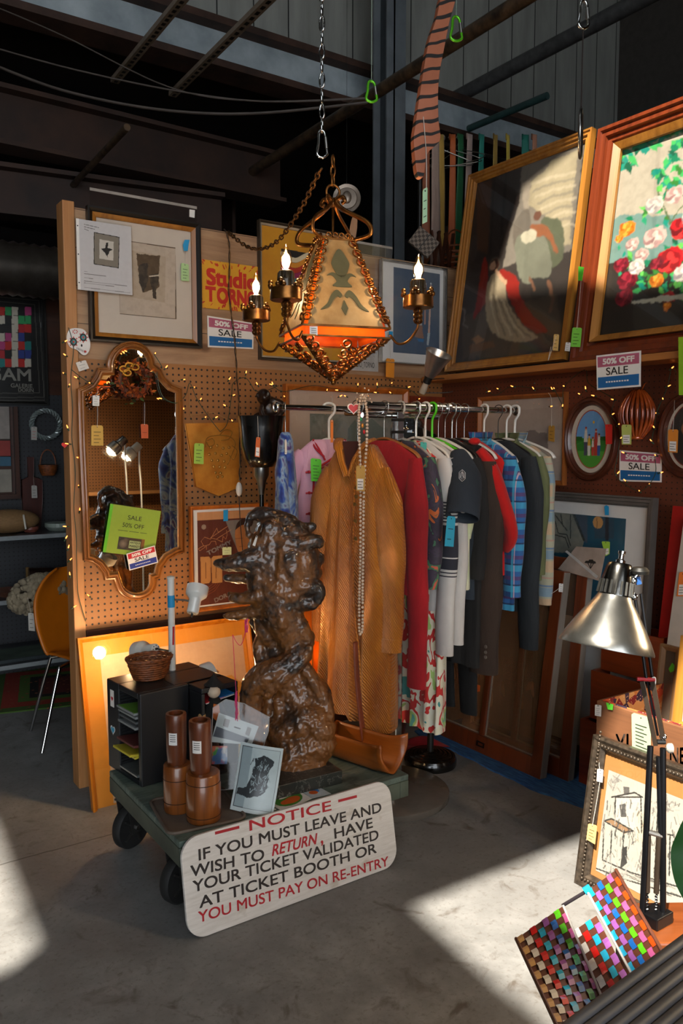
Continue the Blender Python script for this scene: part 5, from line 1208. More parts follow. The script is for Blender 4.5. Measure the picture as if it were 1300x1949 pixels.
m=MB();m.tube(spl([(0.062,-0.11,-0.78),(0.072,-0.118,-0.9),(0.085,-0.118,-1.02),(0.105,-0.11,-1.2)],8),0.018,cloth('gold_lining','#8a3a14','#5e2209',0.5),8,flat=0.35);m.build('lining',g,smooth=180)
buttons(g,[(0.05,-0.088,-0.17),(0.052,-0.092,-0.205),(0.05,-0.098,-0.235),(0.052,-0.098,-0.30),(0.055,-0.10,-0.37)],0.008,BUT)
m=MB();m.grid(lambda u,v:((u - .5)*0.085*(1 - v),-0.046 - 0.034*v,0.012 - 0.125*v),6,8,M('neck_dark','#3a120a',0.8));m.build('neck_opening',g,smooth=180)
m=MB()
for sd in (-1,1):m.tube(spl([(sd*0.082,-0.01,0.02),(sd*0.062,-0.05,0.0),(sd*0.03,-0.078,-0.06),(sd*0.004+0.006,-0.085,-0.125)],6),[0.02]*9+[0.014]*10,goldm,8,flat=0.35)
m.build('stand_collar',g,smooth=180)
GX_=PM[g.name]
t=thing('pearl_strand','long double strand of bronze pearls looped over the rail in front of the gold jacket','necklace',(rail(690,770)))
PRL=M('bronze_pearl','#cdb8a4',0.15,0.15,var=0.08);Mi=PM[t.name].inverted()
TXp=GX_ ;ypl=-0.112
path=[(690,752),(697,775),(699,800),(698,840),(694,900),(692,960),(691,1050),(690,1130),(690,1190),(687,1206),(684,1198),(684,1130),(686,1050),(686,960),(686,900),(684,840),(683,800),(684,770)]
wp=[]
for px,py in path:
 x_,z_=L(TXp,px,py,ypl if py > 860 else ypl*(0.5 if py < 800 else 0.8));wp.append(TXp @ Vector((x_,ypl if py > 860 else ypl*(0.5 if py < 800 else 0.8),z_)))
dense=spl(wp,24,True);acc=[];last=None;st=0.0120
for p in dense:
 if last is None or (p - last).length >=st:acc.append(p);last=p
m=MB()
for p in acc:m.ball(Mi @ p,0.0062,PRL,8,6)
m.build('pearls',t,smooth=180)
m=MB();rr=random.Random(8)
for k in range(60):m.ball(Mi @ (P(692,760,1,RY - 0.03)+Vector((rr.gauss(0,0.012),rr.gauss(0,0.012),rr.gauss(0,0.014)))),0.0042,PRL,7,5)
m.build('coiled_beads',t,smooth=180)
m=MB()
for i,c in enumerate((SRED,M('bead_green','#2fa06a',0.3),M('bead_amber','#d08a2a',0.3),SRED)):m.ball(Mi @ (P(684+i*3,786+i*12,1,RY - 0.06)),(0.006,0.005,0.009),c,8,6)
m.build('pendant_beads',t,smooth=180)
price_tag('kraft tag with barcode hanging on the pearl strand of the gold jacket',TXp,zc((772,720),(845,720),(842,930),(772,928)),'#c29a52',tie=zc((800,560),(808,640)),y=ypl - 0.02,sticker=True)
YE=RY - 0.235
ROW=[]
def at(px,py=950,y=YE):return P(px,py,1,y).x
redk=cloth('red_knit','#a80c18','#7a0610',0.9)
g=garment('red_sweater','long red knit tunic hanging just behind the gold jacket','sweater',at(800),redk,0.44,0.62,0.045,0.06,0.12,sleeve=0.92,slw=0.062,seed=11,sl_out=0.02,rz=R(6))
hanger('brown wooden hanger inside the red knit tunic',at(800),0.10,0.42,HWOOD,0.011,R(6),HWIRE,0.002)
pais=blotch('paisley',('#b8503a','#3a6a4a','#2a2430','#33283a','#2a2430','#b0561f','#3a5a44','#7a2f55'),11,0.7,0.9,3)
g=garment('paisley_shirt','dark paisley blouse with wide sleeves and swirls of orange and green','shirt',at(832),pais,0.45,0.60,0.04,0.05,0.12,sleeve=0.52,slw=0.072,seed=13,sl_out=0.02)
hanger('clear plastic hanger above the dark paisley blouse',at(832),0.10,0.40,M('hanger_clear','#cfc9c0',0.2,Alpha=0.6),0.006)
whk=cloth('white_knit','#cdc8c2','#b3aca6',0.95)
def stripes(name,base,dark,zs):
 n=NT(name);v=n.coord();z=n.xyz(v)[2];c=n.ramp(n.noise(v,8,3),[(0.3,tuple(k*.85 for k in lin(base))),(0.7,lin(base))])
 for a,b in zs:c=n.mixc(n.math('MULTIPLY',n.math('LESS_THAN',z,a),n.math('GREATER_THAN',z,b)),c,lin(dark))
 n.color(c);n.set(Roughness=0.95);n.bump(n.noise(v,500,2),0.2,0.001);return n.m
strp=stripes('striped_knit','#cdc8c2','#2c2d36',[(-0.245 - 0.013*k,-0.251 - 0.013*k) for k in range(7)]+[(-0.34,-0.47),(-0.475,-0.52),(-0.53,-0.535),(-0.545,-0.55)])
g=garment('striped_sweater','white knit sweater with bands of charcoal stripes on the sleeves','sweater',at(862),strp,0.46,0.70,0.045,0.06,0.12,sleeve=0.80,slw=0.062,seed=15,sl_out=0.015,cuff=(whk,0.05))
hanger('white tubular hanger inside the striped white sweater',at(862),0.095,0.42,HW,0.006,0,None,0.005)
g=garment('white_sweater','plain white knit sweater with long sleeves behind the striped one','sweater',at(880),whk,0.46,0.68,0.04,0.05,0.12,sleeve=0.76,slw=0.058,seed=16,sl_out=0.02,cuff=(whk,0.05))
hanger('second white tubular hanger, inside the plain white knit sweater',at(880),0.095,0.42,HW,0.006,0,None,0.005)
paley=blotch('pale_yellow_dye',('#cfc08a','#d9d3b4','#b9c49a','#d6c79a'),6,0.9,2.0)
g=garment('dyed_tshirt','pale yellow and green dyed t-shirt between the white sweater and navy tee','t-shirt',at(895),paley,0.47,0.62,0.035,0.05,0.12,sleeve=0.33,slw=0.07,seed=17,sl_out=0.0)
hanger('lime green hanger rising above the pale dyed t-shirt',at(893),0.10,0.42,HGREEN,0.006,0,None,0.0055)
navy=cloth('navy_jersey','#27303a','#1b222a',0.9)
g=garment('navy_tshirt','dark navy t-shirt with white emblem on its short open sleeve','t-shirt',at(905),navy,0.45,0.66,0.04,0.05,0.125,seed=18)
hanger('white flat hanger inside the navy t-shirt',at(905),0.10,0.42,HW,0.011,0,HWIRE,0.002)
Mg=PM[g.name];Mi=Mg.inverted();zz=lambda*p:Z(740,740,3.824,*p)
def wpt(px,py,y):return Mi @ P(px,py,1,y)
a,b,c=wpt(872,862,YE+0.05),wpt(885,925,YE - 0.03),wpt(880,985,YE - 0.075)
k=MB();pts=spl([a,a.lerp(b,0.5)+Vector((0.01,0,0)),b,c],6);n_=len(pts);k.tube(pts,[0.03+0.035*min(1,i/(n_*0.45)) for i in range(n_)],navy,20,flat=0.75)
k.f=[f for f in k.f if len(f)==4];k.k=k.k[:len(k.f)]
o=k.build('sleeve',g,smooth=180);so2=o.modifiers.new('thick','SOLIDIFY');so2.thickness=-0.004
mm=MB();ex=wpt(880,905,YE - 0.115);wl_=M('emblem_white','#c9ccd0',0.6)
def seg(p,q,w=0.0022):
 mm.bar((ex.x+p[0],ex.y - 0.001,ex.z+p[1]),(ex.x+q[0],ex.y - 0.001,ex.z+q[1]),w,0.001,wl_)
hx=[(0.020*math.sin(R(60*i)),0.023*math.cos(R(60*i))) for i in range(6)];hi=[(0.013*math.sin(R(60*i)),0.015*math.cos(R(60*i))) for i in range(6)]
for i in range(6):
 seg(hx[i],hx[(i+1) % 6]);seg(hi[i],hi[(i+1) % 6],0.0016)
 if i % 2==0:seg((0,0),hx[i],0.0018);seg(hi[i],hi[(i+2) % 6],0.0014)
mm.build('sleeve_emblem',g)
blk=cloth('black_wool','#1f1d1c','#141211',0.9);dbr=cloth('dark_brown_wool','#3a2a20','#2a1d15',0.9)
g=garment('black_coat','long black wool coat between the navy t-shirt and the brown blazer','coat',at(918),blk,0.46,0.95,0.045,0.07,0.125,sleeve=0.5,slw=0.065,seed=20,amp=0.008)
hanger('black plastic hanger inside the long black coat',at(918),0.10,0.42,HBLK,0.008,0,HWIRE,0.002)
g=garment('brown_blazer','dark brown wool blazer with three buttons on its cuff','blazer',at(948,1050,YE - 0.03),dbr,0.50,0.72,0.05,0.065,0.125,sleeve=0.90,slw=0.10,seed=21,sl_out=0.0,slope=0.10,slx=0.01)
hanger('black plastic hanger inside the dark brown blazer',at(948,1050,YE - 0.03),0.10,0.42,HBLK,0.008,0,HWIRE,0.002)
Mi=PM[g.name].inverted();xs_=PM[g.name].translation.x
for px,py in ((925,1231),(922,1242),(918,1252)):
 q=Mi @ P(px,py,1,YE - 0.04);MB().lathe([(0.008,0),(0.008,0.002),(0.005,0.004),(0,0.0035)],M('button_dark','#8a8078',0.3,0.5),12,Matrix.Translation((q.x,-0.072,q.z)) @ Matrix.Rotation(R(90),4,'X')).build('button',g,smooth=40)
redh=cloth('bright_red_fleece','#d0140f','#a60c0a',0.95)
g=garment('red_hoodie','bright red hooded sweatshirt with its elbow poking out to the right','hoodie',at(962,950,YE),redh,0.45,0.58,0.045,0.06,0.12,seed=23,sl_out=0.03)
Mi=PM[g.name].inverted();k=MB()
pts=spl([Mi @ P(912,856,1,YE+0.05),Mi @ P(935,890,1,YE+0.02),Mi @ P(955,950,1,YE - 0.03),Mi @ P(972,1012,1,YE - 0.05),Mi @ P(962,1040,1,YE)],6);k.tube(pts,[0.032+0.02*math.sin(i/len(pts)*3.1) for i in range(len(pts))],redh,16,flat=0.6);k.build('sleeve',g,smooth=180)
k=MB();k.ball(Mi @ P(903,840,1,YE+0.10),(0.028,0.024,0.016),redh,16,10);k.build('hood',g,smooth=180)
hanger('white padded hanger inside the bright red hoodie',at(955,950,YE),0.10,0.40,HW,0.009,0,HWIRE,0.002)
plb=plaid('blue_plaid','#2a5f9a',[('#123a6e',0,0.1,0.35,0.8),('#3fa0c4',2,0.2,0.30,0.7),('#5a2f5e',2,0.62,0.18,0.75),('#c9a9b0',0,0.6,0.05,0.8),('#152444',2,0.9,0.08,0.8),('#3aa7c0',0,0.75,0.12,0.6)])
g=garment('plaid_shirt','blue and teal plaid flannel shirt beside the bright red hoodie','shirt',at(985),plb,0.46,0.74,0.04,0.055,0.12,sleeve=0.60,slw=0.062,seed=25,sl_out=0.03,collar=(plb,0.045))
hanger('white tubular hanger poking out over the blue plaid shirt',at(993),0.10,0.46,HW,0.006,R(-6),None,0.005,0.10)
char=cloth('charcoal_twill','#252a2e','#181b1e',0.85)
g=garment('charcoal_jacket','charcoal black jacket hanging between the plaid flannel and the olive shirt','jacket',at(1020),char,0.47,0.76,0.045,0.06,0.12,sleeve=0.85,slw=0.07,seed=27,sl_out=0.02)
hanger('black wire hanger inside the charcoal jacket',at(1020),0.10,0.42,HBLK,0.004,0,HBLK,0.002)
olv=cloth('olive_cotton','#6b7048','#525736',0.85)
g=garment('olive_shirt','faded olive green shirt behind the charcoal jacket','shirt',at(1036),olv,0.46,0.62,0.035,0.045,0.12,sleeve=0.52,slw=0.055,seed=29,sl_out=0.015,collar=(olv,0.04))
hanger('white hanger inside the faded olive shirt',at(1036),0.10,0.42,HW,0.006,0,None,0.005)
plp=plaid('pastel_plaid','#a9a48c',[('#6f8fa6',2,0.1,0.24,0.8),('#c9a07a',2,0.45,0.30,0.7),('#7a8f86',0,0.2,0.4,0.6),('#5f7a9a',2,0.84,0.05,0.9),('#b98a7a',2,0.62,0.04,0.8)],0.09,0.17)
g=garment('pastel_shirt','pastel plaid cotton shirt hanging last at the right end of the rail','shirt',at(1052),plp,0.45,0.58,0.035,0.045,0.12,sleeve=0.66,slw=0.056,seed=31,sl_out=0.01,collar=(plp,0.045),cuff=(plp,0.06))
hanger('thick white hanger with its end sticking out of the pastel plaid shirt',at(1052),0.10,0.48,HW,0.010,0,None,0.006)
flo=blotch('floral_print',('#3f8a86','#d8d2b8','#d9d4c0','#c02a24','#d9d0b4','#9fc06a','#4f9a94','#dcd6c2'),9,0.8,0.5,2)
g=garment('floral_dress','cream floral dress with red and teal blooms, its hem below the red tunic','dress',at(822,1300,RY - 0.12),flo,0.42,1.22,0.035,0.05,0.12,seed=33,amp=0.01,flare=1.0,y=RY+0.02)
hanger('plain wire hanger inside the cream floral dress',at(822,1300,RY - 0.12),0.10,0.40,HWIRE,0.003)
blt=cloth('black_trouser','#171515','#0e0d0d',0.9)
g=thing('black_trousers','narrow black trousers hanging with their hems low beside the window sash','trousers',T((at(872,1300,RY - 0.06),RY,RZ - 0.15 - LOW),R(-90)),'garments on the chrome rail')
for s_ in (-1,1):
 k=MB();k.tube([(s_*0.09,0,0.0),(s_*0.085,0.004,-0.3),(s_*0.08+0.03,-0.004,-0.7),(s_*0.07+0.06,0.0,-1.13)],[0.085,0.08,0.065,0.05],blt,16,flat=0.35,up0=(0,1,0));k.build('leg',g,smooth=70)
k=MB();k.tube([(-0.17,0,0.02),(0.17,0,0.02)],0.022,blt,10);k.build('waistband',g,smooth=60)
hanger('wire clip hanger holding the narrow black trousers',at(872,1300,RY - 0.06),0.10,0.30,HWIRE,0.0035)
RX2=T((2.2,YE - 0.08,0))
price_tag('teal blue card hanging from the sleeve of the striped sweater',T((0,YE - 0.10,0)),zz((425,925),(485,930),(470,1150),(405,1145)),'#2a9ab8',y=0,lines=2)
price_tag('green and red tag bunch at the collar of the white sweaters',T((0,RY - 0.10,0)),zz((230,385),(275,390),(272,465),(228,460)),'#4fb0a0',tie=zz((250,290),(255,340)),y=0,lines=0)
price_tag('white tag hanging at the cuff of the pastel plaid shirt',T((0,YE - 0.06,0)),Z(1030,930,5.909,(200,1065),(247,1070),(240,1165),(196,1160)),'#d8d6d2',tie=Z(1030,930,5.909,(110,1185),(190,1130)),y=0)
# THE DOLLY AND WHAT STANDS ON IT
zn=lambda*p:Z(190,1320,2.2034,*p)
zo=lambda*p:Z(140,1080,3.333,*p)
ZD=0.285;DX0,DX1,DY0,DY1=0.945,1.865,2.285,2.955
t=thing('dolly','low four-wheeled dolly with worn green wooden deck carrying the carved sculpture','dolly',((DX0+DX1)/2,(DY0+DY1)/2,0));Mi=PM[t.name].inverted();dl=lambda*p:Mi @ Vector(p)
n=NT('worn_green_deck');v=n.coord((2,9,2));f=n.noise(v,3,7,0.7,0.8);g=n.noise(n.coord(),7,5,0.7)
c=n.ramp(f,[(0.25,lin('#2f3a34')),(0.5,lin('#55635a')),(0.75,lin('#7d8479'))]);c=n.mixc(n.ramp(g,[(0.55,(0,)*3),(0.68,(0.85,)*3)]),c,lin('#2a3832'));n.color(c);n.set(Roughness=0.6);n.bump(f,0.25,0.004);DECK=n.m
GRNF=M('green_steel_edge','#4c5548',0.5,var=0.2,scale=8,c2='#30382f')
w,d=(DX1 - DX0)/2,(DY1 - DY0)/2
MB().box(-w,w,-d,d,ZD - 0.022,ZD,DECK).build('deck',t,bevel=0.004)
m=MB();m.box(-w,-w+0.04,-d,d,ZD - 0.085,ZD - 0.0225,GRNF).box(w - 0.04,w,-d,d,ZD - 0.085,ZD - 0.0225,GRNF).box(-w+0.04,w - 0.04,-d,-d+0.04,ZD - 0.085,ZD - 0.0225,GRNF).box(-w+0.04,w - 0.04,d - 0.04,d,ZD - 0.085,ZD - 0.0225,GRNF)
m.build('frame',t,bevel=0.003)
RUB=M('black_rubber','#1e1d1c',0.7,var=0.25,scale=20);HUB=M('iron_hub','#3c3a38',0.45,0.5)
for wx,wy,a in ((1.0,2.88,24),(1.01,2.43,20),(1.79,2.88,20),(1.79,2.43,20)):
 X_=Mi @ T((wx,wy,0),R(a));r=0.083
 prof=[(0.024,-0.022),(0.05,-0.018),(r - 0.02,-0.019),(r - 0.006,-0.02),(r,-0.012),(r,0.012),(r - 0.006,0.02),(r - 0.02,0.019),(0.05,0.018),(0.024,0.022)]
 wh=MB();wh.lathe([(a_,z_) for a_,z_ in prof],RUB,36,X_ @ T((0,0,r),0,R(90)));o=wh.build('wheel',t,smooth=50)
 hb=MB();hb.lathe([(0.03,-0.024),(0.03,0.024)],HUB,20,X_ @ T((0,0,r),0,R(90)))
 for k in range(5):e=R(72*k);hb.bar(X_ @ Vector((0.02*math.cos(e),-0.0205,r+0.02*math.sin(e))),X_ @ Vector((0.062*math.cos(e),-0.0205,r+0.062*math.sin(e))),0.014,0.006,HUB)
 hb.lathe([(0.010,-0.038),(0.010,0.038)],STEEL,6,X_ @ T((0,0,r),0,R(90)));hb.build('hub',o,smooth=40)
 k=MB()
 for s_ in (-0.031,0.027):k.prism([(-0.022,r - 0.02),(0.022,r - 0.02),(0.05,ZD - 0.09),(-0.045,ZD - 0.09)],s_,s_+0.004,HUB,X_)
 k.box(-0.05,0.05,-0.034,0.034,ZD - 0.093,ZD - 0.086,HUB,X_);k.build('fork',o,bevel=0.001)
# notice sign
SG=T((0,2.214,0.0005),0,R(-10.5))
pl=lambda*p:[L(SG,*q,-0.012) for q in zn(*p)]
bx0,bx1=L(SG,*zn((385,1000))[0],-0.012)[0] - 0.012,L(SG,*zn((1246,700))[0],-0.012)[0]+0.004
zt=(L(SG,*zn((560,545))[0],-0.012)[1]+L(SG,*zn((1100,395))[0],-0.012)[1])/2
xc=(bx0+bx1)/2;SX2=SG @ Matrix.Translation((xc,0,0));hw=(bx1 - bx0)/2
t=thing('notice_sign','white hand-lettered NOTICE board with rounded corners leaning on the dolly','sign',SX2)
n=NT('sign_white_paint');v=n.coord((3,3,30));f=n.noise(v,3,5,0.7);g=n.noise(n.coord(),12,5)
c=n.ramp(f,[(0.3,lin('#c6bfb6')),(0.6,lin('#d9d3cc')),(0.8,lin('#e0dbd5'))]);n.color(n.mixc(n.ramp(g,[(0.62,(0,)*3),(0.72,(0.5,)*3)]),c,lin('#a3937a')));n.set(Roughness=0.6);n.bump(f,0.12,0.002)
MB().prism(rrect(-hw,hw,0.0,zt,0.062,8),-0.012,0,n.m).build('board',t,bevel=0.002)
SR=M('sign_letter_red','#b5202a',0.6,var=0.1,scale=40);SB=M('sign_letter_black','#2b2422',0.6,var=0.1,scale=40)
def line_on(word,p0,p1,h,m,bold=0.018,shear=0.0):
 a,b=[L(SX2,*q,-0.0128) for q in zn(p0,p1)];d_=Vector((b[0] - a[0],b[1] - a[1]));ln=d_.length;d_.normalize()
 vs,fs=glyphs(word,bold,shear);ax,bx=min(v[0] for v in vs),max(v[0] for v in vs);az,bz=min(v[1] for v in vs),max(v[1] for v in vs)
 o=[]
 for v in vs:
  u=(v[0] - ax)/(bx - ax)*ln;w_=(v[1] - az)/(bz - az)*h;o.append((a[0]+d_.x*u - d_.y*w_,-0.0128 - v[2],a[1]+d_.y*u+d_.x*w_))
 return MB().add(o,fs,m)
def put(name,*lines):
 for l in lines:l.build(name,t)
put('heading_lettering',line_on('NOTICE',(628,577),(972,490),0.034,SR,0.014));
for q in (((483,586),(585,560)),((1000,451),(1078,431))):
 a,b=[L(SX2,*p,-0.0125) for p in zn(*q)];MB().bar((a[0],-0.0125,a[1]),(b[0],-0.0125,b[1]),0.0006,0.009,SR).build('red_dash',t)
put('black_lettering',line_on('IF YOU MUST LEAVE AND',(415,702),(1182,497),0.0355,SB),line_on('WISH TO',(380,772),(690,697),0.0355,SB),line_on('HAVE',(985,610),(1146,562),0.0355,SB),line_on('YOUR TICKET VALIDATED',(390,836),(1170,612),0.0355,SB),line_on('AT TICKET BOOTH OR',(418,902),(1162,668),0.0355,SB))
put('red_lettering',line_on('RETURN',(722,683),(915,630),0.036,SR,0.025,0.25),line_on('YOU MUST PAY ON RE-ENTRY',(413,963),(1212,722),0.034,SR,0.014));put('comma',line_on(',',(928,640),(938,637),0.018,SR,0.02))
# CD tower
AT=Vector((0.992,2.734,ZD));BT=P(207,1457,2,ZD);BT.z=ZD;dv=(BT - AT);ang=math.atan2(dv.y,dv.x);side=dv.length;H=P(269,1322,1,AT.y).z - ZD
CX_=T(AT+Vector((0,0,0.0)),ang - math.pi)
t=thing('cd_tower','black plastic revolving CD tower with slotted sides standing at the left of the dolly','media rack',CX_)
PLB=M('black_plastic','#191a1d',0.42,var=0.1,scale=6,bump=0.03);DKP=M('slot_black','#08080a',0.6)
S_=side;dep=0.36
inw=1 if (CX_ @ Vector((-S_/2,0.1,0)) - Vector((0,0,0))).x > (CX_ @ Vector((-S_/2,0,0))).x else -1
def bx(m,x0,x1,y0,y1,z0,z1,mm):m.box(x0,x1,min(y0*inw,y1*inw),max(y0*inw,y1*inw),z0,z1,mm)
o0,o1=-S_*0.64,-S_*0.08
m=MB();bx(m,-S_,o0,0,dep,0.0,H,PLB);bx(m,o1,0,0,0.20,0,H,PLB);bx(m,o0,o1,0.15,dep,0,H,PLB);bx(m,o0,o1,0,0.15,H - 0.022,H,PLB);bx(m,o0,o1,0,0.15,0,0.02,PLB);bx(m,o1,0,0.20,dep,H - 0.022,H,PLB);bx(m,o1,0,0.20,dep,0,0.02,PLB);bx(m,o1,0.0,dep - 0.012,dep,0.02,H - 0.022,PLB)
bx(m,o1,0.09,0.20,dep,H - 0.02,H,PLB);bx(m,0.0,0.09,0.20,0.215,0,H - 0.02,PLB);bx(m,0.0,0.09,dep - 0.012,dep,0,H - 0.02,PLB);bx(m,0,0.09,0.215,dep - 0.012,0,0.015,PLB)
m.build('casing',t,bevel=0.004)
m=MB();bx(m,o0+0.001,o1 - 0.001,0.10,0.149,0.021,H - 0.023,DKP)
for k in range(26):
 z=0.03+(H - 0.06)*k/25;bx(m,o0,o0+0.006,0.008,0.1,z,z+0.003,DKP);bx(m,o1 - 0.006,o1,0.008,0.1,z,z+0.003,DKP)
m.build('slots',t)
sx=-S_*0.83
m=MB();e=-0.0008*inw
def flat(m,pts,mm):m.add([(x,e,z) for x,z in pts],[tuple(range(len(pts)))],mm)
heart=lambda cx,cz,s_:[(cx+s_*0.0625*16*math.sin(a) **3,cz+s_*0.0625*(13*math.cos(a) - 5*math.cos(2*a) - 2*math.cos(3*a) - math.cos(4*a))) for a in [2*math.pi*i/28 for i in range(28)]]
flat(m,[(sx - 0.016,H - 0.10),(sx+0.016,H - 0.10),(sx+0.016,H - 0.035),(sx - 0.016,H - 0.035)],WHITE);m.build('white_sticker',t)
m=MB();e=-0.0014*inw;flat(m,heart(sx,H - 0.068,0.010),SRED);m.build('red_heart',t)
m=MB();e=-0.0008*inw;flat(m,heart(sx,H - 0.19,0.020),WHITE);e=-0.0014*inw;flat(m,heart(sx,H - 0.19,0.015),M('sticker_blue','#2f9ac0',0.5));m.build('blue_heart_sticker',t)
CDC=[M('cd_clear','#8f9290',0.15),M('cd_green','#6fa03a',0.3),M('cd_yellow','#c9b93a',0.3),M('cd_maroon','#6a3a34',0.3),M('cd_grey','#5c6060',0.2),M('cd_white','#cfcfc9',0.3)]
cd_labels=['topmost clear CD case with green insert in the left side of the black tower','second clear CD case just under the green one in the black tower','third CD case down, grey spined, in the black tower','clear CD case fourth from the top in the black tower','maroon CD case sticking out below the gap in the black tower','yellow paper CD sleeve poking out of the black tower','yellow-green CD sleeve lowest of the pair in the black tower','grey CD case lying flat at the bottom of the black tower']
for k,(zf,out,mm,tilt) in enumerate(((0.76,0.012,1,4),(0.715,0.006,0,2),(0.66,0.004,4,0),(0.60,0.008,0,3),(0.41,0.014,3,5),(0.325,0.030,2,8),(0.285,0.010,2,-6),(0.08,0.004,4,0))):
 wv=o1 - o0 - 0.014;X_=CX_ @ Matrix.Translation(((o0+o1)/2,-out*inw,H*zf)) @ Matrix.Rotation(R(-tilt)*inw,4,'X');c=thing('cd_case',cd_labels[k],'CD',X_,'CDs in the black tower')
 b=MB();b.box(-wv/2,wv/2,min(0,0.095*inw),max(0,0.095*inw),0,0.008,CDC[0] if mm==1 else CDC[mm]);b.build('case',c,bevel=0.001)
 b=MB();b.box(-wv/2+0.008,wv/2 - 0.003,min(0.004*inw,0.09*inw),max(0.004*inw,0.09*inw),0.0082,0.009,CDC[mm]);b.build('insert',c)
X_=CX_ @ Matrix.Translation((0.045,0.30*inw,H - 0.055)) @ Matrix.Rotation(R(5),4,'X');c=thing('magazine','thin magazines with red and blue spines in the right bay of the black tower','magazine',X_)
MB().box(-0.044,0.042,-0.08,0.045,0,0.004,CDC[5]).build('pages',c);MB().box(-0.044,0.0425,-0.0805,0.0,0.0042,0.0065,SRED).build('red_cover',c);MB().box(-0.044,0.0425,-0.02,0.045,0.0068,0.009,M('cover_blue','#2a7fc4',0.4)).build('blue_cover',c)
# wicker basket on the tower
pb=P(285,1292,2,ZD+H);t=thing('wicker_basket','small oval brown wicker basket sitting on top of the black CD tower','basket',(pb.x,pb.y,ZD+H))
WK=M('wicker','#8a4a20',0.5,var=0.3,scale=60,c2='#4e260e',bump=0.2)
m=MB();m.lathe([(0.0,0.003),(0.055,0.003),(0.058,0.006),(0.0,0.008)],WK,28,sy=0.8);
for k in range(9):
 z=0.008+k*0.0088;r=0.058+0.024*(k/8) **0.8
 pts=[((r+0.0022*(1 if (i+k) % 2 else -1))*math.cos(2*math.pi*i/40),0.8*(r+0.0022*(1 if (i+k) % 2 else -1))*math.sin(2*math.pi*i/40),z) for i in range(40)]
 m.tube(pts,0.0044,WK,6,True)
m.build('weave',t,smooth=180)
m=MB()
for i in range(20):a=2*math.pi*i/20;m.tube([(0.056*math.cos(a),0.045*math.sin(a),0.005),(0.084*math.cos(a),0.067*math.sin(a),0.082)],0.0028,WK,5)
m.build('stakes',t)
m=MB()
for s_ in (0,1):m.tube([((0.086+0.003*math.sin(i*0.9+s_*3.1))*math.cos(2*math.pi*i/60),0.8*(0.086+0.003*math.sin(i*0.9+s_*3.1))*math.sin(2*math.pi*i/60),0.084+0.003*math.cos(i*0.9+s_*3.1)) for i in range(60)],0.0045,WK,6,True)
m.build('braided_rim',t,smooth=180)
# wooden mortars and cups
MORT=wood('mortar_wood','#a05a24','#3e1a08',0.32,'Z',0.8,coat=0.35);MORD=wood('cup_wood','#7a3d1c','#2e1307',0.35,'Z',0.9,coat=0.25);ENDG=M('end_grain','#5a3a26',0.6,var=0.2,scale=20)
pt_=P(372,1530,2,ZD);
TYX=T((1.075,2.445,ZD),R(-8));t=thing('wooden_tray','worn square grey-brown tray under the two pairs of wooden mortars','tray',TYX)
m=MB();m.prism(rrect(-0.125,0.135,-0.125,0.15,0.03),0,0.004,M('tray_grey','#6a5c50',0.6,var=0.2,scale=10),Matrix.Rotation(R(90),4,'X') @ Matrix.Scale(-1,4,(0,0,1)) @ Matrix.Translation((0,-0.004,0)) if False else Matrix(((1,0,0,0),(0,0,1,0),(0,1,0,0),(0,0,0,1))));m.build('base',t)
m=MB();rp=rrect(-0.125,0.135,-0.125,0.15,0.03);m.tube([(a,b,0.005) for a,b in rp],0.006,M('tray_grey',''),6,True);m.build('rim',t,smooth=180)
def turned(name,label,cat,p,prof,mm,sticker=None,grooves=(),hollow=None,base=0.0):
 t=thing(name,label,cat,p);MB().lathe(prof,mm,40).build('body',t,smooth=40)
 for z,r in grooves:MB().tube([(r*math.cos(2*math.pi*i/40),r*math.sin(2*math.pi*i/40),z) for i in range(40)],0.0012,M('groove_dark','#2a1206',0.6),5,True).build('groove',t)
 if sticker:
  a0,z0,z1,r=sticker;m=MB();st=[(r*math.cos(a0+k*0.14),r*math.sin(a0+k*0.14)) for k in range(7)]
  for k in range(6):m.add([(*st[k],z0),(*st[k+1],z0),(*st[k+1],z1),(*st[k],z1)],[(0,1,2,3)],WHITE)
  for j in range(4):
   zz_=z1 - 0.006 - j*0.007;st2=[(1.003*a,1.003*b) for a,b in st[1:6]]
   for k in range(4):m.add([(*st2[k],zz_),(*st2[k+1],zz_),(*st2[k+1],zz_ - 0.0022),(*st2[k],zz_ - 0.0022)],[(0,1,2,3)],INK)
  m.build('price_sticker',t)
 return t
ZT=ZD+0.0045
pR=P(388,1558,2,ZT);pL=P(339,1540,2,ZT);kR=33*(pR - EYEP).dot(FW)/FPX;kL=27*(pL - EYEP).dot(FW)/FPX
hR=P(388,1468,1,pR.y).z - ZT;hL=P(339,1452,1,pL.y).z - ZT
turned('wooden_mortar','larger front wooden mortar with carved bands on the tray beside the notice board','mortar',pR,[(kR*0.92,0),(kR*0.97,0.004),(kR*0.98,0.02),(kR,0.025),(kR*0.99,hR*0.8),(kR*0.96,hR*0.82),(kR*0.95,hR - 0.004),(kR*0.9,hR),(0,hR)],MORT,grooves=((0.022,kR*0.99),(hR*0.81,kR*0.98)))
turned('wooden_mortar','slimmer carved wooden mortar at the back left of the tray by the CD tower','mortar',pL,[(kL*0.93,0),(kL*0.97,0.004),(kL*0.97,0.035),(kL*0.99,0.04),(kL,hL*0.7),(kL*0.99,hL*0.72),(kL*0.96,hL - 0.004),(kL*0.9,hL),(0,hL)],MORT,grooves=((0.036,kL*0.99),(hL*0.71,kL)))
faceang=math.atan2(-pR.y,-pR.x)
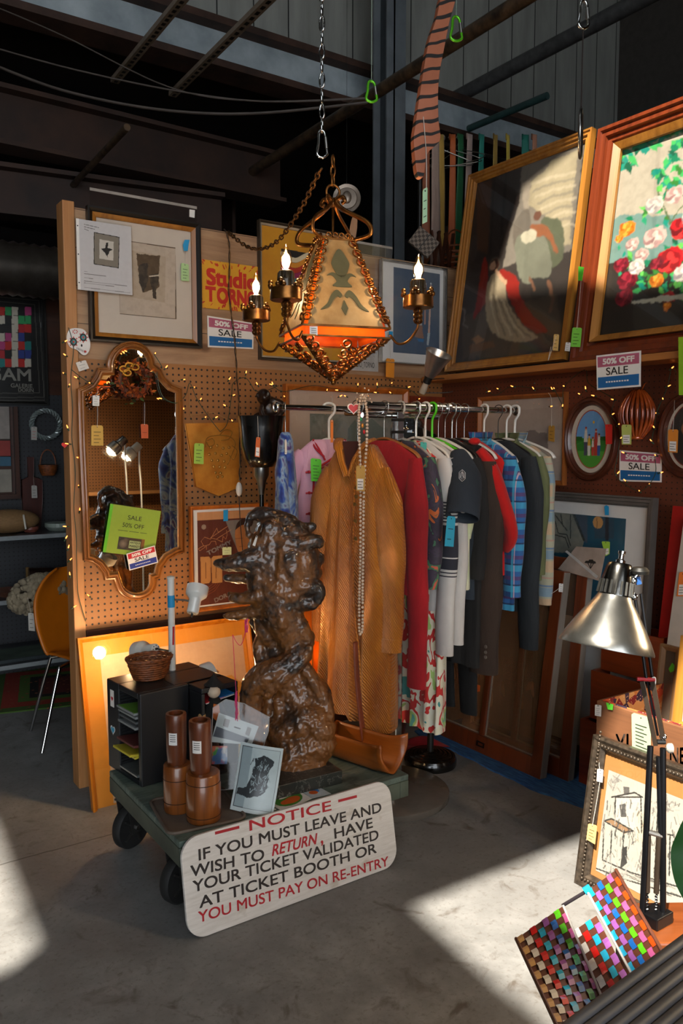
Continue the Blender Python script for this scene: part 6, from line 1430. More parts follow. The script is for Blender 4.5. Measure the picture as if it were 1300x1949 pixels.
def cup(label,p,z0,px_w,pt,pb_):
 k=px_w/2*(p - EYEP).dot(FW)/FPX;h=P(0+pt[0],pt[1],1,p.y).z - z0
 return turned('wooden_cup',label,'cup',(p.x,p.y,z0),[(k*0.88,0),(k*0.9,0.004),(k*0.97,h*0.25),(k,h*0.8),(k,h - 0.003),(k*0.96,h),(k*0.7,h),(k*0.66,h - 0.04),(0,h - 0.042)],MORD,sticker=(faceang - 0.75,h*0.42,h*0.66,k*1.003))
cup('tall dark wooden cup standing on the larger front mortar, white sticker on it',pR+Vector((-0.005,0.008,0)),ZT+hR+0.0005,42,(382,1370),None)
cup('tall dark wooden cup standing on the slimmer back mortar, nearest the CD tower',pL+Vector((0.0,0.004,0)),ZT+hL+0.0005,39,(340,1356),None)
# plastic bag of prints with a photo in front
zb_=lambda*p:Z(400,950,3.677,*p)
BGX=T((1.235,2.40,ZD+0.001),R(-33),R(-17))
def sheet_on(X,px4,step,base):r_=rect(X,px4,0.0);return Sheet(*r_,step,base,X,0.0)
t=thing('plastic_bag','clear plastic bag of cards and prints leaning on the sculpture, pink yarn through its top','plastic bag',BGX)
q=[L(BGX,*p,0) for p in zb_((20,1460),(110,1400),(240,1430),(415,1525),(410,1620),(350,1800),(330,2020),(0,2040),(10,1750))]
q=[(a,max(b,0.002)) for a,b in q]
MB().add([(a,-0.004,b) for a,b in q],[tuple(range(len(q)))],SLEEVE).build('film',t);MB().tube([(a,-0.004,b) for a,b in q],0.0012,M('bag_hem','#a9a49e',0.3),5,True).build('welded_hem',t)
q=[L(BGX,*p,0) for p in zb_((60,1495),(340,1590),(290,1720),(5,1700))];MB().prism(q,0.001,0.002,M('card_pale_blue','#b9c4c6',0.6)).build('invitation_card',t)
m=MB();bt=lambda*p:[L(BGX,*k,0.0) for k in zb_(*p)]
m.prism(bt((45,1590),(275,1675),(255,1710),(20,1660)),0.0,0.0008,M('photo_slate','#3c4450',0.5));m.prism(bt((100,1535),(140,1545),(125,1600),(90,1588)),0.0,0.0008,M('photo_grey','#7a7674',0.5));m.prism(bt((262,1592),(290,1605),(272,1660),(245,1645)),0.0,0.0008,M('photo_grey',''));m.prism(bt((170,1590),(215,1604),(210,1612),(165,1598)),0.0,0.0006,INK)
m.build('card_pictures',t)
s=sheet_on(BGX,zb_((15,1715),(130,1740),(110,1860),(10,1850)),0.0015,'#2f5a8a');s.y=0.0005
s.poly(zb_((10,1720),(60,1730),(40,1790),(10,1800)),'#3f8a3a');s.mottle(40,'#d9c9b0',0.8,4);s.mottle(30,'#c2402a',0.8,11,0.5,0.62);s.build('colour_photo',t)
q0=zb_((140,1718),(378,1745),(378,2010),(40,1970));PHX=T((1.225,2.335,ZD+0.001),R(-38),R(-12)) @ Matrix.Rotation(R(8),4,'Y')
wv,hv=0.148,0.225
t=thing('photo_print','curled white-bordered photo print of a dark sculpture leaning on the plastic bag','photograph',PHX)
s=Sheet(-wv/2,wv/2,0,hv,0.0012,'#c3cfd0');f=lambda u,v:(-wv/2+wv*u,hv*v)
s.poly([f(.06,.06),f(.94,.06),f(.94,.95),f(.06,.95)],'#8fa0a4');s.line([f(.06,.06),f(.94,.06),f(.94,.95),f(.06,.95)],0.0022,'#20262a',closed=True);s.poly([f(.3,.06),f(.94,.06),f(.94,.95),f(.3,.95)],'#b3c2c4')
s.poly([f(.1,.3),f(.3,.35),f(.35,.5),f(.42,.8),(f(.6,.88)),f(.82,.8),f(.8,.6),f(.75,.35),f(.6,.25),f(.3,.2),f(.1,.22)],'#232a2e',rag=0.012)
rr=random.Random(6)
for k in range(60):
 a,b=rr.uniform(.35,.75),rr.uniform(.3,.82);s.line([f(a,b),f(a+rr.uniform(-.05,.05),b+rr.uniform(-.07,.07)),f(a+rr.uniform(-.07,.07),b+rr.uniform(-.1,.1))],0.002,rr.choice(('#a9bcc0','#8a9ca0','#0f1416')),0.9)
def curl(co):co=co.copy();k=co[:,2]/hv;co[:,1]=0.03*np.sin(k*3.1)*0.5 - 0.012*np.cos(co[:,0]/wv*3) ;return co
o=s.build('print',t,paint(0.3),fn=curl);sd_=o.modifiers.new('thick','SOLIDIFY');sd_.thickness=0.0006
t=thing('pink_yarn','knotted pink yarn hanging from the sculpture down to the plastic bag','yarn',D(457,1372,2.72));Mi=PM[t.name].inverted();YRN=M('pink_wool','#d0306a',0.8,var=0.1)
dY=2.71;m=MB();m.tube([Mi @ D(*p,dY) for p in ((443,1208),(446,1260),(450,1330))],0.0011,YRN,5)
for k in range(5):m.tube(spl([Mi @ D(450+rnd.uniform(-3,3),1318+i*13+rnd.uniform(-3,3),dY+rnd.uniform(-.006,.006)) for i in range(5)],4),0.0013,YRN,5)
m.tube(spl([Mi @ D(*p,dY) for p in ((443,1208),(450,1222),(458,1228),(464,1215),(468,1196))],5),0.0011,YRN,5)
for k in range(7):m.tube(spl([Mi @ D(468+rnd.uniform(-2,5),1178+i*8+rnd.uniform(-2,2),dY+rnd.uniform(-.01,.005)) for i in range(4)],4),0.0014,YRN,5)
m.build('strands',t)
# marble slab
SLX=T((1.47,2.50,ZD+0.0005),R(-3));n=NT('dark_marble');v=n.coord();a_=n.noise(v,9,6,0.65,2.0)
n.color(n.mixc(n.ramp(a_,[(0.49,(0,)*3),(0.5,(0.8,)*3),(0.515,(0,)*3)]),n.ramp(n.noise(v,5,5),[(0.3,lin('#141615')),(0.7,lin('#343733'))]),lin('#8a8a80')));n.set(Roughness=0.3)
t=thing('marble_slab','dark veined marble slab under the carved sculpture','slab',SLX);MB().box(-0.19,0.15,-0.135,0.135,0,0.05,n.m).build('slab',t,bevel=0.003)
# the carved sculpture
ZS=ZD+0.0505;B0=P(566,1452,2,ZS);SCX=T((B0.x,B0.y+0.03,ZS),FACE);kS=(Vector((B0.x,B0.y+0.03,ZS+0.4)) - EYEP).dot(FW)/FPX
t=thing('carved_sculpture','large gnarled dark bronze root-like sculpture with spiked upper mass on the marble slab','sculpture',SCX)
m=MB();BZ=M('tmp_bronze','#333333')
def cap(pts,rs,ys=0.0,n=12):
 P_=[]
 if not isinstance(ys,(list,tuple)):ys=[ys]*len(pts)
 for (px,py),y in zip(pts,ys):x,z=L(SCX,px,py,0.0);P_.append((x,y,z))
 sp=spl([(a,b,c) for a,b,c in P_],5);N=len(sp);R_=[]
 for i in range(N):
  u=i/(N - 1)*(len(rs) - 1);k=min(int(u),len(rs) - 2);R_.append(kS*(rs[k]+(rs[k+1] - rs[k])*(u - k)))
 m.tube(sp,R_,BZ,n);m.ball(sp[0],R_[0],BZ,n,8);m.ball(sp[-1],R_[-1],BZ,n,8)
cap([(560,1425),(600,1415)],[44,42],[0.0,0.0]);cap([(540,1400),(590,1370),(610,1385)],[42,44,30],[0.02,0.01,-0.02]);cap([(520,1440),(560,1448),(605,1445)],[22,24,20],[-0.03,-0.06,-0.03]);cap([(560,1330),(600,1320),(618,1370)],[36,28,22],[0.04,0.03,0.02])
cap([(572,1262),(592,1292),(612,1330),(626,1365)],[14,17,16,12],[0.01,0.0,0.0,0.0]);cap([(560,1280),(572,1340)],[26,34],[0.03,0.03])
cap([(556,1400),(548,1340),(548,1280),(558,1240),(552,1205),(535,1165),(530,1120)],[34,26,26,28,34,44,48],[0.02,0.03,0.02,0.0,0.0,0.0,0.0]);cap([(530,1330),(536,1400),(530,1450)],[10,16,20],[0.0,0.0,0.02])
cap([(572,1240),(545,1262),(510,1276),(488,1296),(480,1330),(482,1380),(488,1430),(490,1462)],[24,26,28,26,22,20,21,20],[-0.03,-0.05,-0.055,-0.05,-0.045,-0.04,-0.03,-0.03]);cap([(590,1228),(574,1250),(540,1280),(512,1310)],[9,11,12,10],[-0.05,-0.07,-0.085,-0.08])
cap([(500,1205),(492,1230),(500,1262),(512,1290)],[9,12,16,20],[0.0,0.0,0.0,-0.01]);cap([(548,1150),(575,1200),(588,1222)],[20,20,12],[-0.02,-0.02,-0.01]);cap([(588,1212),(580,1228)],[13,12],0.0)
cap([(520,1010),(515,1060),(520,1120)],[34,40,40],0.0);cap([(560,1020),(572,1065),(570,1110)],[32,38,38],0.0);cap([(540,1030),(545,1130),(540,1160)],[44,50,36],0.01);cap([(500,1030),(495,1080),(500,1140)],[24,26,24],-0.02);cap([(548,1000),(515,985),(492,978),(476,985)],[22,19,14,9],0.0);cap([(476,985),(471,1000),(474,1018)],[8,6,6],-0.015);cap([(512,1000),(504,1030),(500,1060)],[13,11,14],-0.045);cap([(492,1012),(480,1040)],[10,12],0.03)
cap([(545,1006),(575,1005),(594,1003)],[17,12,9],0.01);cap([(548,1030),(578,1032),(600,1026),(607,1030)],[20,18,14,11],-0.04);cap([(585,1066),(604,1064)],[20,15],0.01);cap([(570,1095),(598,1092)],[22,16],0.02)
cap([(560,1112),(588,1112),(606,1120),(604,1138)],[24,22,14,12],-0.035);cap([(565,1140),(590,1146),(602,1140)],[20,15,11],-0.03);cap([(552,1060),(562,1100)],[30,26],-0.035)
cap([(505,1058),(472,1064),(440,1069),(416,1068)],[27,22,15,7],[-0.02,-0.04,-0.05,-0.05]);cap([(490,1104),(452,1105),(430,1103)],[14,10,8],0.035);cap([(495,1128),(468,1134),(446,1133)],[16,12,9],-0.05);cap([(490,1136),(450,1138),(436,1134)],[10,8,7],0.03)
cap([(500,1158),(470,1166),(444,1170),(428,1170)],[17,12,9,4],-0.02);cap([(498,1140),(500,1190),(510,1210)],[20,17,20],0.0);cap([(480,1188),(492,1204),(502,1220)],[8,9,12],0.03);cap([(520,1050),(512,1110),(525,1160)],[16,15,16],-0.045);cap([(541,1040),(536,1120),(540,1180)],[12,13,14],-0.06)
cap([(512,1170),(518,1210),(528,1250),(520,1290)],[20,22,24,18],0.015);cap([(512,1300),(512,1370),(520,1430)],[16,18,22],0.045)
tmp=m.build('tmp');r=tmp.modifiers.new('r','REMESH');r.mode='VOXEL';r.voxel_size=0.0048;r.use_smooth_shade=True
sm=tmp.modifiers.new('s','SMOOTH');sm.iterations=2;sm.factor=0.5
dg=bpy.context.evaluated_depsgraph_get();me=bpy.data.meshes.new_from_object(tmp.evaluated_get(dg));bpy.data.objects.remove(tmp)
co=np.empty(len(me.vertices)*3);me.vertices.foreach_get('co',co);co=co.reshape(-1,3);no=np.empty(len(me.vertices)*3);me.vertices.foreach_get('normal',no);no=no.reshape(-1,3)
X_,Y_,Z_=co.T;low=np.clip(1.2 - Z_*1.4,0.65,1)
f1=fbm((X_+Y_*0.7)*22,(Z_*10 - Y_*8),5) - 0.5;f2=np.abs(fbm((X_+Y_)*34,(Z_ - Y_)*26,9,3) - 0.5);f3=fbm((X_ - Y_)*90,(Z_+Y_*.6)*90,2,2) - 0.5
co+=no*((f1*0.013 - f2*0.012+f3*0.008)*low)[:,None];me.vertices.foreach_set('co',co.ravel());me.update()
n=NT('patinated_bronze');v=n.coord();gp=n.new('ShaderNodeNewGeometry');a_=n.noise(v,7,6,0.6,0.6);b_=n.noise(v,34,5,0.7)
cav=n.ramp(gp.outputs['Pointiness'],[(0.42,(1,)*3),(0.53,(0,)*3)]);k=n.ramp(n.math('ADD',n.math('ADD',a_,n.math('MULTIPLY',b_,0.35)),n.math('MULTIPLY',n.xyz(v)[2],-0.22)),[(0.48,(0,)*3),(0.64,(1,)*3)])
c=n.mixc(k,lin('#17110d'),lin('#7d4c1c'));c=n.mixc(n.math('MULTIPLY',cav,0.55),c,lin('#5a3718'));c=n.mixc(n.ramp(b_,[(0.6,(0,)*3),(0.7,(0.6,)*3)]),c,lin('#1a1310'))
n.color(c);n.set(Metallic=0.15,Coat_Weight=0.7,Coat_Roughness=0.14);n.lk(n.ramp(b_,[(0.3,(0.28,)*3),(0.7,(0.5,)*3)]),n.b.inputs['Roughness']);n.bump(n.noise(v,55,6,0.75,0.8),0.7,0.006)
me.materials.clear();me.materials.append(n.m);me.shade_smooth();o=bpy.data.objects.new('carving',me);COL.objects.link(o);o.parent=t
price_tag('narrow white paper tag stuck in the top hollow of the carved sculpture',T((B0.x,B0.y - 0.06,0),FACE),zb_((322,255),(334,260),(315,330),(296,322)),'#cfc8bc',y=0,lines=0)
# seed packets on the deck
def packet(label,px4,bg,blobs,y=ZD+0.002):
 q=[P(*p,2,y) for p in px4];c=sum((k for k in q),Vector())/4;t=thing('seed_packet',label,'card',(c.x,c.y,ZD+0.0006))
 m=MB();m.add([(k.x - c.x,k.y - c.y,0.002) for k in q]+[(k.x - c.x,k.y - c.y,0.0) for k in q],[(3,2,1,0),(4,5,6,7),(0,1,5,4),(1,2,6,5),(2,3,7,6),(3,0,4,7)],bg);m.build('card',t)
 pt=lambda u,v:((q[0]*(1 - u)+q[1]*u)*(1 - v)+(q[3]*(1 - u)+q[2]*u)*v) - c
 m=MB()
 for i,(u,v,ru,rv,mm) in enumerate(blobs):
  m.add([(pt(u+ru*math.cos(a),v+rv*math.sin(a)).x,pt(u+ru*math.cos(a),v+rv*math.sin(a)).y,0.0024+0.0003*i) for a in [6.283*k/16 for k in range(16)]],[tuple(range(15,-1,-1))],mm)
 m.build('picture',t)
GRN=M('packet_green','#3f8a2c',0.5);ORN=M('packet_orange','#d8601c',0.5);RD=M('packet_red','#b8202a',0.5);BLU=M('packet_blue','#3a7ac0',0.5)
packet('white seed packet with orange vegetable on green, lying on the dolly deck',zn((690,450),(815,395),(888,440),(770,495)),WHITE,[(.5,.5,.42,.42,GRN),(.55,.62,.26,.2,ORN),(.35,.6,.16,.14,ORN),(.5,.3,.2,.07,WHITE)])
packet('white seed packet with blue and orange print beside the orange trough',zn((835,400),(900,383),(970,420),(885,440)),M('pale_blue_card','#c3ccd0',0.5),[(.6,.4,.2,.25,BLU),(.4,.6,.22,.16,ORN)])
packet('white card with red marks lying half under the notice board',zn((640,470),(690,455),(740,485),(660,505)),WHITE,[(.5,.3,.2,.1,RD),(.6,.6,.25,.1,RD)])
# orange wooden trough
A_,B_=P(632,1412,2,ZD+0.05),P(738,1446,2,ZD+0.05);dr=(B_ - A_).normalized();TX_=Matrix.Translation(Vector(((A_+B_)/2)[:2]+(ZD+0.001,)).to_3d() if False else Vector(((A_.x+B_.x)/2,(A_.y+B_.y)/2,ZD+0.001))) @ Matrix.Rotation(math.atan2(dr.y,dr.x),4,'Z')
ln=(B_ - A_).length+0.06
t=thing('wooden_trough','open orange-stained wooden trough lying on the dolly beside the sculpture','trough',TX_)
OW=wood('trough_wood','#a85a1c','#6e3208',0.35,'X',coat=0.2)
sec=lambda s_:[(-0.066*s_,0.115),(-0.062*s_,0.06),(-0.04,0.014),(0,0.0),(0.04,0.014),(0.062*s_,0.06),(0.066*s_,0.115)]
m=MB();vs=[];N=12
for i in range(N+1):
 u=i/N;s_=1+0.35*max(0,(u - 0.75)/0.25) **2;up_=0.02*max(0,(u - 0.7)/0.3) **2
 for a,b in spl2([(a,b) for a,b in sec(s_)],3,False):vs.append((-ln/2+ln*u,a,b+up_*(abs(a)/0.08)))
K=len(vs)//(N+1);m.add(vs,[(i*K+j,(i+1)*K+j,(i+1)*K+j+1,i*K+j+1) for i in range(N) for j in range(K - 1)],OW)
m.add([(-ln/2+0.004,a,b) for a,b in spl2(sec(1),3,False)],[tuple(range(K))],OW)
o=m.build('shell',t,smooth=60);sl_=o.modifiers.new('thick','SOLIDIFY');sl_.thickness=0.010;sl_.offset=1
# behind the dolly: vase, red cloth, ridged stand with smoky globe, lit wooden lamp, white tree lamp, doll
pv=P(748,1425,2,0.0);pv=Vector((2.05,2.98,0));
t=thing('wooden_vase','dark brown tapered wooden vase behind the orange trough','vase',(1.99,2.93,0.034));t.location.z=0.0
VX=P(745,1380,1,3.02);t.location=(VX.x,3.02,0);PM[t.name]=T((VX.x,3.02,0))
MB().lathe([(0.05,0),(0.052,0.004),(0.06,0.10),(0.085,0.22),(0.095,0.32),(0.09,0.42),(0.085,0.42),(0.088,0.32),(0.05,0.1),(0,0.05)],wood('vase_wood','#4e2a18','#2a140a',0.3,coat=0.3),32).build('body',t,smooth=60)
pc=P(745,1430,2,0.03);m=MB();m.grid(lambda u,v:((u - 0.5)*0.22,(v - 0.5)*0.16,0.02+0.03*math.sin(u*7+v*3)*math.sin(v*3.1)*math.sin(u*3.1)+0.02*math.sin(3.1*u)),20,14,cloth('red_cloth','#a8101e','#7a0814'))
rc=thing('red_cloth','crumpled red cloth on the floor between the vase and the ridged black stand','cloth',(VX.x+0.17,2.99,0.004));o=m.build('fabric',rc,smooth=180);k_=o.modifiers.new('t','SOLIDIFY');k_.thickness=0.003
RBX=P(819,1442,2,0.03)
t=thing('floor_lamp','black floor lamp with ridged round foot and smoky glass globe behind the clothes','floor lamp',(RBX.x,RBX.y,0));RR=0.125
prof=[(RR*0.98,0.0),(RR,0.006),(RR,0.03),(RR*0.97,0.038)]
for i in range(5):
 r0=RR*(0.97 - 0.17*i);prof+=[(r0 - RR*0.03,0.046+0.005*i),(r0 - RR*0.10,0.047+0.005*i),(r0 - RR*0.14,0.040+0.005*i)]
prof+=[(0.02,0.064),(0.0,0.064)]
MB().lathe(prof,GLOSSB,48).build('ridged_foot',t,smooth=50);MB().tube([(0,0,0.06),(0,0,1.55)],0.016,BLACK,14).build('pole',t,smooth=40)
gp_=D(776,822,(Vector((RBX.x,RBX.y,1.5)) - EYEP).dot(FW)+0.12);gp_=PM[t.name].inverted() @ gp_
MB().tube([(0,0,1.55),Vector((0,0,1.55)).lerp(gp_,0.6)+Vector((0,0,0.02)),gp_],0.02,BLACK,12).build('arm',t,smooth=40)
MB().ball(gp_,0.085,M('smoky_glass','#3a4046',0.08,0.2,var=0.2,Coat_Weight=1.0),28,18).build('globe',t,smooth=180)
LX_=T((P(601,1300,1,3.06).x,3.06,0),R(-20));zt_l=P(601,1158,1,3.06).z;zb_l=P(601,1312,1,3.06).z
t=thing('panel_lamp','glowing lamp with honey-coloured wooden panels behind the carved sculpture','lamp',LX_)
n=NT('lit_wood_veneer');v=n.coord((14,14,0.8));f=n.noise(v,2,5);n.color(n.ramp(f,[(0.3,lin('#a8601a')),(0.7,lin('#d8923a'))]));n.set(Roughness=0.4,Transmission_Weight=0.0)
tb=n.new('ShaderNodeBsdfTranslucent');n.lk(n.ramp(f,[(0.3,lin('#d8852a')),(0.7,lin('#f0b060'))]),tb.inputs[0]);ad=n.new('ShaderNodeMixShader');ad.inputs[0].default_value=0.6;n.lk(n.b.outputs[0],ad.inputs[1]);n.lk(tb.outputs[0],ad.inputs[2]);n.lk(ad.outputs[0],n.n['Material Output'].inputs[0]);VEN=n.m
hw_=0.06
for k in range(4):MB().box(-hw_,hw_,-hw_ - 0.003,-hw_,zb_l - 0.06,zt_l,VEN,Matrix.Rotation(R(90*k),4,'Z')).build('panel',t)
for k in range(4):
 for q_ in (-0.3,0.3):MB().box(hw_*q_*1.6 - 0.003,hw_*q_*1.6+0.003,-hw_ - 0.008,-hw_ - 0.0032,zb_l - 0.06,zt_l,GOLDW,Matrix.Rotation(R(90*k),4,'Z')).build('batten',t)
MB().box(-hw_ - 0.005,hw_+0.005,-hw_ - 0.005,hw_+0.005,0,zb_l - 0.061,DARKW).build('plinth',t,bevel=0.003)
MB().ball((0,0,(zt_l+zb_l)/2),0.028,emit('lamp_bulb_warm','#ffc070',45),12,8).build('bulb',t,smooth=180)
WHM=M('white_enamel','#d6d4cc',0.3,var=0.04,Coat_Weight=0.3);dW=3.2
pz=D(328,1265,dW);t=thing('tree_lamp','white pole lamp with three swivelling cup heads behind the CD tower','floor lamp',(pz.x,pz.y,0));Mi=PM[t.name].inverted()
ztop=D(328,1098,dW).z
MB().lathe([(0.0135,0.02),(0.0135,ztop - 0.004),(0.016,ztop - 0.003),(0.016,ztop+0.006),(0.006,ztop+0.010),(0,ztop+0.010)],WHM,16).build('pole',t,smooth=40);MB().lathe([(0.11,0),(0.11,0.012),(0.02,0.025)],WHM,32).build('base',t,smooth=40)
zbt=D(328,1140,dW).z;MB().tube([(0,0,zbt - 0.028),(0,0,zbt+0.02)],0.0142,BLUETAPE,16).build('blue_tape',t,smooth=40)
MB().tube([(0.0,-0.0138,D(328,1225,dW).z),(0.002,-0.0145,D(328,1190,dW).z)],0.004,SRED,6).build('red_label',t)
def head(tail,mouth,ks,lit):
 a,b=Mi @ tail,Mi @ mouth;ax=(b - a).normalized();ln_=(b - a).length;X_=Matrix.Translation(a) @ ax.to_track_quat('Z','Y').to_matrix().to_4x4()
 r=0.0235*ks
 hd=MB().lathe([(0.003,0),(r*0.85,0.001),(r,0.006),(r,ln_*0.50),(r*1.2,ln_*0.55),(r*1.75,ln_*0.66),(r*1.85,ln_*0.72),(r*1.85,ln_),(r*1.75,ln_),(r*1.7,ln_*0.72),(r*0.8,ln_*0.5)],WHM,32,X_,cap=False).build('lamp_head',t,smooth=50)
 v_=MB();
 for k in range(7):e=2*math.pi*k/7;v_.lathe([(0.0026,0),(0,-0.0004)],BLACK,8,X_ @ Matrix.Translation((r*0.6*math.cos(e),r*0.6*math.sin(e),-0.0003)))
 v_.lathe([(0.005,0),(0.004,-0.01),(0.003,-0.014)],BLACK,8,X_);v_.build('vent_holes',hd)
 MB().ball(X_ @ Vector((0,0,ln_*0.78)),0.028*ks,emit('bulb_lit','#ffd9a0',9) if lit else M('bulb_frosted','#d9d4c8',0.3),14,9).build('bulb',hd,smooth=180)
 return X_ @ Vector((0,0,ln_*0.4))
for (ta,mo,ks,lit) in ((D(366,1168,dW - 0.05),D(377,1116,dW+0.0),1.0,False),(D(297,1235,dW+0.02),D(262,1240,dW+0.11),0.95,True),(D(352,1300,dW+0.0),D(402,1282,dW+0.08),1.15,True)):
 j=head(ta,mo,ks,lit);z_=j.z+0.01
 MB().tube([(0,0,z_),(j.x*0.55,j.y*0.55,z_),j],0.004,STEEL,8).build('bracket',t,smooth=40)
t=thing('witch_doll','small black-robed doll with a cream face and orange apron behind the CD tower','doll',D(408,1345,3.0));DLM=cloth('doll_black','#151310','#0c0a09');
t.location.z=0;dz=PM[t.name].translation.z;PM[t.name].translation.z=0;MB().lathe([(0.05,0),(0.05,0.01),(0.02,0.02),(0.015,dz - 0.06),(0.03,dz - 0.055)],DARKW,16).build('stand',t,smooth=40)
X_=Matrix.Translation((0,0,dz - 0.055)) @ Matrix.Rotation(FACE,4,'Z');m=MB();m.lathe([(0.05,0),(0.045,0.03),(0.03,0.07),(0.018,0.09)],DLM,20,X_);m.build('robe',t,smooth=60)
MB().ball((0,-0.008,0.115),(0.025,0.024,0.024),M('doll_cream','#cdb8a0',0.7),14,10,X_).build('head',t,smooth=180);MB().ball((0.0,0.006,0.13),(0.03,0.024,0.022),DLM,12,8,X_).lathe([(0.038,0.14),(0.03,0.146),(0.016,0.16),(0,0.185)],DLM,16,X_).build('hat',t,smooth=60)
MB().prism([(0.0,0.015),(0.03,0.01),(0.024,0.075),(0.004,0.08)],-0.045,-0.04,M('doll_orange','#c8681c',0.7),X_).build('apron',t);MB().ball((-0.04,-0.03,0.03),(0.016,0.014,0.012),M('doll_straw','#b8925c',0.8),10,6,X_).build('hand',t)
lamp_light('lamp_head_glow',D(258,1242,3.3),9.0,(1,0.62,0.3),0.03);lamp_light('lamp_head_glow',D(406,1280,3.28),8.0,(1,0.62,0.3),0.03)
# THE NEAR RIGHT CORNER
zl=lambda*p:Z(1020,1050,4.532,*p);zf=lambda*p:Z(960,1380,3.426,*p)
DRX=T((2.18,0,0.002),R(-90),R(-9)) @ T((0,0.03,0))
tl,bl=L(DRX,*zf((568,58))[0],-0.03),L(DRX,*zf((452,1048))[0],-0.03);h_=tl[1];x0=(tl[0]+bl[0])/2;w_=0.80
X2=DRX @ T((x0+w_/2,0,0));t=thing('framed_drawing','ink street drawing with orange mat in a dark beaded frame standing on the floor','picture',X2)
PEW=M('dark_silver_gilt','#54483c',0.35,0.45,var=0.3,scale=60,bump=0.3);fw=0.048
MB().frame(-w_/2,w_/2,0,h_,[(0,0),(0,-0.026),(0.01,-0.03),(0.022,-0.022),(0.036,-0.026),(0.042,-0.016),(fw,-0.012),(fw,0)],PEW).build('frame',t,smooth=30)
m=MB()
for k in range(int(h_/0.013)):m.ball((-w_/2+0.029,-0.027,0.03+k*0.013),(0.006,0.005,0.0055),PEW,6,4)
for k in range(int(w_/0.013) - 4):
 for z in (0.029,h_ - 0.029):m.ball((-w_/2+0.03+k*0.013,-0.027,z),(0.0055,0.005,0.006),PEW,6,4)
m.build('beading',t,smooth=180)
MB().box(-w_/2+0.04,w_/2 - 0.04,-0.006,0,0.04,h_ - 0.04,M('mat_tan_orange','#a5703a',0.75,var=0.06)).build('mat_board',t)
p0,p1=L(X2,*zf((675,290))[0],-0.008),L(X2,*zf((600,950))[0],-0.008)
s=Sheet((p0[0]+p1[0])/2,w_/2 - 0.11,p1[1],p0[1],0.0018,'#aaa399',X2,-0.0075);G_=('#3a3836','#6e6a66','#94908a','#1f1e1d');rr=random.Random(14)
s.poly(zf((725,450),(900,470),(900,700),(850,700),(720,610)),'#b3ada4');s.poly(zf((650,620),(700,605),(840,690),(780,710)),'#8a6a4c');s.poly(zf((640,680),(780,730),(800,900),(640,880)),'#a9a49a',0.8);s.poly(zf((845,560),(915,560),(915,760),(860,760)),'#cdb79a',0.7)
s.poly(zf((750,520),(790,510),(795,600),(760,600)),'#4a4846');s.poly(zf((770,800),(800,790),(800,900),(755,940)),'#2c2b2a');s.poly(zf((775,400),(815,405),(815,450),(780,450)),'#55524f')
for a,b in (((690,340),(740,420)),((955,480),(1120,560))):
 for k in range(40):x,y=rr.uniform(a[0],b[0]),rr.uniform(a[1],b[1]);s.line(zf((x,y),(x+rr.uniform(-26,26),y+rr.uniform(-30,30))),0.004,rr.choice(G_[1:3]),0.7)
for pts in (((700,470),(850,440),(900,470)),((720,600),(725,470),(890,470),(895,700)),((650,625),(780,700),(840,690),(700,610),(650,625)),((650,640),(640,880)),((700,690),(690,900)),((780,720),(760,930)),((600,935),(800,1010),(1150,1120)),((640,880),(820,960),(1150,1060)),((960,690),(1100,720)),((1000,560),(980,980)),((1080,720),(1075,980))):s.line(zf(*pts),0.005,'#2a2927')
for k in range(170):
 x,y=rr.uniform(640,1150),rr.uniform(480,980);l=rr.uniform(10,70);s.line(zf((x,y),(x+rr.uniform(-14,14),y+l)),rr.choice((0.002,0.003,0.005)),rr.choice(G_),0.8)
for k in range(40):x=rr.uniform(620,1100);y=900+(x - 620)*0.33+rr.uniform(-10,60);s.line(zf((x,y),(x+70,y+28)),0.003,rr.choice(G_[:3]),0.7)
s.build('drawing',t,paint(0.7))
MB().add([(-w_/2+0.04,-0.011,0.04),(w_/2 - 0.04,-0.011,0.04),(w_/2 - 0.04,-0.011,h_ - 0.04),(-w_/2+0.04,-0.011,h_ - 0.04)],[(0,1,2,3)],GLASS).build('glass_pane',t)
price_tag('white barcode tag at the upper left of the ink drawing',DRX,zf((607,285),(646,290),(640,375),(603,366)),'#dcdad6',tie=zf((620,245),(618,262)),y=-0.034,lines=4)
price_tag('tan tag on a red cord at the lower left of the ink drawing',DRX,zf((548,640),(606,655),(592,778),(536,745)),'#c9a468',tie=zf((622,375),(598,520)),y=-0.034,lines=4)
c0=P(1136,1333,0,2.345);yc,zc1=c0.y,c0.z;zc0=zc1 - 0.34;cw,cl=0.42,0.75;CRX=T((2.345,yc - cl,zc0));k=0.014
t=thing('wooden_crate','brown wooden crate lined with red floral fabric behind the framed ink drawing','crate',CRX);CRW=wood('crate_wood','#8a5a3a','#5c3a24',0.6,'Y')
n=NT('floral_lining');v=n.coord((1,1,1));vo=n.new('ShaderNodeTexVoronoi');vo.inputs['Scale'].default_value=26;n.lk(v,vo.inputs['Vector']);sp=n.xyz(vo.outputs['Color'])
c=n.ramp(sp[0],[(0.0,lin('#b8743a')),(0.35,lin('#c9985c')),(0.5,lin('#7a1f22')),(0.72,lin('#33263f')),(0.86,lin('#b84a24'))],'CONSTANT');vo2=n.new('ShaderNodeTexVoronoi');vo2.inputs['Scale'].default_value=95;n.lk(v,vo2.inputs['Vector'])
n.color(n.mixc(n.math('LESS_THAN',vo2.outputs[0],0.22),c,lin('#d2b48a')));n.set(Roughness=0.9);FLOR=n.m;H_=0.34
MB().box(0,k,0,cl,0,H_,CRW).build('front_board',t,bevel=0.002);MB().box(k,cw,cl - k,cl,0,H_,CRW).box(cw - k,cw,0,cl - k,0,H_,CRW).box(k,cw - k,0,k,0,H_,CRW).build('side_boards',t,bevel=0.002);MB().box(k,cw - k,k,cl - k,0,k,CRW).build('bottom',t)
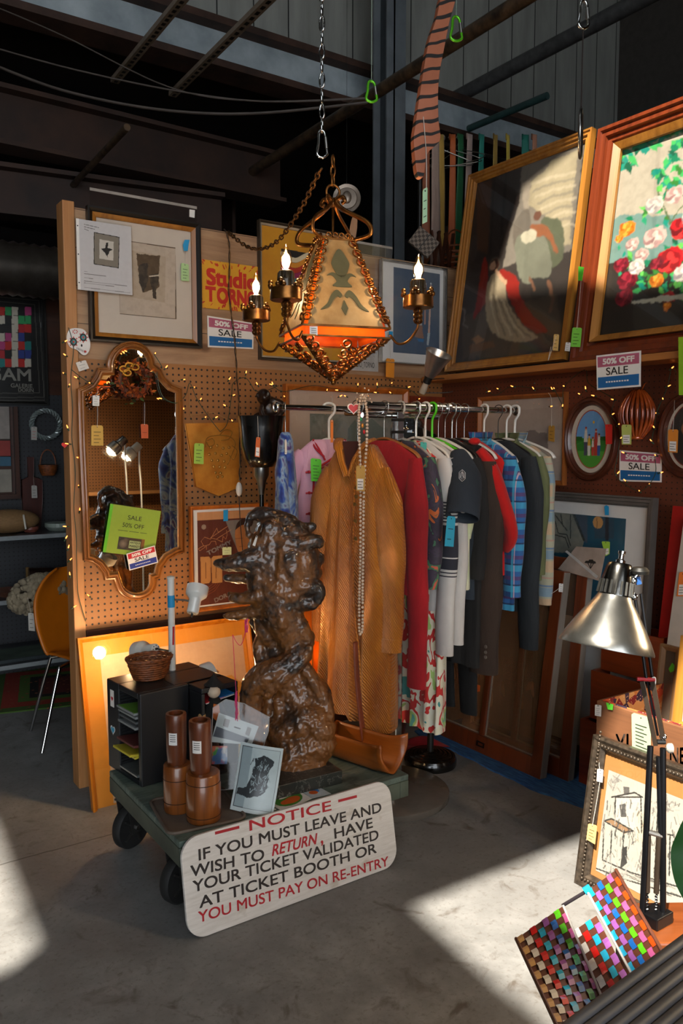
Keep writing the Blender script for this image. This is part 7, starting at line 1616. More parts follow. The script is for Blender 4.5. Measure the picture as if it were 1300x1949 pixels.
m=MB().box(k+0.0005,k+0.004,k,cl - k,k,H_+0.003,FLOR).box(cw - k - 0.004,cw - k - 0.0005,k,cl - k,k,H_+0.003,FLOR).box(k,cw - k,cl - k - 0.004,cl - k - 0.0005,k,H_+0.003,FLOR).box(k,cw - k,k,cl - k,k+0.001,k+0.05,FLOR);m.build('fabric_lining',t)
m=MB();CR=T((2.345,0,0),R(-90));lt=lambda px,py:L(CRX.inverted() @ CR if False else T((2.345,yc - cl,zc0),R(-90)),px,py,0)
STN=M('crate_stencil','#4a3a30',0.8,var=0.2,scale=60);tx=MB()
for wd,a,b,c_,d_ in (('VI',690,800,1572,1678),('NE',1150,1290,1690,1830)):
 q=[P(1020+x/4.532,1050+y/4.532,0,2.344) for x,y in ((a,d_),(b,d_),(a,c_))];vs,fs=glyphs(wd,0.02);mx=max(v[0] for v in vs);my=max(v[1] for v in vs);Mi=CRX.inverted()
 tx.add([Mi @ (q[0]+(q[1] - q[0])*(v[0]/mx)+(q[2] - q[0])*(v[1]/my)) - Vector((0.0006,0,0)) for v in vs],fs,STN)
tx.build('stencilled_letters',t)
CT=T((2.345,0,0),R(-90));price_tag('pale green handwritten card pinned to the front of the floral-lined crate',CT,zl((826,1385),(992,1432),(992,1755),(832,1690)),'#a9c49a',y=-0.004,lines=7)
price_tag('white barcode sticker on the corner of the floral-lined crate',CT,zl((512,1318),(566,1325),(562,1422),(510,1412)),'#dcdad6',y=-0.003,lines=4);price_tag('small neon green sticker on the rim of the floral-lined crate',CT,zl((605,1300),(668,1318),(662,1366),(622,1360)),'#58c832',y=-0.005,lines=0)
st=thing('crate_stand','plain dark wooden stand carrying the floral-lined crate','stand',(2.345+cw/2,yc - cl/2,0))
MB().box(-cw/2,cw/2,-cl/2,cl/2,zc0 - 0.03,zc0 - 0.0005,DARKWX).build('top',st,bevel=0.002)
for a in (-1,1):
 for b in (-1,1):MB().box(a*(cw/2 - 0.02) - 0.02,a*(cw/2 - 0.02)+0.02,b*(cl/2 - 0.02) - 0.02,b*(cl/2 - 0.02)+0.02,0,zc0 - 0.031,DARKW).build('leg',st)
dA=1.5;u_=dA/FPX
zT=D(1245,1757,dA).z
t=thing('architect_lamp','black and chrome spring-arm lamp with large aluminium bell shade beside the crate','lamp',(D(1245,1757,dA).x,D(1245,1757,dA).y,zT));Mi=PM[t.name].inverted()
SHX=Mi @ T(D(1153,1233,dA),FACE,R(-9),R(11));r=88*u_
SHM=M('worn_aluminium','#9a9892',0.27,0.95,var=0.14,scale=30,bump=0.04)
MB().lathe([(r*.985,0.004),(r,0.0),(r*1.005,0.003),(r*0.9,0.022),(r*0.74,0.046),(r*0.55,0.072),(r*0.42,0.088),(r*0.36,0.098),(r*0.35,0.100),(r*0.30,0.100),(r*0.52,0.07),(r*0.88,0.02)],SHM,56,SHX,cap=False).build('bell_shade',t,smooth=60)
m=MB();m.lathe([(r*.36,0.099),(r*.34,0.125),(r*.28,0.150),(r*.25,0.158),(r*.23,0.160),(0,0.160)],M('dark_chrome','#6c6a66',0.2,1.0,var=0.3,scale=40),32,SHX)
m.build('neck',t,smooth=50);m=MB()
for k in range(20):a=2*math.pi*k/20;m.bar(SHX @ Vector((r*.37*math.cos(a),r*.37*math.sin(a),0.101)),SHX @ Vector((r*.345*math.cos(a),r*.345*math.sin(a),0.126)),0.003,0.003,SHM)
m.build('neck_ribs',t);MB().lathe([(0.009,0.160),(0.009,0.165),(0.005,0.168),(0.005,0.176),(0.007,0.178),(0.007,0.183),(0,0.184)],CHROME,14,SHX).build('finial',t,smooth=40)
MB().ball(SHX @ Vector((0,0,0.05)),0.026,M('bulb_frosted','#d9d4c8',0.3),12,8).build('bulb',t,smooth=180)
A=lambda px,py,dd=0.0:Mi @ D(px,py,dA+dd)
m=MB();m.tube([A(1200,1118),A(1207,1100),A(1215,1088)],0.005,CHROME,8).ball(A(1206,1105),0.008,CHROME,10,6).ball(A(1207,1136),0.007,CHROME,10,6).tube([A(1200,1125),A(1208,1137)],0.004,CHROME,8);m.build('swivel',t,smooth=60)
MB().lathe([(0.0,-0.006),(0.016,-0.006),(0.017,0.0),(0.012,0.006),(0,0.006)],BLACK,18,Matrix.Translation(A(1218,1086))).build('tension_knob',t,smooth=40)
MB().tube([A(1213,1098),A(1216,1112)],0.006,M('tape_blue_red','#2a5a9a',0.5),8).build('coloured_tape',t)
def rods(pa,pb,gap,rr_,mm,name):
 for g in (-gap,gap):MB().tube([A(pa[0]+g,pa[1],0.01*(g > 0)),A(pb[0]+g,pb[1],0.01*(g > 0))],rr_,mm,8).build(name,t,smooth=60)
ARM=M('arm_black','#17171a',0.3,0.4,var=0.2);BRZ=M('arm_bronze','#5a4c40',0.3,0.7)
rods((1214,1130),(1236,1292),6,0.0032,ARM,'upper_arm')
m=MB();m.bar(A(1222,1296),A(1248,1418),0.011,0.008,BRZ);m.build('middle_arm',t);MB().bar(A(1242,1296),A(1262,1405),0.012,0.008,BRZ).build('middle_arm',t);MB().tube([A(1232,1296),A(1252,1400)],0.0022,ARM,6).build('cable',t)
MB().tube([A(1212,1292),A(1246,1294)],0.004,SRED,8).build('red_tie',t);MB().tube(spl([A(1240,1292),A(1246,1290),A(1246,1302),A(1239,1300)],4),0.002,WHITE,6).build('white_tie',t)
MB().ball(A(1262,1402),0.007,CHROME,10,6).tube([A(1250,1412),A(1266,1412)],0.005,BLACK,8).build('elbow',t);MB().lathe([(0.004,0),(0.009,0.004),(0.009,0.011),(0,0.013)],M('knob_cream','#b9b2a6',0.4),14,Matrix.Translation(A(1268,1424)) @ Matrix.Rotation(R(90)+FACE,4,'Z') @ Matrix.Rotation(R(90),4,'X')).build('knob',t)
for a,b,rr_,mm in (((1238,1420),(1223,1735),0.0058,ARM),((1262,1424),(1262,1755),0.0058,ARM),((1253,1440),(1257,1590),0.0045,ARM),((1234,1590),(1232,1698),0.005,BRZ),((1254,1592),(1249,1700),0.005,BRZ)):MB().tube([A(*a),A(*b)],rr_,mm,8).build('lower_arm',t,smooth=60)
MB().tube([A(1229,1582),A(1262,1592)],0.005,M('cross_tube','#8a857e',0.3,0.7),8).build('cross_tube',t);MB().tube([A(1230,1748),A(1262,1760)],0.007,BRZ,10).build('pivot',t)
for a,b in (((1232,1698),(1246,1745)),((1249,1702),(1245,1735))):MB().tube([A(a[0]+2*math.sin(i*1.7)*(0 < i < 24),a[1]+(b[1] - a[1])*i/24) for i in range(25)],0.0018,ARM,5).build('spring',t)
MB().box(-0.02,0.03,-0.02,0.02,0.0,0.022,ARM).build('clamp_base',t,bevel=0.002)
tX=T((D(1245,1757,dA).x,D(1245,1757,dA).y,0),R(-33));t=thing('side_table','small red-brown wooden table carrying the spring-arm lamp at the right edge','table',tX);TBW=wood('table_red_wood','#8a4a24','#54270f',0.35,'X',coat=0.2)
MB().box(-0.045,0.50,-0.06,0.07,zT - 0.022,zT - 0.0005,TBW).build('top',t,bevel=0.004)
for a,b in ((-0.03,-0.045),(0.47,-0.045),(-0.03,0.055),(0.47,0.055)):MB().box(a - 0.014,a+0.014,b - 0.014,b+0.014,0,zT - 0.0225,TBW).build('leg',t)
t=thing('woven_basket','open basket woven of bright plastic strips with wire handle slot in the near right corner','basket',D(1130,1800,1.36));Mi=PM[t.name].inverted();Q=lambda x,y,d:Mi @ D(x,y,d)
PAL=[M('strip_'+a,b,0.28,var=0.05,Coat_Weight=0.4) for a,b in (('blue','#1d62b0'),('sky','#1fa3cc'),('white','#d8d6d2'),('orange','#d84a14'),('lime','#5cc21c'),('purple','#9a5aa8'),('red','#c81e1a'),('tan','#c9a06a'),('pink','#c05a90'))];BRN=M('strip_brown','#5e3426',0.4,var=0.1)
def weave(a,b,c,d,nu,nv,off):
 """a,b = top corners; d,c = bottom corners"""
 a,b,c,d=Q(*a),Q(*b),Q(*c),Q(*d);f=lambda u,v:(a*(1 - u)+b*u)*(1 - v)+(d*(1 - u)+c*u)*v
 ev=Mi @ EYEP
 def nrm(u,v):
  n_=(f(min(1,u+.02),v) - f(max(0,u - .02),v)).cross(f(u,min(1,v+.02)) - f(u,max(0,v - .02))).normalized();return n_ if n_.dot(ev - f(u,v)) > 0 else -n_
 m=MB();m.grid(lambda u,v:f(u,v) - nrm(u,v)*0.001,8,14,BRN);m.grid(lambda u,v:f(u,v) - nrm(u,v)*0.003,8,14,BRN);W_=MB()
 for i in range(nu):
  for j in range(nv):
   if (i+j) % 2:continue
   g=0.06;u0,u1,v0,v1=(i+g)/nu,(i+1 - g)/nu,(j - 0.08)/nv,(j+1.08)/nv;v0=max(0,v0);v1=min(1,v1);um=(u0+u1)/2;nm=nrm(um,(v0+v1)/2);h=nm*0.0022;k0=nm*0.0005
   pts=[f(u0,v0)+k0,f(u1,v0)+k0,f(u1,(v0+v1)/2)+h,f(u1,v1)+k0,f(u0,v1)+k0,f(u0,(v0+v1)/2)+h];W_.add(pts,[(0,1,2,5),(5,2,3,4)],PAL[(i*4+off) % 9])
 return m,W_
PAN=(((982,1786,1.37),(1074,1722,1.47),(1178,1975,1.21),(1070,1975,1.13),8,15,7,'side_panel'),((1090,1772,1.44),(1135,1742,1.46),(1232,1930,1.26),(1186,1975,1.21),4,12,2,'base_panel'),((1118,1695,1.47),(1172,1655,1.44),(1300,1880,1.19),(1238,1920,1.25),6,15,1,'side_panel'))
for a,b,c,d,nu,nv,off,nm_ in PAN:
 m,W_=weave(a,b,c,d,nu,nv,off);o=m.build(nm_,t);W_.build('woven_strips',o)
for a,b in (((1072,1724,1.465),(1178,1975,1.205)),((1118,1697,1.465),(1238,1920,1.245))):MB().tube([Q(*a),Q(*b)],0.0022,M('white_piping','#cfc9c2',0.4),6).build('piping',t)
MB().tube([Q(1070,1724,1.468),Q(1120,1694,1.47)],0.003,M('dark_wire','#4a4248',0.3,0.7),8).build('wire_handle',t);MB().tube([Q(1112,1697,1.468),Q(1124,1689,1.468)],0.007,PAL[1],8).build('handle_wrap',t)
MB().tube([Q(982,1786,1.37),Q(1070,1975,1.13)],0.003,BRN,6).build('bound_edge',t);MB().tube([Q(1172,1655,1.44),Q(1300,1880,1.19)],0.003,BRN,6).build('bound_edge',t)
bk=D(1130,1800,1.36);zbk=D(1150,1985,1.16).z - 0.02;st=thing('display_stool','plain brown stool under the bright woven basket','stool',(D(1210,1930,1.22).x,D(1210,1930,1.22).y,0));
zs_=D(1210,1990,1.22).z - 0.012;MB().lathe([(0.10,zs_ - 0.02),(0.10,zs_)],TBW,28).build('seat',st)
for k in range(3):a=R(120*k+20);MB().tube([(0.06*math.cos(a),0.06*math.sin(a),zs_ - 0.021),(0.12*math.cos(a),0.12*math.sin(a),0)],0.012,TBW,8).build('leg',st)
zb0=0.90;A_,B_=P(1035,1968,2,zb0),P(1330,1752,2,zb0);e_=(B_ - A_).normalized();nn=Vector((e_.y,-e_.x,0));nn=nn if nn.dot(-A_) > 0 else -nn
BNX=Matrix(((e_.x,nn.x,0,A_.x),(e_.y,nn.y,0,A_.y),(0,0,1,0),(0,0,0,1)));t=thing('storage_bin','black ribbed plastic bin filling the nearest lower right corner','bin',BNX);BPL=M('bin_black','#54555a',0.5,var=0.15,scale=5)
m=MB();ln=(B_ - A_).length+0.02
m.box(-0.03,ln,0.012,0.03,0,zb0 - 0.03,BPL).box(-0.03,ln,0.31,0.33,0,zb0 - 0.03,BPL).box(-0.03,-0.012,0.03,0.31,0,zb0 - 0.03,BPL).box(ln - 0.02,ln,0.03,0.31,0,zb0 - 0.03,BPL).box(-0.012,ln - 0.02,0.03,0.31,zb0 - 0.3,zb0 - 0.29,BPL);m.build('walls',t)
for k in range(7):MB().tube([(-0.04,0.004+k*0.0135,zb0 - 0.008 - k*0.003),(ln+0.01,0.004+k*0.0135,zb0 - 0.008 - k*0.003)],0.0075,BPL,10,flat=0.7).build('rim_rib',t,smooth=60)
lp=D(1345,1640,0.80);t=thing('potted_plant','broad glossy green leaf of a potted plant reaching in at the right edge','plant',(lp.x+0.20,lp.y - 0.02,0));Mi=PM[t.name].inverted();LFM=M('leaf_green','#1c5010',0.6,var=0.15,scale=6,c2='#123a0a')
LX=Mi @ T(lp,FACE+R(-12),R(-6));w2,h2=64*0.8/FPX,112*0.8/FPX
lf=MB().grid(lambda u,v:tuple(LX @ Vector(((u - 0.5)*2*w2*math.sin(math.pi*min(1,0.02+v*0.96)) **0.7,0.012*math.cos((u - 0.5)*3)+0.004*math.sin(v*20)*(u - .5),-h2+2*h2*v))),14,24,LFM)
lf.build('leaf',t,smooth=180);b0=LX @ Vector((0,0.01,-h2));MB().tube(spl([(0,0,0.3),b0*0.5+Vector((0.02,0,0.2)),b0],6),0.006,LFM,8).build('stem',t)
MB().lathe([(0.06,0),(0.09,0.28),(0.095,0.30),(0.085,0.30),(0.08,0.27),(0,0.27)],M('terracotta','#9a4f2c',0.7),28).build('pot',t,smooth=40)
for k,(x,y,z) in enumerate(((2.15,0.62,1.5),(2.35,0.40,1.45))):
 t=thing('clip_lamp',('white cup clip lamp outside the picture, seen in the arched mirror','second white clip lamp outside the picture, further along the opposite stall')[k],'lamp',T((x,y,z),R(100),R(48)))
 MB().lathe([(0.03,0.09),(0.034,0.085),(0.036,0.02),(0.052,0.01),(0.056,-0.06),(0.053,-0.06),(0.05,0.0),(0.03,0.02)],STEEL if k==0 else WHM,32,cap=False).build('lamp_head',t,smooth=50);MB().ball((0,0,-0.015),0.03,emit('bulb_lit','#ffd9a0'),14,9).build('bulb',t,smooth=180)
 X_=PM[t.name].inverted();MB().tube(spl([Vector((0,0,0.09)),X_ @ Vector((x+0.1,y - 0.1,z - 0.1)),X_ @ Vector((x+0.12,y - 0.12,1.0)),X_ @ Vector((x+0.12,y - 0.12,0.0))],6),0.008,WHM,8).build('gooseneck',t,smooth=60)
 lamp_light('clip_lamp_glow',PM[t.name] @ Vector((0,0,-0.05)),24,(1,0.74,0.45),0.04)
# THE HANGING LANTERN AND OTHER HANGING THINGS
dC=2.6;kc=dC/FPX;c0=D(634,640,dC);PHI=FACE+R(18);zc_=lambda y:D(634,y,dC).z
CHX=T((c0.x,c0.y,zc_(640)),PHI);t=thing('chandelier','gilt iron lantern chandelier with fleur-de-lis panels, amber glass and candle arms hanging on a chain','chandelier',CHX);Mi=PM[t.name].inverted()
GILT=M('gilt_iron','#96622c',0.3,0.85,var=0.25,scale=25,c2='#4e2c12');hA,hT,hB=0.142,0.052,0.0
zw,zt_,zp=0.012,zc_(466) - CHX.translation.z,zc_(727) - CHX.translation.z
n=NT('parchment_panel');v=n.coord();f=n.noise(v,6,6,0.65);n.color(n.ramp(f,[(0.28,lin('#75552e')),(0.5,lin('#9c7f54')),(0.72,lin('#b09870'))]));n.set(Roughness=0.45,Metallic=0.15);n.bump(n.noise(v,40,3),0.15,0.003);PARCH=n.m
n=NT('amber_glass');n.set(Base_Color=(*lin('#c2430c'),1),Roughness=0.25);n.color(n.ramp(n.noise(n.coord(),20,3),[(0.3,lin('#a03208')),(0.7,lin('#d8601a'))]));tb=n.new('ShaderNodeBsdfTranslucent');tb.inputs[0].default_value=(*lin('#f0701c'),1);mx=n.new('ShaderNodeMixShader');mx.inputs[0].default_value=0.65;n.lk(n.b.outputs[0],mx.inputs[1]);n.lk(tb.outputs[0],mx.inputs[2]);n.lk(mx.outputs[0],n.n['Material Output'].inputs[0]);AMBG=n.m
RZ4=[Matrix.Rotation(R(90*k),4,'Z') for k in range(4)]
def scroll(m,p,q,outw,n_,r=0.0022):
 """row of C scrolls from p to q, curling towards outw"""
 p,q,o=Vector(p),Vector(q),Vector(outw).normalized();d=(q - p);st=d/n_;u=st.normalized();L_=st.length
 for i in range(n_):
  c=p+st*(i+0.5);a=[]
  for j in range(15):th=R(-60+j*32);rr_=L_*(0.50 - 0.024*j);a.append(c+u*(rr_*math.cos(th))+o*(rr_*math.sin(th)+L_*0.2))
  m.tube(a,r,GILT,5,flat=2.2,up0=u.cross(o))
def scroll_(*a):m=MB();scroll(m,*a);m.build('scroll_strip',t,smooth=180)
for k,X_ in enumerate(RZ4):
 ins=0.020;b_,a_=hA - ins,hT - ins*0.5;y0,y1=-hA+0.006,-hT+0.003
 q=[X_ @ Vector(p) for p in ((-b_,y0,zw+0.005),(b_,y0,zw+0.005),(a_,y1,zt_),(-a_,y1,zt_))];nn_=(q[1] - q[0]).cross(q[3] - q[0]).normalized()
 pn=MB().add([p for p in q]+[p - nn_*0.002 for p in q],[(0,1,2,3),(7,6,5,4),(0,4,5,1),(1,5,6,2),(2,6,7,3),(3,7,4,0)],PARCH).build('panel',t)
 ux=(q[1] - q[0]).normalized();uy=nn_.cross(ux);o_=(q[0]+q[1])/2;H_=(q[3] - q[0]).dot(uy);PX_=Matrix(((ux.x,-nn_.x,uy.x,o_.x),(ux.y,-nn_.y,uy.y,o_.y),(ux.z,-nn_.z,uy.z,o_.z),(0,0,0,1)))
 LEAD=M('fleur_grey_green','#5a5a44',0.4,0.3,var=0.1);m=MB();e=0.001
 for pts in (spl2([(0,.88),(.027,.74),(.026,.66),(.010,.56),(-.010,.56),(-.026,.66),(-.027,.74)],5),spl2([(-.008,.575),(-.03,.60),(-.048,.56),(-.032,.565),(-.018,.50),(-.03,.44),(.03,.44),(.018,.50),(.032,.565),(.048,.56),(.03,.60),(.008,.575)],4),[(0,.285),(.011,.19),(0,.11),(-.011,.19)],
    spl2([(-.004,.34),(-.02,.40),(-.04,.34),(-.055,.24),(-.078,.165),(-.05,.20),(-.034,.28),(-.02,.325),(-.012,.31)],4),spl2([(.004,.34),(.02,.40),(.04,.34),(.055,.24),(.078,.165),(.05,.20),(.034,.28),(.02,.325),(.012,.31)],4)):m.prism([(x,z*H_) for x,z in pts],-0.0025,-0.0004,LEAD,PX_)
 m.build('fleur_de_lis',pn,bevel=0.0008)
 m=MB();c_=[X_ @ Vector(p) for p in ((-hA,-hA,zw),(-hT,-hT,zt_))];m.bar(c_[0],c_[1],0.006,0.006,GILT);m.bar(X_ @ Vector((-hA,-hA,zw)),X_ @ Vector((hA,-hA,zw)),0.006,0.006,GILT);m.bar(X_ @ Vector((-hT,-hT,zt_)),X_ @ Vector((hT,-hT,zt_)),0.005,0.005,GILT)
 m.bar(X_ @ Vector((-hA,-hA,zw - 0.03)),X_ @ Vector((hA,-hA,zw - 0.03)),0.005,0.005,GILT);m.bar(X_ @ Vector((-hA,-hA,zw - 0.03)),X_ @ Vector((0,0,zp)),0.006,0.006,GILT);m.build('frame_bars',t)
 for sx in (-1,1):scroll_( X_ @ Vector((sx*(hA - 0.004),-hA - 0.002,zw+0.01)),X_ @ Vector((sx*(hT - 0.002),-hT - 0.002,zt_)),X_.to_3x3() @ Vector((-sx,0,0)),9)
 for sx in (-1,1):scroll_( X_ @ Vector((sx*(hA - 0.006),-hA,zw - 0.032)),X_ @ Vector((0,-0.012,zp+0.012)),X_.to_3x3() @ Vector((-sx,0,0.6)),6,0.0026)
 scroll_( X_ @ Vector((0,-hA*0.92,zw - 0.034)),X_ @ Vector((0,-hA*0.35,zp+0.04)),X_.to_3x3() @ Vector((1,0,0)),3,0.0026);scroll_( X_ @ Vector((-hT+0.01,-hT,zt_+0.006)),X_ @ Vector((hT - 0.01,-hT,zt_+0.006)),(0,0,1),4)
 i_=hA - 0.014;j_=hT - 0.008;MB().add([X_ @ Vector(p) for p in ((-i_,-i_ - 0.003,zw - 0.028),(i_,-i_ - 0.003,zw - 0.028),(i_,-i_,zw),(j_,-j_,zt_),(-j_,-j_,zt_),(-i_,-i_,zw))],[(0,1,2,5),(5,2,3,4)],AMBG).build('amber_pane',t)
 m=MB();m.tube(spl([X_ @ Vector(p) for p in ((-hT,-hT,zt_),(-0.092,-0.092,zt_+0.012),(-0.085,-0.085,zt_+0.05),(-0.03,-0.03,zt_+0.095),(-0.008,-0.008,zt_+0.125),(-0.022,-0.022,zt_+0.138),(-0.03,-0.03,zt_+0.125),(-0.022,-0.022,zt_+0.118))],6),0.0045,GILT,6,flat=1.6);m.build('top_strap',t,smooth=180)
 u=X_.to_3x3() @ Vector((-0.7071,-0.7071,0));cr=X_ @ Vector((-hA,-hA,zw - 0.02));B=lambda a,z:cr+u*a+Vector((0,0,z));cz=0.078
 arm=MB().tube(spl([B(0,0),B(0.025,-0.028),B(0.06,-0.022),B(0.088,0.012),B(0.092,cz - 0.045)],6),0.004,GILT,7).build('candle_arm',t,smooth=180)
 b=B(0.092,cz);Y_=Matrix.Translation(b);m=MB()
 for q_ in range(3):m.ring((0,0,-0.012 - q_*0.014),0.012,0.008,0.004,GILT,12,6,X=Y_);m.ring((0,0,-0.012 - q_*0.014),0.012,0.008,0.004,GILT,12,6,X=Y_ @ Matrix.Rotation(R(90),4,'Z'))
 m.lathe([(0.0,-0.002),(0.044,-0.002),(0.045,0.001),(0.042,0.004),(0.044,0.033),(0.046,0.033),(0.047,0.0)],GILT,24,Y_,cap=False)
 for q_ in range(5):
  e=R(72*q_+20);ca,sa=0.045*math.cos(e),0.045*math.sin(e);tg=Vector((-math.sin(e),math.cos(e),0))
  for dx,dz in ((-0.009,0.038),(0.009,0.038),(0,0.049)):m.ball(b+Vector((ca,sa,dz))+tg*dx,0.0078,GILT,8,6)
 m.build('candle_cup',arm,smooth=60)
 cm=M('drip_candle','#4a3a26',0.3,0.2,var=0.3,scale=50,bump=0.3);m=MB().lathe([(0.0215,0.0),(0.022,0.05),(0.0225,0.078),(0.019,0.083),(0.0,0.084)],cm,18,Y_)
 for q_ in range(7):e=R(51*q_);l=rnd.uniform(0.02,0.06);m.tube([b+Vector((0.022*math.cos(e),0.022*math.sin(e),0.078)),b+Vector((0.023*math.cos(e),0.023*math.sin(e),0.078 - l))],[0.003,0.0045],cm,6)
 m.build('candle_sleeve',arm,smooth=60)
 MB().lathe([(0.0,0.086),(0.006,0.094),(0.0085,0.108),(0.006,0.126),(0,0.145)],emit('filament','#ffc070',30),10,Y_).build('filament',arm,smooth=180)
 MB().lathe([(0.008,0.084),(0.013,0.092),(0.0175,0.106),(0.0165,0.122),(0.009,0.145),(0.002,0.158),(0,0.159)],glass('bulb_glass',(1.0,0.86,0.66),0.05,0.93),20,Y_,cap=False).build('bulb_glass',arm,smooth=180)
 lamp_light('candle_bulb_glow',CHX @ (b+Vector((0,0,0.116))),4.5,(1,0.76,0.5),0.018)
MB().tube([(0,0,zt_ - 0.1),(0,0,zt_+0.115)],0.004,GILT,8).ring((0,0,zt_+0.158),0.022,0.022,0.004,GILT,20,7).tube([(0,0,zt_+0.11),(0,0,zt_+0.137)],0.006,GILT,8).build('top_ring',t,smooth=180)
MB().ball((0,0,zt_*0.5),0.03,emit('lamp_bulb_warm','#ffc070'),12,8).ball((0,0,zp),0.01,GILT,10,8).build('inner_bulb',t,smooth=180);lamp_light('lantern_glow',CHX @ Vector((0,0,0.03)),2.0,(1,0.55,0.22),0.03)
X_=T((0,0,0),R(-18));m=MB().box(-0.014,0.010,-0.001,0,zw - 0.032,zw - 0.006,WHITE,X_ @ T((-0.055,-hA - 0.025,0.002)));
for q_ in range(3):m.box(-0.009,0.006,-0.0016,-0.0012,zw - 0.026+q_*0.006,zw - 0.0245+q_*0.006,INK,X_ @ T((-0.055,-hA - 0.025,0.002)))
m.build('price_card',t)
def chain(m,pts,ll,r,mm,wf=0.42):
 sp=spl(pts,14);acc=[sp[0]]
 for p in sp:
  if (p - acc[-1]).length >=ll*0.74:acc.append(p)
 for i in range(len(acc) - 1):
  d=(acc[i+1] - acc[i]).normalized();c=(acc[i]+acc[i+1])/2;s_=d.orthogonal().normalized();w=d.cross(s_)
  if i % 2:s_=w
  m.tube([c+d*(ll*0.5*math.cos(a))+s_*(ll*0.5*wf*math.sin(a)) for a in [2*math.pi*j/12 for j in range(12)]],r,mm,5,True)
hook=Vector((0,0,zt_+0.178));zq=zc_(300) - CHX.translation.z
m=MB();chain(m,[hook,Vector((0,0,(hook.z+zq)/2)),Vector((0,0,zq+0.01))],0.038,0.0032,GILT);m.build('gilt_chain',t,smooth=180)
BR=M('bronze_chain','#6e4a24',0.35,0.8,var=0.2)
sw=[(611,322,2.6),(601,340,2.66),(592,360,2.72),(578,388,2.82),(560,417,2.95),(543,442,3.05),(527,460,3.15),(505,472,3.3),(480,473,3.42),(460,463,3.52),(444,450,3.6)];e_=P(433,441,1,YB - 0.02)
m=MB();chain(m,[Mi @ D(*p) for p in sw]+[Mi @ e_],0.036,0.003,BR);m.build('swag_chain',t,smooth=180)
def carabiner(name,label,px,y0,y1,dd,mm,wpx,cord=None,ytop=None,gate=None,group=None):
 p=D(px,y1,dd);h=(D(px,y0,dd) - p).length;w=wpx*dd/FPX/2;t=thing(name,label,'carabiner',T(p,FACE+R(15)),group)
 MB().tube(spl([(0,0,0),(w,0,h*0.12),(w,0,h*0.3),(w*0.62,0,h*0.86),(0,0,h),(-w*0.62,0,h*0.9),(-w*0.75,0,h*0.5),(-w,0,h*0.12)],6,True),0.0042,mm,8,True).build('body',t,smooth=180)
 MB().tube([(w*0.95,0,h*0.36),(w*0.72,0,h*0.76)],0.0052,gate or STEEL,8).build('gate',t,smooth=60)
 if cord:MB().tube([(0,0,h - 0.004),(0,0,ZR - p.z)],cord[0],cord[1],6).build('cord',t)
 return t
carabiner('carabiner','chrome carabiner linking the chrome chain to the gilt lantern chain',613,250,300,2.6,CHROME,19)
t2=thing('steel_chain','bright chrome chain running up from the carabiner above the lantern','chain',D(613,252,2.6));m=MB();zz0=0.0
chain(m,[Vector((0,0,z)) for z in (0,0.2,0.4,0.62)],0.046,0.0032,CHROME,0.34);m.build('links',t2,smooth=180);MB().tube([(0,0,0.6),(0,0,ZR - PM[t2.name].translation.z)],0.004,STEEL,6).build('cable',t2)
LIME=M('lime_anodised','#5ab81e',0.25,0.5,var=0.05);CRD=M('pale_cord','#8a9a8c',0.7)
carabiner('carabiner','lime green carabiner on a thin cord in front of the steel column',707,156,194,2.5,LIME,20,(0.0012,CRD),group='lime green carabiners');carabiner('carabiner','lime green carabiner beside the top of the tiger striped cutout',868,34,78,2.4,LIME,22,(0.0012,CRD),group='lime green carabiners')
t3=carabiner('carabiner','chrome carabiner at the upper right carrying a dark cord and disc',1110,4,54,2.2,CHROME,20,(0.002,M('cord_dark','')))
pd=D(1105,255,2.2);t=thing('star_pendant','pierced aluminium disc pendant hanging edge-on in front of the two big paintings','pendant',T((pd.x,pd.y,pd.z - 0.065),FACE+R(72)))
m=MB();m.ring((0,0,0.065),0.06,0.06,0.005,STEEL,32,8)
for k in range(6):a=R(60*k+15);m.bar((0,0,0.065),(0.058*math.cos(a),0,0.065+0.058*math.sin(a)),0.004,0.004,STEEL);m.ring((0.034*math.cos(a),0,0.065+0.034*math.sin(a)),0.014,0.014,0.003,STEEL,12,6)
m.build('pierced_disc',t,smooth=60);q=PM[t.name].inverted() @ D(1110,54,2.2);MB().tube([(0,0,0.128),(q.x*.5,q.y*.5,(q.z+.128)/2),q],0.0022,M('cord_dark',''),6).build('cord',t)
zv=lambda*p:Z(780,0,4.43,*p);TGX=T(D(825,170,2.3),FACE+R(20));q=[L(TGX,*p) for p in zv((260,-30),(215,150),(150,350),(110,560),(60,880),(35,1060),(20,1190),(40,1420),(62,1495),(105,1490),(130,1315),(190,1250),(245,1180),(230,1030),(225,820),(236,640),(265,480),(320,200),(375,-30))]
t=thing('wooden_cutout','long orange wooden cutout with black tiger stripes hanging from above','cutout',TGX)
n=NT('tiger_paint');v=n.coord((1.0,1,1));w=n.new('ShaderNodeTexWave',bands_direction='Z');w.inputs['Scale'].default_value=9.5;w.inputs['Distortion'].default_value=2.2;w.inputs['Detail'].default_value=1;w.inputs['Detail Scale'].default_value=1.6;n.lk(n.coord((1,1,1),(0,R(18),0)),w.inputs[0])
n.color(n.mixc(n.ramp(w.outputs[1],[(0.80,(0,)*3),(0.86,(1,)*3)]),n.ramp(n.noise(n.coord(),5),[(0.3,lin('#8a4a28')),(0.7,lin('#b0684a'))]),lin('#140c08')));n.set(Roughness=0.6)
MB().prism(spl2(q,4),-0.011,0.011,n.m).build('board',t,bevel=0.003);a=L(TGX,*zv((120,1310))[0]);b=L(TGX,*zv((125,1590))[0]);MB().tube(spl([(a[0] - 0.01,-0.014,a[1]+0.1),(a[0],-0.014,a[1]),(b[0],-0.012,b[1])],5),0.0012,STRING,5).tube([(q[0][0]+0.03,0,q[0][1]),(q[0][0]+0.03,0,ZR - TGX.translation.z)],0.002,STRING,5).build('string',t)
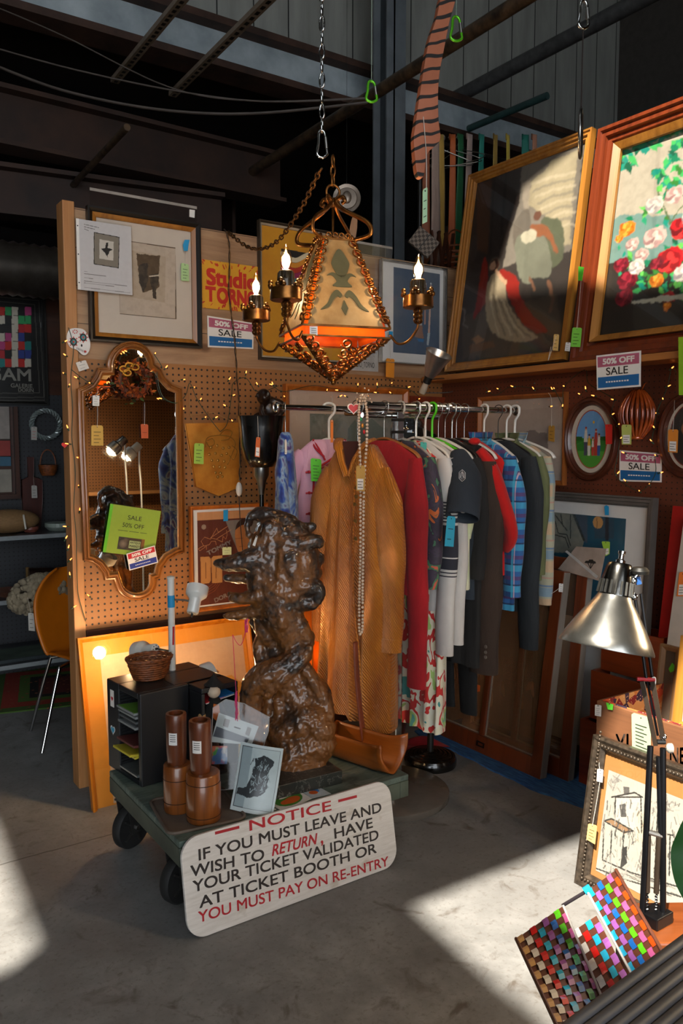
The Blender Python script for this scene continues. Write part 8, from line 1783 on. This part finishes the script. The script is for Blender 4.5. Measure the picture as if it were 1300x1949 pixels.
price_tag('pale green tag on white string below the tiger striped cutout',TGX,zv((108,1600),(148,1575),(145,1870),(105,1890)),'#a9c9a0',y=-0.012,lines=3)
IRON=M('pipe_iron','#6a543e',0.45,0.4,var=0.25,c2='#2a221c');
def pipe(name,a,b,z,r,mm=IRON,ext=(0.4,0.12)):p,q=P(*a,2,z),P(*b,2,z);d=q - p;m=MB().tube([p - d*ext[0],q+d*ext[1]],r,mm,12);o=m.build(name,smooth=60);o['kind']='structure';return o
pipe('trim_4',(380,390),(975,12),3.6,0.036);pipe('trim_5',(840,200),(1200,10),4.6,0.058,M('pipe_grey','#5c5c5c',0.5,0.3,var=0.2));pipe('trim_6',(66,430),(242,242),3.3,0.02,IRON,(0.0,0.0))
pipe('trim_7',(892,245),(1042,182),4.2,0.028,M('teal_steel','#2f4a48',0.5,var=0.15),(0,0))
for k,(a,b) in enumerate((((218,154),(345,0)),((328,180),(510,0)))):
 p,q=P(*a,2,4.0),P(*b,2,4.0);q=q+(q - p)*0.4;m=MB().bar(p,q,0.055,0.03,M('strut_steel','#8d7c6a',0.5,0.2,var=0.15));d=(q - p)/30
 for j in range(30):c=p+d*(j+0.5);m.bar(c - d*0.28 - Vector((0,0,0.0155)),c+d*0.28 - Vector((0,0,0.0155)),0.022,0.001,BLACK)
 o=m.build('trim_%d' % (8+k));o['kind']='structure'
for k,c in enumerate((((-20,8),(120,68),(320,165),(480,192),(700,186)),((-20,88),(140,132),(330,172),(500,193),(700,188)),((-20,120),(120,172),(300,208),(480,216),(700,195)))):
 t=thing('overhead_cable',('thin cable sagging highest across the dark ceiling at the upper left','middle sagging cable across the dark ceiling at the upper left','lowest and thickest sagging cable across the dark ceiling')[k],'cable',D(*c[2],4.6));Mi=PM[t.name].inverted()
 MB().tube([Mi @ p for p in spl([D(*p,4.6) for p in c],8)],(0.004,0.005,0.008)[k],M('cable_grey','#4a403a',0.6),6).build('cable',t)
yT=4.0;a,b=P(800,262,1,yT),P(1045,262,1,yT);tr=thing('tie_rail','dark rail with hanging ties and wire hangers behind the pegboard wall','rail',(a.x,yT,a.z));MB().tube([(0,0,0),(b.x - a.x,0,0)],0.014,BLACK,10).build('bar',tr,smooth=60);MB().tube([(0,0,0),(0,0,-a.z)],0.014,BLACK,10).tube([(b.x - a.x,0,0),(b.x - a.x,0,-a.z)],0.014,BLACK,10).build('uprights',tr,smooth=60)
for k,(px,wd,c,nm,ln) in enumerate(((812,15,'#8a4a28','rust orange',0.75),(830,20,'#a58a7c','broad dusty pink',0.8),(841,14,'#b08a3a','mustard',0.8),(862,13,'#b0541c','burnt orange',0.8),(876,17,'#1c5a34','dark green',0.8),(893,16,'#a58d84','pale mauve',0.7),(917,13,'#1f7a6a','teal',0.7),(944,12,'#9a7a34','tan gold',0.7),(968,10,'#c2a83c','bright yellow',0.7),(1000,17,'#1a7060','sea green',0.7),(1017,12,'#b0785c','salmon',0.7))):
 p=P(px,262,1,yT - 0.02);w=wd*(p - EYEP).dot(FW)/FPX/2;t=thing('necktie',nm+' tie hanging from the dark rail above the kneeling figure painting','tie',T(p,R(rnd.uniform(-35,5))),'ties on the rail behind the wall');cc=cloth('tie_%d' % k,c,None,0.6)
 MB().grid(lambda u,v:((u - 0.5)*2*w*(0.8+0.35*v),0.006*math.sin(v*5+k),0.02 - ln*v - (0.05*(1 - abs(u - .5)*2) if v > .99 else 0)),4,16,cc).build('blade',t,smooth=180).modifiers.new('t','SOLIDIFY').thickness=0.003
 MB().ring((0,0.02,0.004),0.0,0.02,0.006,cc,10,5,X=Matrix.Rotation(R(90),4,'Z')).build('loop',t)
for k,(px,rz) in enumerate(((842,30),(858,10),(872,-15))):X_=T(P(px,262,1,yT),R(rz - 60));t=thing('wire_hanger',('leftmost','middle','rightmost')[k]+' of three bare wire hangers on the dark tie rail','hanger',X_,'bare wire hangers');MB().tube(spl([(-0.016,0,0.0),(0,0,0.018),(0.016,0,0.0),(0,0,-0.04),(0,0,-0.07),(0.2,0,-0.16),(-0.2,0,-0.16),(0,0,-0.07)],5),0.003,STEEL,6).build('wire',t,smooth=180)
wt=MB().box(1.1,XR+0.25,YB+0.02,YB+0.35,2.47,2.495,PINEX);wt.solo('top_shelf','plain pine shelf behind the top edge of the pegboard wall','shelf')
p=P(806,462,1,3.70);t=thing('woven_mat','small tilted grey woven square mat on top of the pegboard wall','mat',T((p.x,p.y,p.z),R(-25),0,R(38)));n=NT('grey_weave');s_=n.coord((60,60,60));ck=n.new('ShaderNodeTexChecker');ck.inputs['Scale'].default_value=1;ck.inputs[1].default_value=(*lin('#7a6c60'),1);ck.inputs[2].default_value=(*lin('#4a4038'),1);n.lk(s_,ck.inputs[0]);n.color(ck.outputs[0]);n.set(Roughness=0.9)
MB().box(-0.075,0.075,-0.012,0.012,-0.055,0.06,n.m).build('weave',t,bevel=0.004);MB().bar((0,-0.014,-0.055),(0,-0.014,0.06),0.004,0.004,BLACK).build('seam',t);MB().box(-0.006,0.006,0.013,0.02,-0.17,0.0,BLACK,Matrix.Rotation(R(-38),4,'Y')).build('stand',t)
p=P(838,504,1,3.68);t=thing('accordion_rack','dark wooden accordion peg rack standing on top of the wall beside the wicker basket','rack',(p.x,p.y,2.4955));hx=(P(838,440,1,3.68).z - 2.4955)
for k in range(3):MB().bar((-0.06+k*0.055,0,0),(-0.01+k*0.055,0,hx),0.012,0.018,DARKW).build('slat',t);MB().bar((-0.01+k*0.055,0.014,0),(-0.06+k*0.055,0.014,hx),0.012,0.018,DARKW).build('slat',t)
p=P(868,500,1,3.72);t=thing('wicker_basket','brown wicker basket with loop handle half hidden behind the kneeling figure painting','basket',(p.x,p.y,2.4955));hx=P(868,470,1,3.72).z - 2.4955;m=MB()
for k in range(7):m.ring((0,0,0),0.07+0.004*k,0.07+0.004*k,0.006,WK,24,5,X=T((0,0,0.006+k*hx/6.5)) @ Matrix.Rotation(R(90),4,'X'))
m.build('weave',t);MB().ring((0,0,hx),0.085,0.10,0.005,WK,16,6,0,180).build('handle',t)
p=D(660,378,4.5);t=thing('relief_plate','round pewter relief plate hanging in the dark behind the lantern','plate',T(p,FACE));r=27*4.5/FPX
MB().lathe([(r,0),(r*.98,0.008),(r*.75,0.004),(r*.7,0.010),(0,0.012)],M('old_pewter','#857668',0.35,0.5,var=0.2,bump=0.2),36,Matrix.Rotation(R(90),4,'X')).build('dish',t,smooth=40);MB().ball((0,-0.01,0.004),(r*.34,0.012,r*.45),M('old_pewter',''),14,10).build('relief',t,smooth=180);MB().tube([(0,0.01,r*.9),(0,0.02,ZR - p.z)],0.001,BLACK,5).build('wire',t)
p=D(675,412,4.4);t=thing('wooden_paddle','orange-brown wooden paddle handle rising behind the yellow poster','paddle',T(p,FACE,0,R(8)));MB().prism(spl2([(0,0),(0.018,-0.02),(0.022,-0.12),(0.014,-0.3),(0.03,-1.0),(-0.03,-1.0),(-0.014,-0.3),(-0.018,-0.12),(-0.014,-0.02)],4),-0.008,0.008,GOLDW).build('blade',t,bevel=0.002)
MB().box(-0.02,0.02,0.01,0.03,-p.z,-0.98,DARKW).build('stand',t)
# THE DARK BAY AT THE LEFT
YL=5.55;WL=T((0,YL,0));zL=lambda*p:Z(0,530,2.436,*p);zk=lambda*p:Z(0,760,6.5,*p)
zw_=P(100,752,1,YL).z;struct(MB().box(-3,1.55,YL,YL+0.03,0,zw_,PEGD).box(-3,1.55,YL+0.005,YL+0.03,zw_,zw_+0.75,DARKWX),'wall_bay')
s=picture('framed_poster','black framed poster of bright colour blocks with pale lettering in the dark left bay',WL,zL((-230,30),(205,68),(232,580),(-230,585)),0.02,BLACK,0.03,step=0.004,base='#0c0c0d')
rr=random.Random(31);PC=('#b3202a','#1f7a78','#c9bfae','#1a1a1c','#2f3f8a','#c22a24','#b8407a','#2f9a5a')
for i in range(12):
 for j in range(7):x0,z0=-220+i*30.5,132+j*40;s.poly(zL((x0,z0),(x0+29,z0+1),(x0+29,z0+39),(x0,z0+39)),'#c9bfae' if i % 4==1 else rr.choice(PC))
for o in (10,24,44):s.line(zL((-230,44+o),(204 - o,78+o),(228 - o,575 - o),(-230,578 - o)),0.004,'#5a5650')
finish(s,0.4);PLT=M('poster_pale','#8a857c',0.6);X_=s.X
def wd(txt,a,b,y0,y1):p,q=L(X_,*zL((a,y1))[0],-.0075),L(X_,*zL((b,y0))[0],-.0075);return MB().text(txt,p[0],q[0],p[1],q[1],-0.0075,PLT,bold=0.02)
wd('GAM',-60,143,420,470).build('lettering',s.t);wd('GALERIE',50,150,490,505).build('lettering',s.t);wd('DORIN',85,155,510,525).build('lettering',s.t)
def shelf(label,y,d=0.42):z=P(60,y,1,YL - d).z;MB().box(-3,1.5,YL - d,YL - 0.002,z - 0.025,z,M('bay_shelf','#3a3a3e',0.4)).box(-3,1.5,YL - d - 0.004,YL - d - 0.0005,z - 0.026,z,M('shelf_edge','#8a8f90',0.4)).solo('bay_shelf',label,'shelf');return z
z1=shelf('upper dark shelf with pale edge in the left bay',1018);z2=shelf('middle dark shelf with pale edge in the left bay',1138);z3_=shelf('lowest dark shelf with pale edge in the left bay',1260,0.55)
p=P(86,808,1,YL - 0.02);m=MB();rG=26*(p - EYEP).dot(FW)/FPX;SIL=M('twisted_glass','#8f9a98',0.15,0.3)
for k in range(3):m.tube([((rG+0.012*math.cos(i*0.9+k*2.1))*math.cos(i*.105),0.012*math.sin(i*0.9+k*2.1) - 0.02,(rG+0.012*math.cos(i*0.9+k*2.1))*math.sin(i*.105)) for i in range(60)],0.007,SIL,6,True)
m.v=[tuple(Vector(q)+p) for q in m.v];m.solo('glass_wreath','silver twisted glass wreath on the black pegboard of the left bay','wreath')
p=P(92,905,1,YL - 0.06);t=thing('hanging_basket','tiny wicker basket with hoop handle on the black pegboard of the left bay','basket',p);MB().lathe([(0.04,0),(0.055,0.03),(0.062,0.07),(0.058,0.072),(0,0.05)],WK,20).build('bowl',t,smooth=50);MB().ring((0,0,0.07),0.05,0.10,0.004,WK,16,6,0,180).build('handle',t)
q=[L(WL,*p,-0.05) for p in zk((345,720),(415,720),(420,960),(520,1000),(530,1250),(500,1600),(290,1600),(270,1000),(350,960))];cx=q[5][0];zb=z1+0.001;t=thing('cutting_board','dark wooden cutting board with handle standing on the upper shelf of the left bay','board',T((cx,YL - 0.05,zb)));MB().prism([(a - cx,max(b - zb,0)) for a,b in q],0,0.022,wood('board_dark','#4e2016','#2c100a',0.4)).build('board',t,bevel=0.003)
price_tag('white tag hanging on the dark wooden cutting board',WL,zk((388,1065),(455,1068),(462,1220),(392,1222)),'#a9a49c',y=-0.08,tie=zk((415,960),(418,1020)));price_tag('white tag hanging on the silver glass wreath',WL,zk((385,340),(458,340),(456,505),(385,502)),'#a9a49c',y=-0.06,inkc=SRED)
p=P(70,1165,1,YL - 0.3)
MB().prism([L(WL,*k,-0.2) for k in zk((400,1275),(415,1240),(550,1240),(615,1445),(490,1445))],-0.22,-0.20,M('box_blue_purple','#2a7fa0',0.5,c2='#5a2f6a',var=0.3)).solo('card_pack','blue and purple card hanging in front of the dark cutting board','card')
yS=YL - 0.25;t=thing('straw_bag','gathered straw bag lying on the upper shelf of the left bay','bag',(P(16,1010,1,yS).x,yS,z1+0.0005));MB().ball((0,0,0.075),(0.19,0.10,0.075),M('straw','#8d6a42',0.8,var=0.2,stretch=(4,4,40)),24,12).build('body',t,smooth=180);MB().tube([(0.07,-0.1,0.12),(0.08,-0.105,0.03)],0.006,STRING,6).build('tassel',t)
for px,r,h,c,nm in ((98,0.085,0.05,'#8f9a90','white and green lidded bowl at the right of the upper bay shelf'),(58,0.05,0.035,'#7a4034','small red and brass dish on the upper bay shelf')):p=P(px+(14 if h > .04 else 0),1010,1,yS);MB().lathe([(r*.7,0),(r,h*.5),(r,h),(r*.9,h),(0,h*.8)],M('dish_'+c[1:],c,0.4),28).solo('bowl',nm,'bowl',at=(0,0,0)).location=(p.x,p.y,z1+0.0005)
for px,r,c,nm in ((30,0.11,'#6e4a3a','pale stacked plates at the left of the middle bay shelf'),(82,0.10,'#5c2418','red-brown bowl on the middle shelf of the left bay')):p=P(px*.6,1130,1,YL - 0.28);MB().lathe([(r*.5,0),(r,0.04),(r*.95,0.042),(0,0.01)],M('plate_'+c[1:],c,0.35),28).solo('plate',nm,'plate',at=(0,0,0)).location=(p.x,p.y,z2+0.0005)
p=P(95,1080,1,YL - 0.2);t=thing('leather_boot','dark leather boot lying on its side on the middle shelf of the left bay','boot',T((p.x,p.y,z2+0.001),R(0)));MB().tube([(-0.14,0,0.10),(0.0,0,0.085),(0.18,0,0.07),(0.3,0,0.07)],[0.055,0.06,0.055,0.05],M('boot_leather','#2a1a14',0.35),16).build('shaft',t,smooth=60);MB().ring((-0.14,0,0.10),0.0,0.06,0.012,M('boot_fur','#9a7a4a',0.9),20,6,X=Matrix.Rotation(0,4,'Z')).build('cuff',t);MB().box(-0.1,0.28,-0.04,0.04,0.0,0.03,BLACK).build('sole',t)
p=P(52,1252,1,YL - 0.35);MB().box(-0.25,0.3,-0.15,0.15,0,0.02,M('dark_slipcase','#2c3436',0.4)).box(-0.22,0.27,-0.13,0.13,0.0202,0.021,M('slip_art','#5a6a5c',0.6,var=0.3,scale=6)).solo('picture_book','large dark picture book lying flat on the lowest shelf of the left bay','book',at=(0,0,0)).location=(p.x,p.y,z3_+0.0005)
t=thing('card_rack','dark wooden rack of pale cards on the black pegboard at the left edge','rack',P(2,935,1,YL - 0.03));h_=P(2,775,1,YL).z - P(2,935,1,YL).z;MB().box(-0.35,0.11,-0.04,0.02,-0.05,-0.02,DARKWX).box(0.085,0.11,-0.04,0.02,-0.02,h_,DARKW).box(-0.35,0.085,0.0,0.02,-0.02,h_,DARKWX).build('rack',t)
for z0,z1_,c in ((0.62,1.0,'#8a8078'),(0.42,0.6,'#8e2c24'),(0.3,0.41,'#2f5a70'),(-0.01,0.26,'#8d8578')):MB().box(-0.3,0.06,-0.03,-0.005,h_*z0,h_*z1_,M('card_'+c[1:],c,0.6)).build('card',t)
p0=P(-20,500,1,5.1);pr=M('duct_foil','#6a625a',0.3,0.85,var=0.15);MB().lathe([(0.15+(0.012 if k % 2 else 0),k*0.03) for k in range(80)],pr,28,T((p0.x - 0.6,5.2,p0.z),R(0)) @ Matrix.Rotation(R(90),4,'Y')).solo('air_duct','corrugated silver air duct running under the dark ceiling at the left','duct',smooth=180)
ft=P(80,1433,2,0);CHR=T((ft.x+0.33,ft.y+0.16,0),R(20));t=thing('shell_chair','orange moulded shell chair with chrome legs half hidden behind the wooden post','chair',CHR);ORC=M('orange_shell','#c2690f',0.35,var=0.05)
def shell(u,v):
 x=(u - 0.5)*2;w=0.24*(1 - 0.25*max(0,v - 0.55))*(1 - 0.35*max(0,1 - abs(v - 0.35)*3)*0.5)
 if v < 0.45:k=v/0.45;return (x*w,-0.22+0.38*k,0.44+0.02*x*x - 0.015*k)
 k=(v - 0.45)/0.55;w*=math.sqrt(max(0.02,1 - max(0,k - 0.6) **2*5.5));return (x*w,0.16+0.10*math.sin(k*1.57) - 0.05*x*x,0.425+0.43*k **1.15)
MB().grid(shell,18,30,ORC).build('shell',t,smooth=180).modifiers.new('t','SOLIDIFY').thickness=0.012
Mi=PM[t.name].inverted()
for a in ((Mi @ ft).to_tuple(),(0.26,-0.24,0),(-0.22,0.28,0),(0.24,0.28,0)):MB().tube(spl([(a[0]*.25,a[1]*.25,0.418),(a[0]*.62,a[1]*.62,0.40),(a[0]*.7,a[1]*.7,0.36),a],5),0.009,CHROME,10).build('leg',t,smooth=60)
fl=D(75,1130,4.36);t=thing('sheepskin','cream sheepskin draped over the back of the orange shell chair','fleece',T((fl.x,fl.y,0)));m=MB();rr=random.Random(4);FLC=M('fleece','#8d8069',0.95,var=0.2,scale=30)
for k in range(420):a,e=rr.uniform(0,6.28),rr.uniform(-1,1);s_=math.sqrt(1 - e*e);m.ball((0.15*s_*math.cos(a)+0.03*e,0.07*s_*math.sin(a),fl.z+0.10*e),rr.uniform(0.012,0.022),FLC,6,4)
m.v=[(a,b,c - fl.z+0.12) for a,b,c in m.v];t.location.z=fl.z - 0.12;PM[t.name].translation.z=fl.z - 0.12;m.build('wool',t,smooth=180)
price_tag('white swing tag hanging below the cream sheepskin',T((0,fl.y - 0.1,0)),zL((130,1550),(158,1552),(162,1635),(133,1632)),'#b5b0a6',y=0,tie=zL((128,1480),(138,1525)))
def rug_c():
 n=NT('kilim');s_=n.xyz(n.coord());ax=n.math('ABSOLUTE',s_[0]);ay=n.math('ABSOLUTE',s_[1]);e=n.math('MINIMUM',n.math('SUBTRACT',0.75,ax),n.math('SUBTRACT',0.45,ay))
 c=n.ramp(e,[(0.0,lin('#3f5a1f')),(0.07,lin('#8e2c1a')),(0.16,lin('#4a6624')),(0.22,lin('#16100e')),(0.27,lin('#5a2018'))],'CONSTANT');vo=n.new('ShaderNodeTexVoronoi');vo.inputs['Scale'].default_value=22;n.lk(n.coord(),vo.inputs['Vector'])
 n.color(n.mixc(n.math('LESS_THAN',vo.outputs[0],0.2),c,lin('#8a4a2c')));n.set(Roughness=0.95);return n.m
rp=P(80,1372,2,0);MB().box(-0.75,0.75,-0.45,0.45,0,0.008,rug_c()).solo('kilim_rug','red and green kilim rug on the floor behind the orange shell chair','rug',at=(0,0,0)).matrix_world=T((rp.x+0.60,rp.y+0.52,0.0005),R(-14))
X_=T((2.90,0,0),R(-90));q=[L(X_,*p,0) for p in ((1292,642),(1345,638),(1345,752),(1293,752))];MB().prism(q,-0.003,0,M('lime_card','#8fc020',0.6),X_).solo('lime_card','lime green card hanging from the shelf edge at the right edge of the picture','card')
X_=T((0,3.504,0));c=L(X_,123,847,0);MB().prism([(c[0]+a*.0006,c[1]+b*.0006) for a,b in heart(0,0,22)],-0.0012,0,SRED,X_).solo('heart_sticker','red heart sticker on the front of the lit wooden post','sticker')
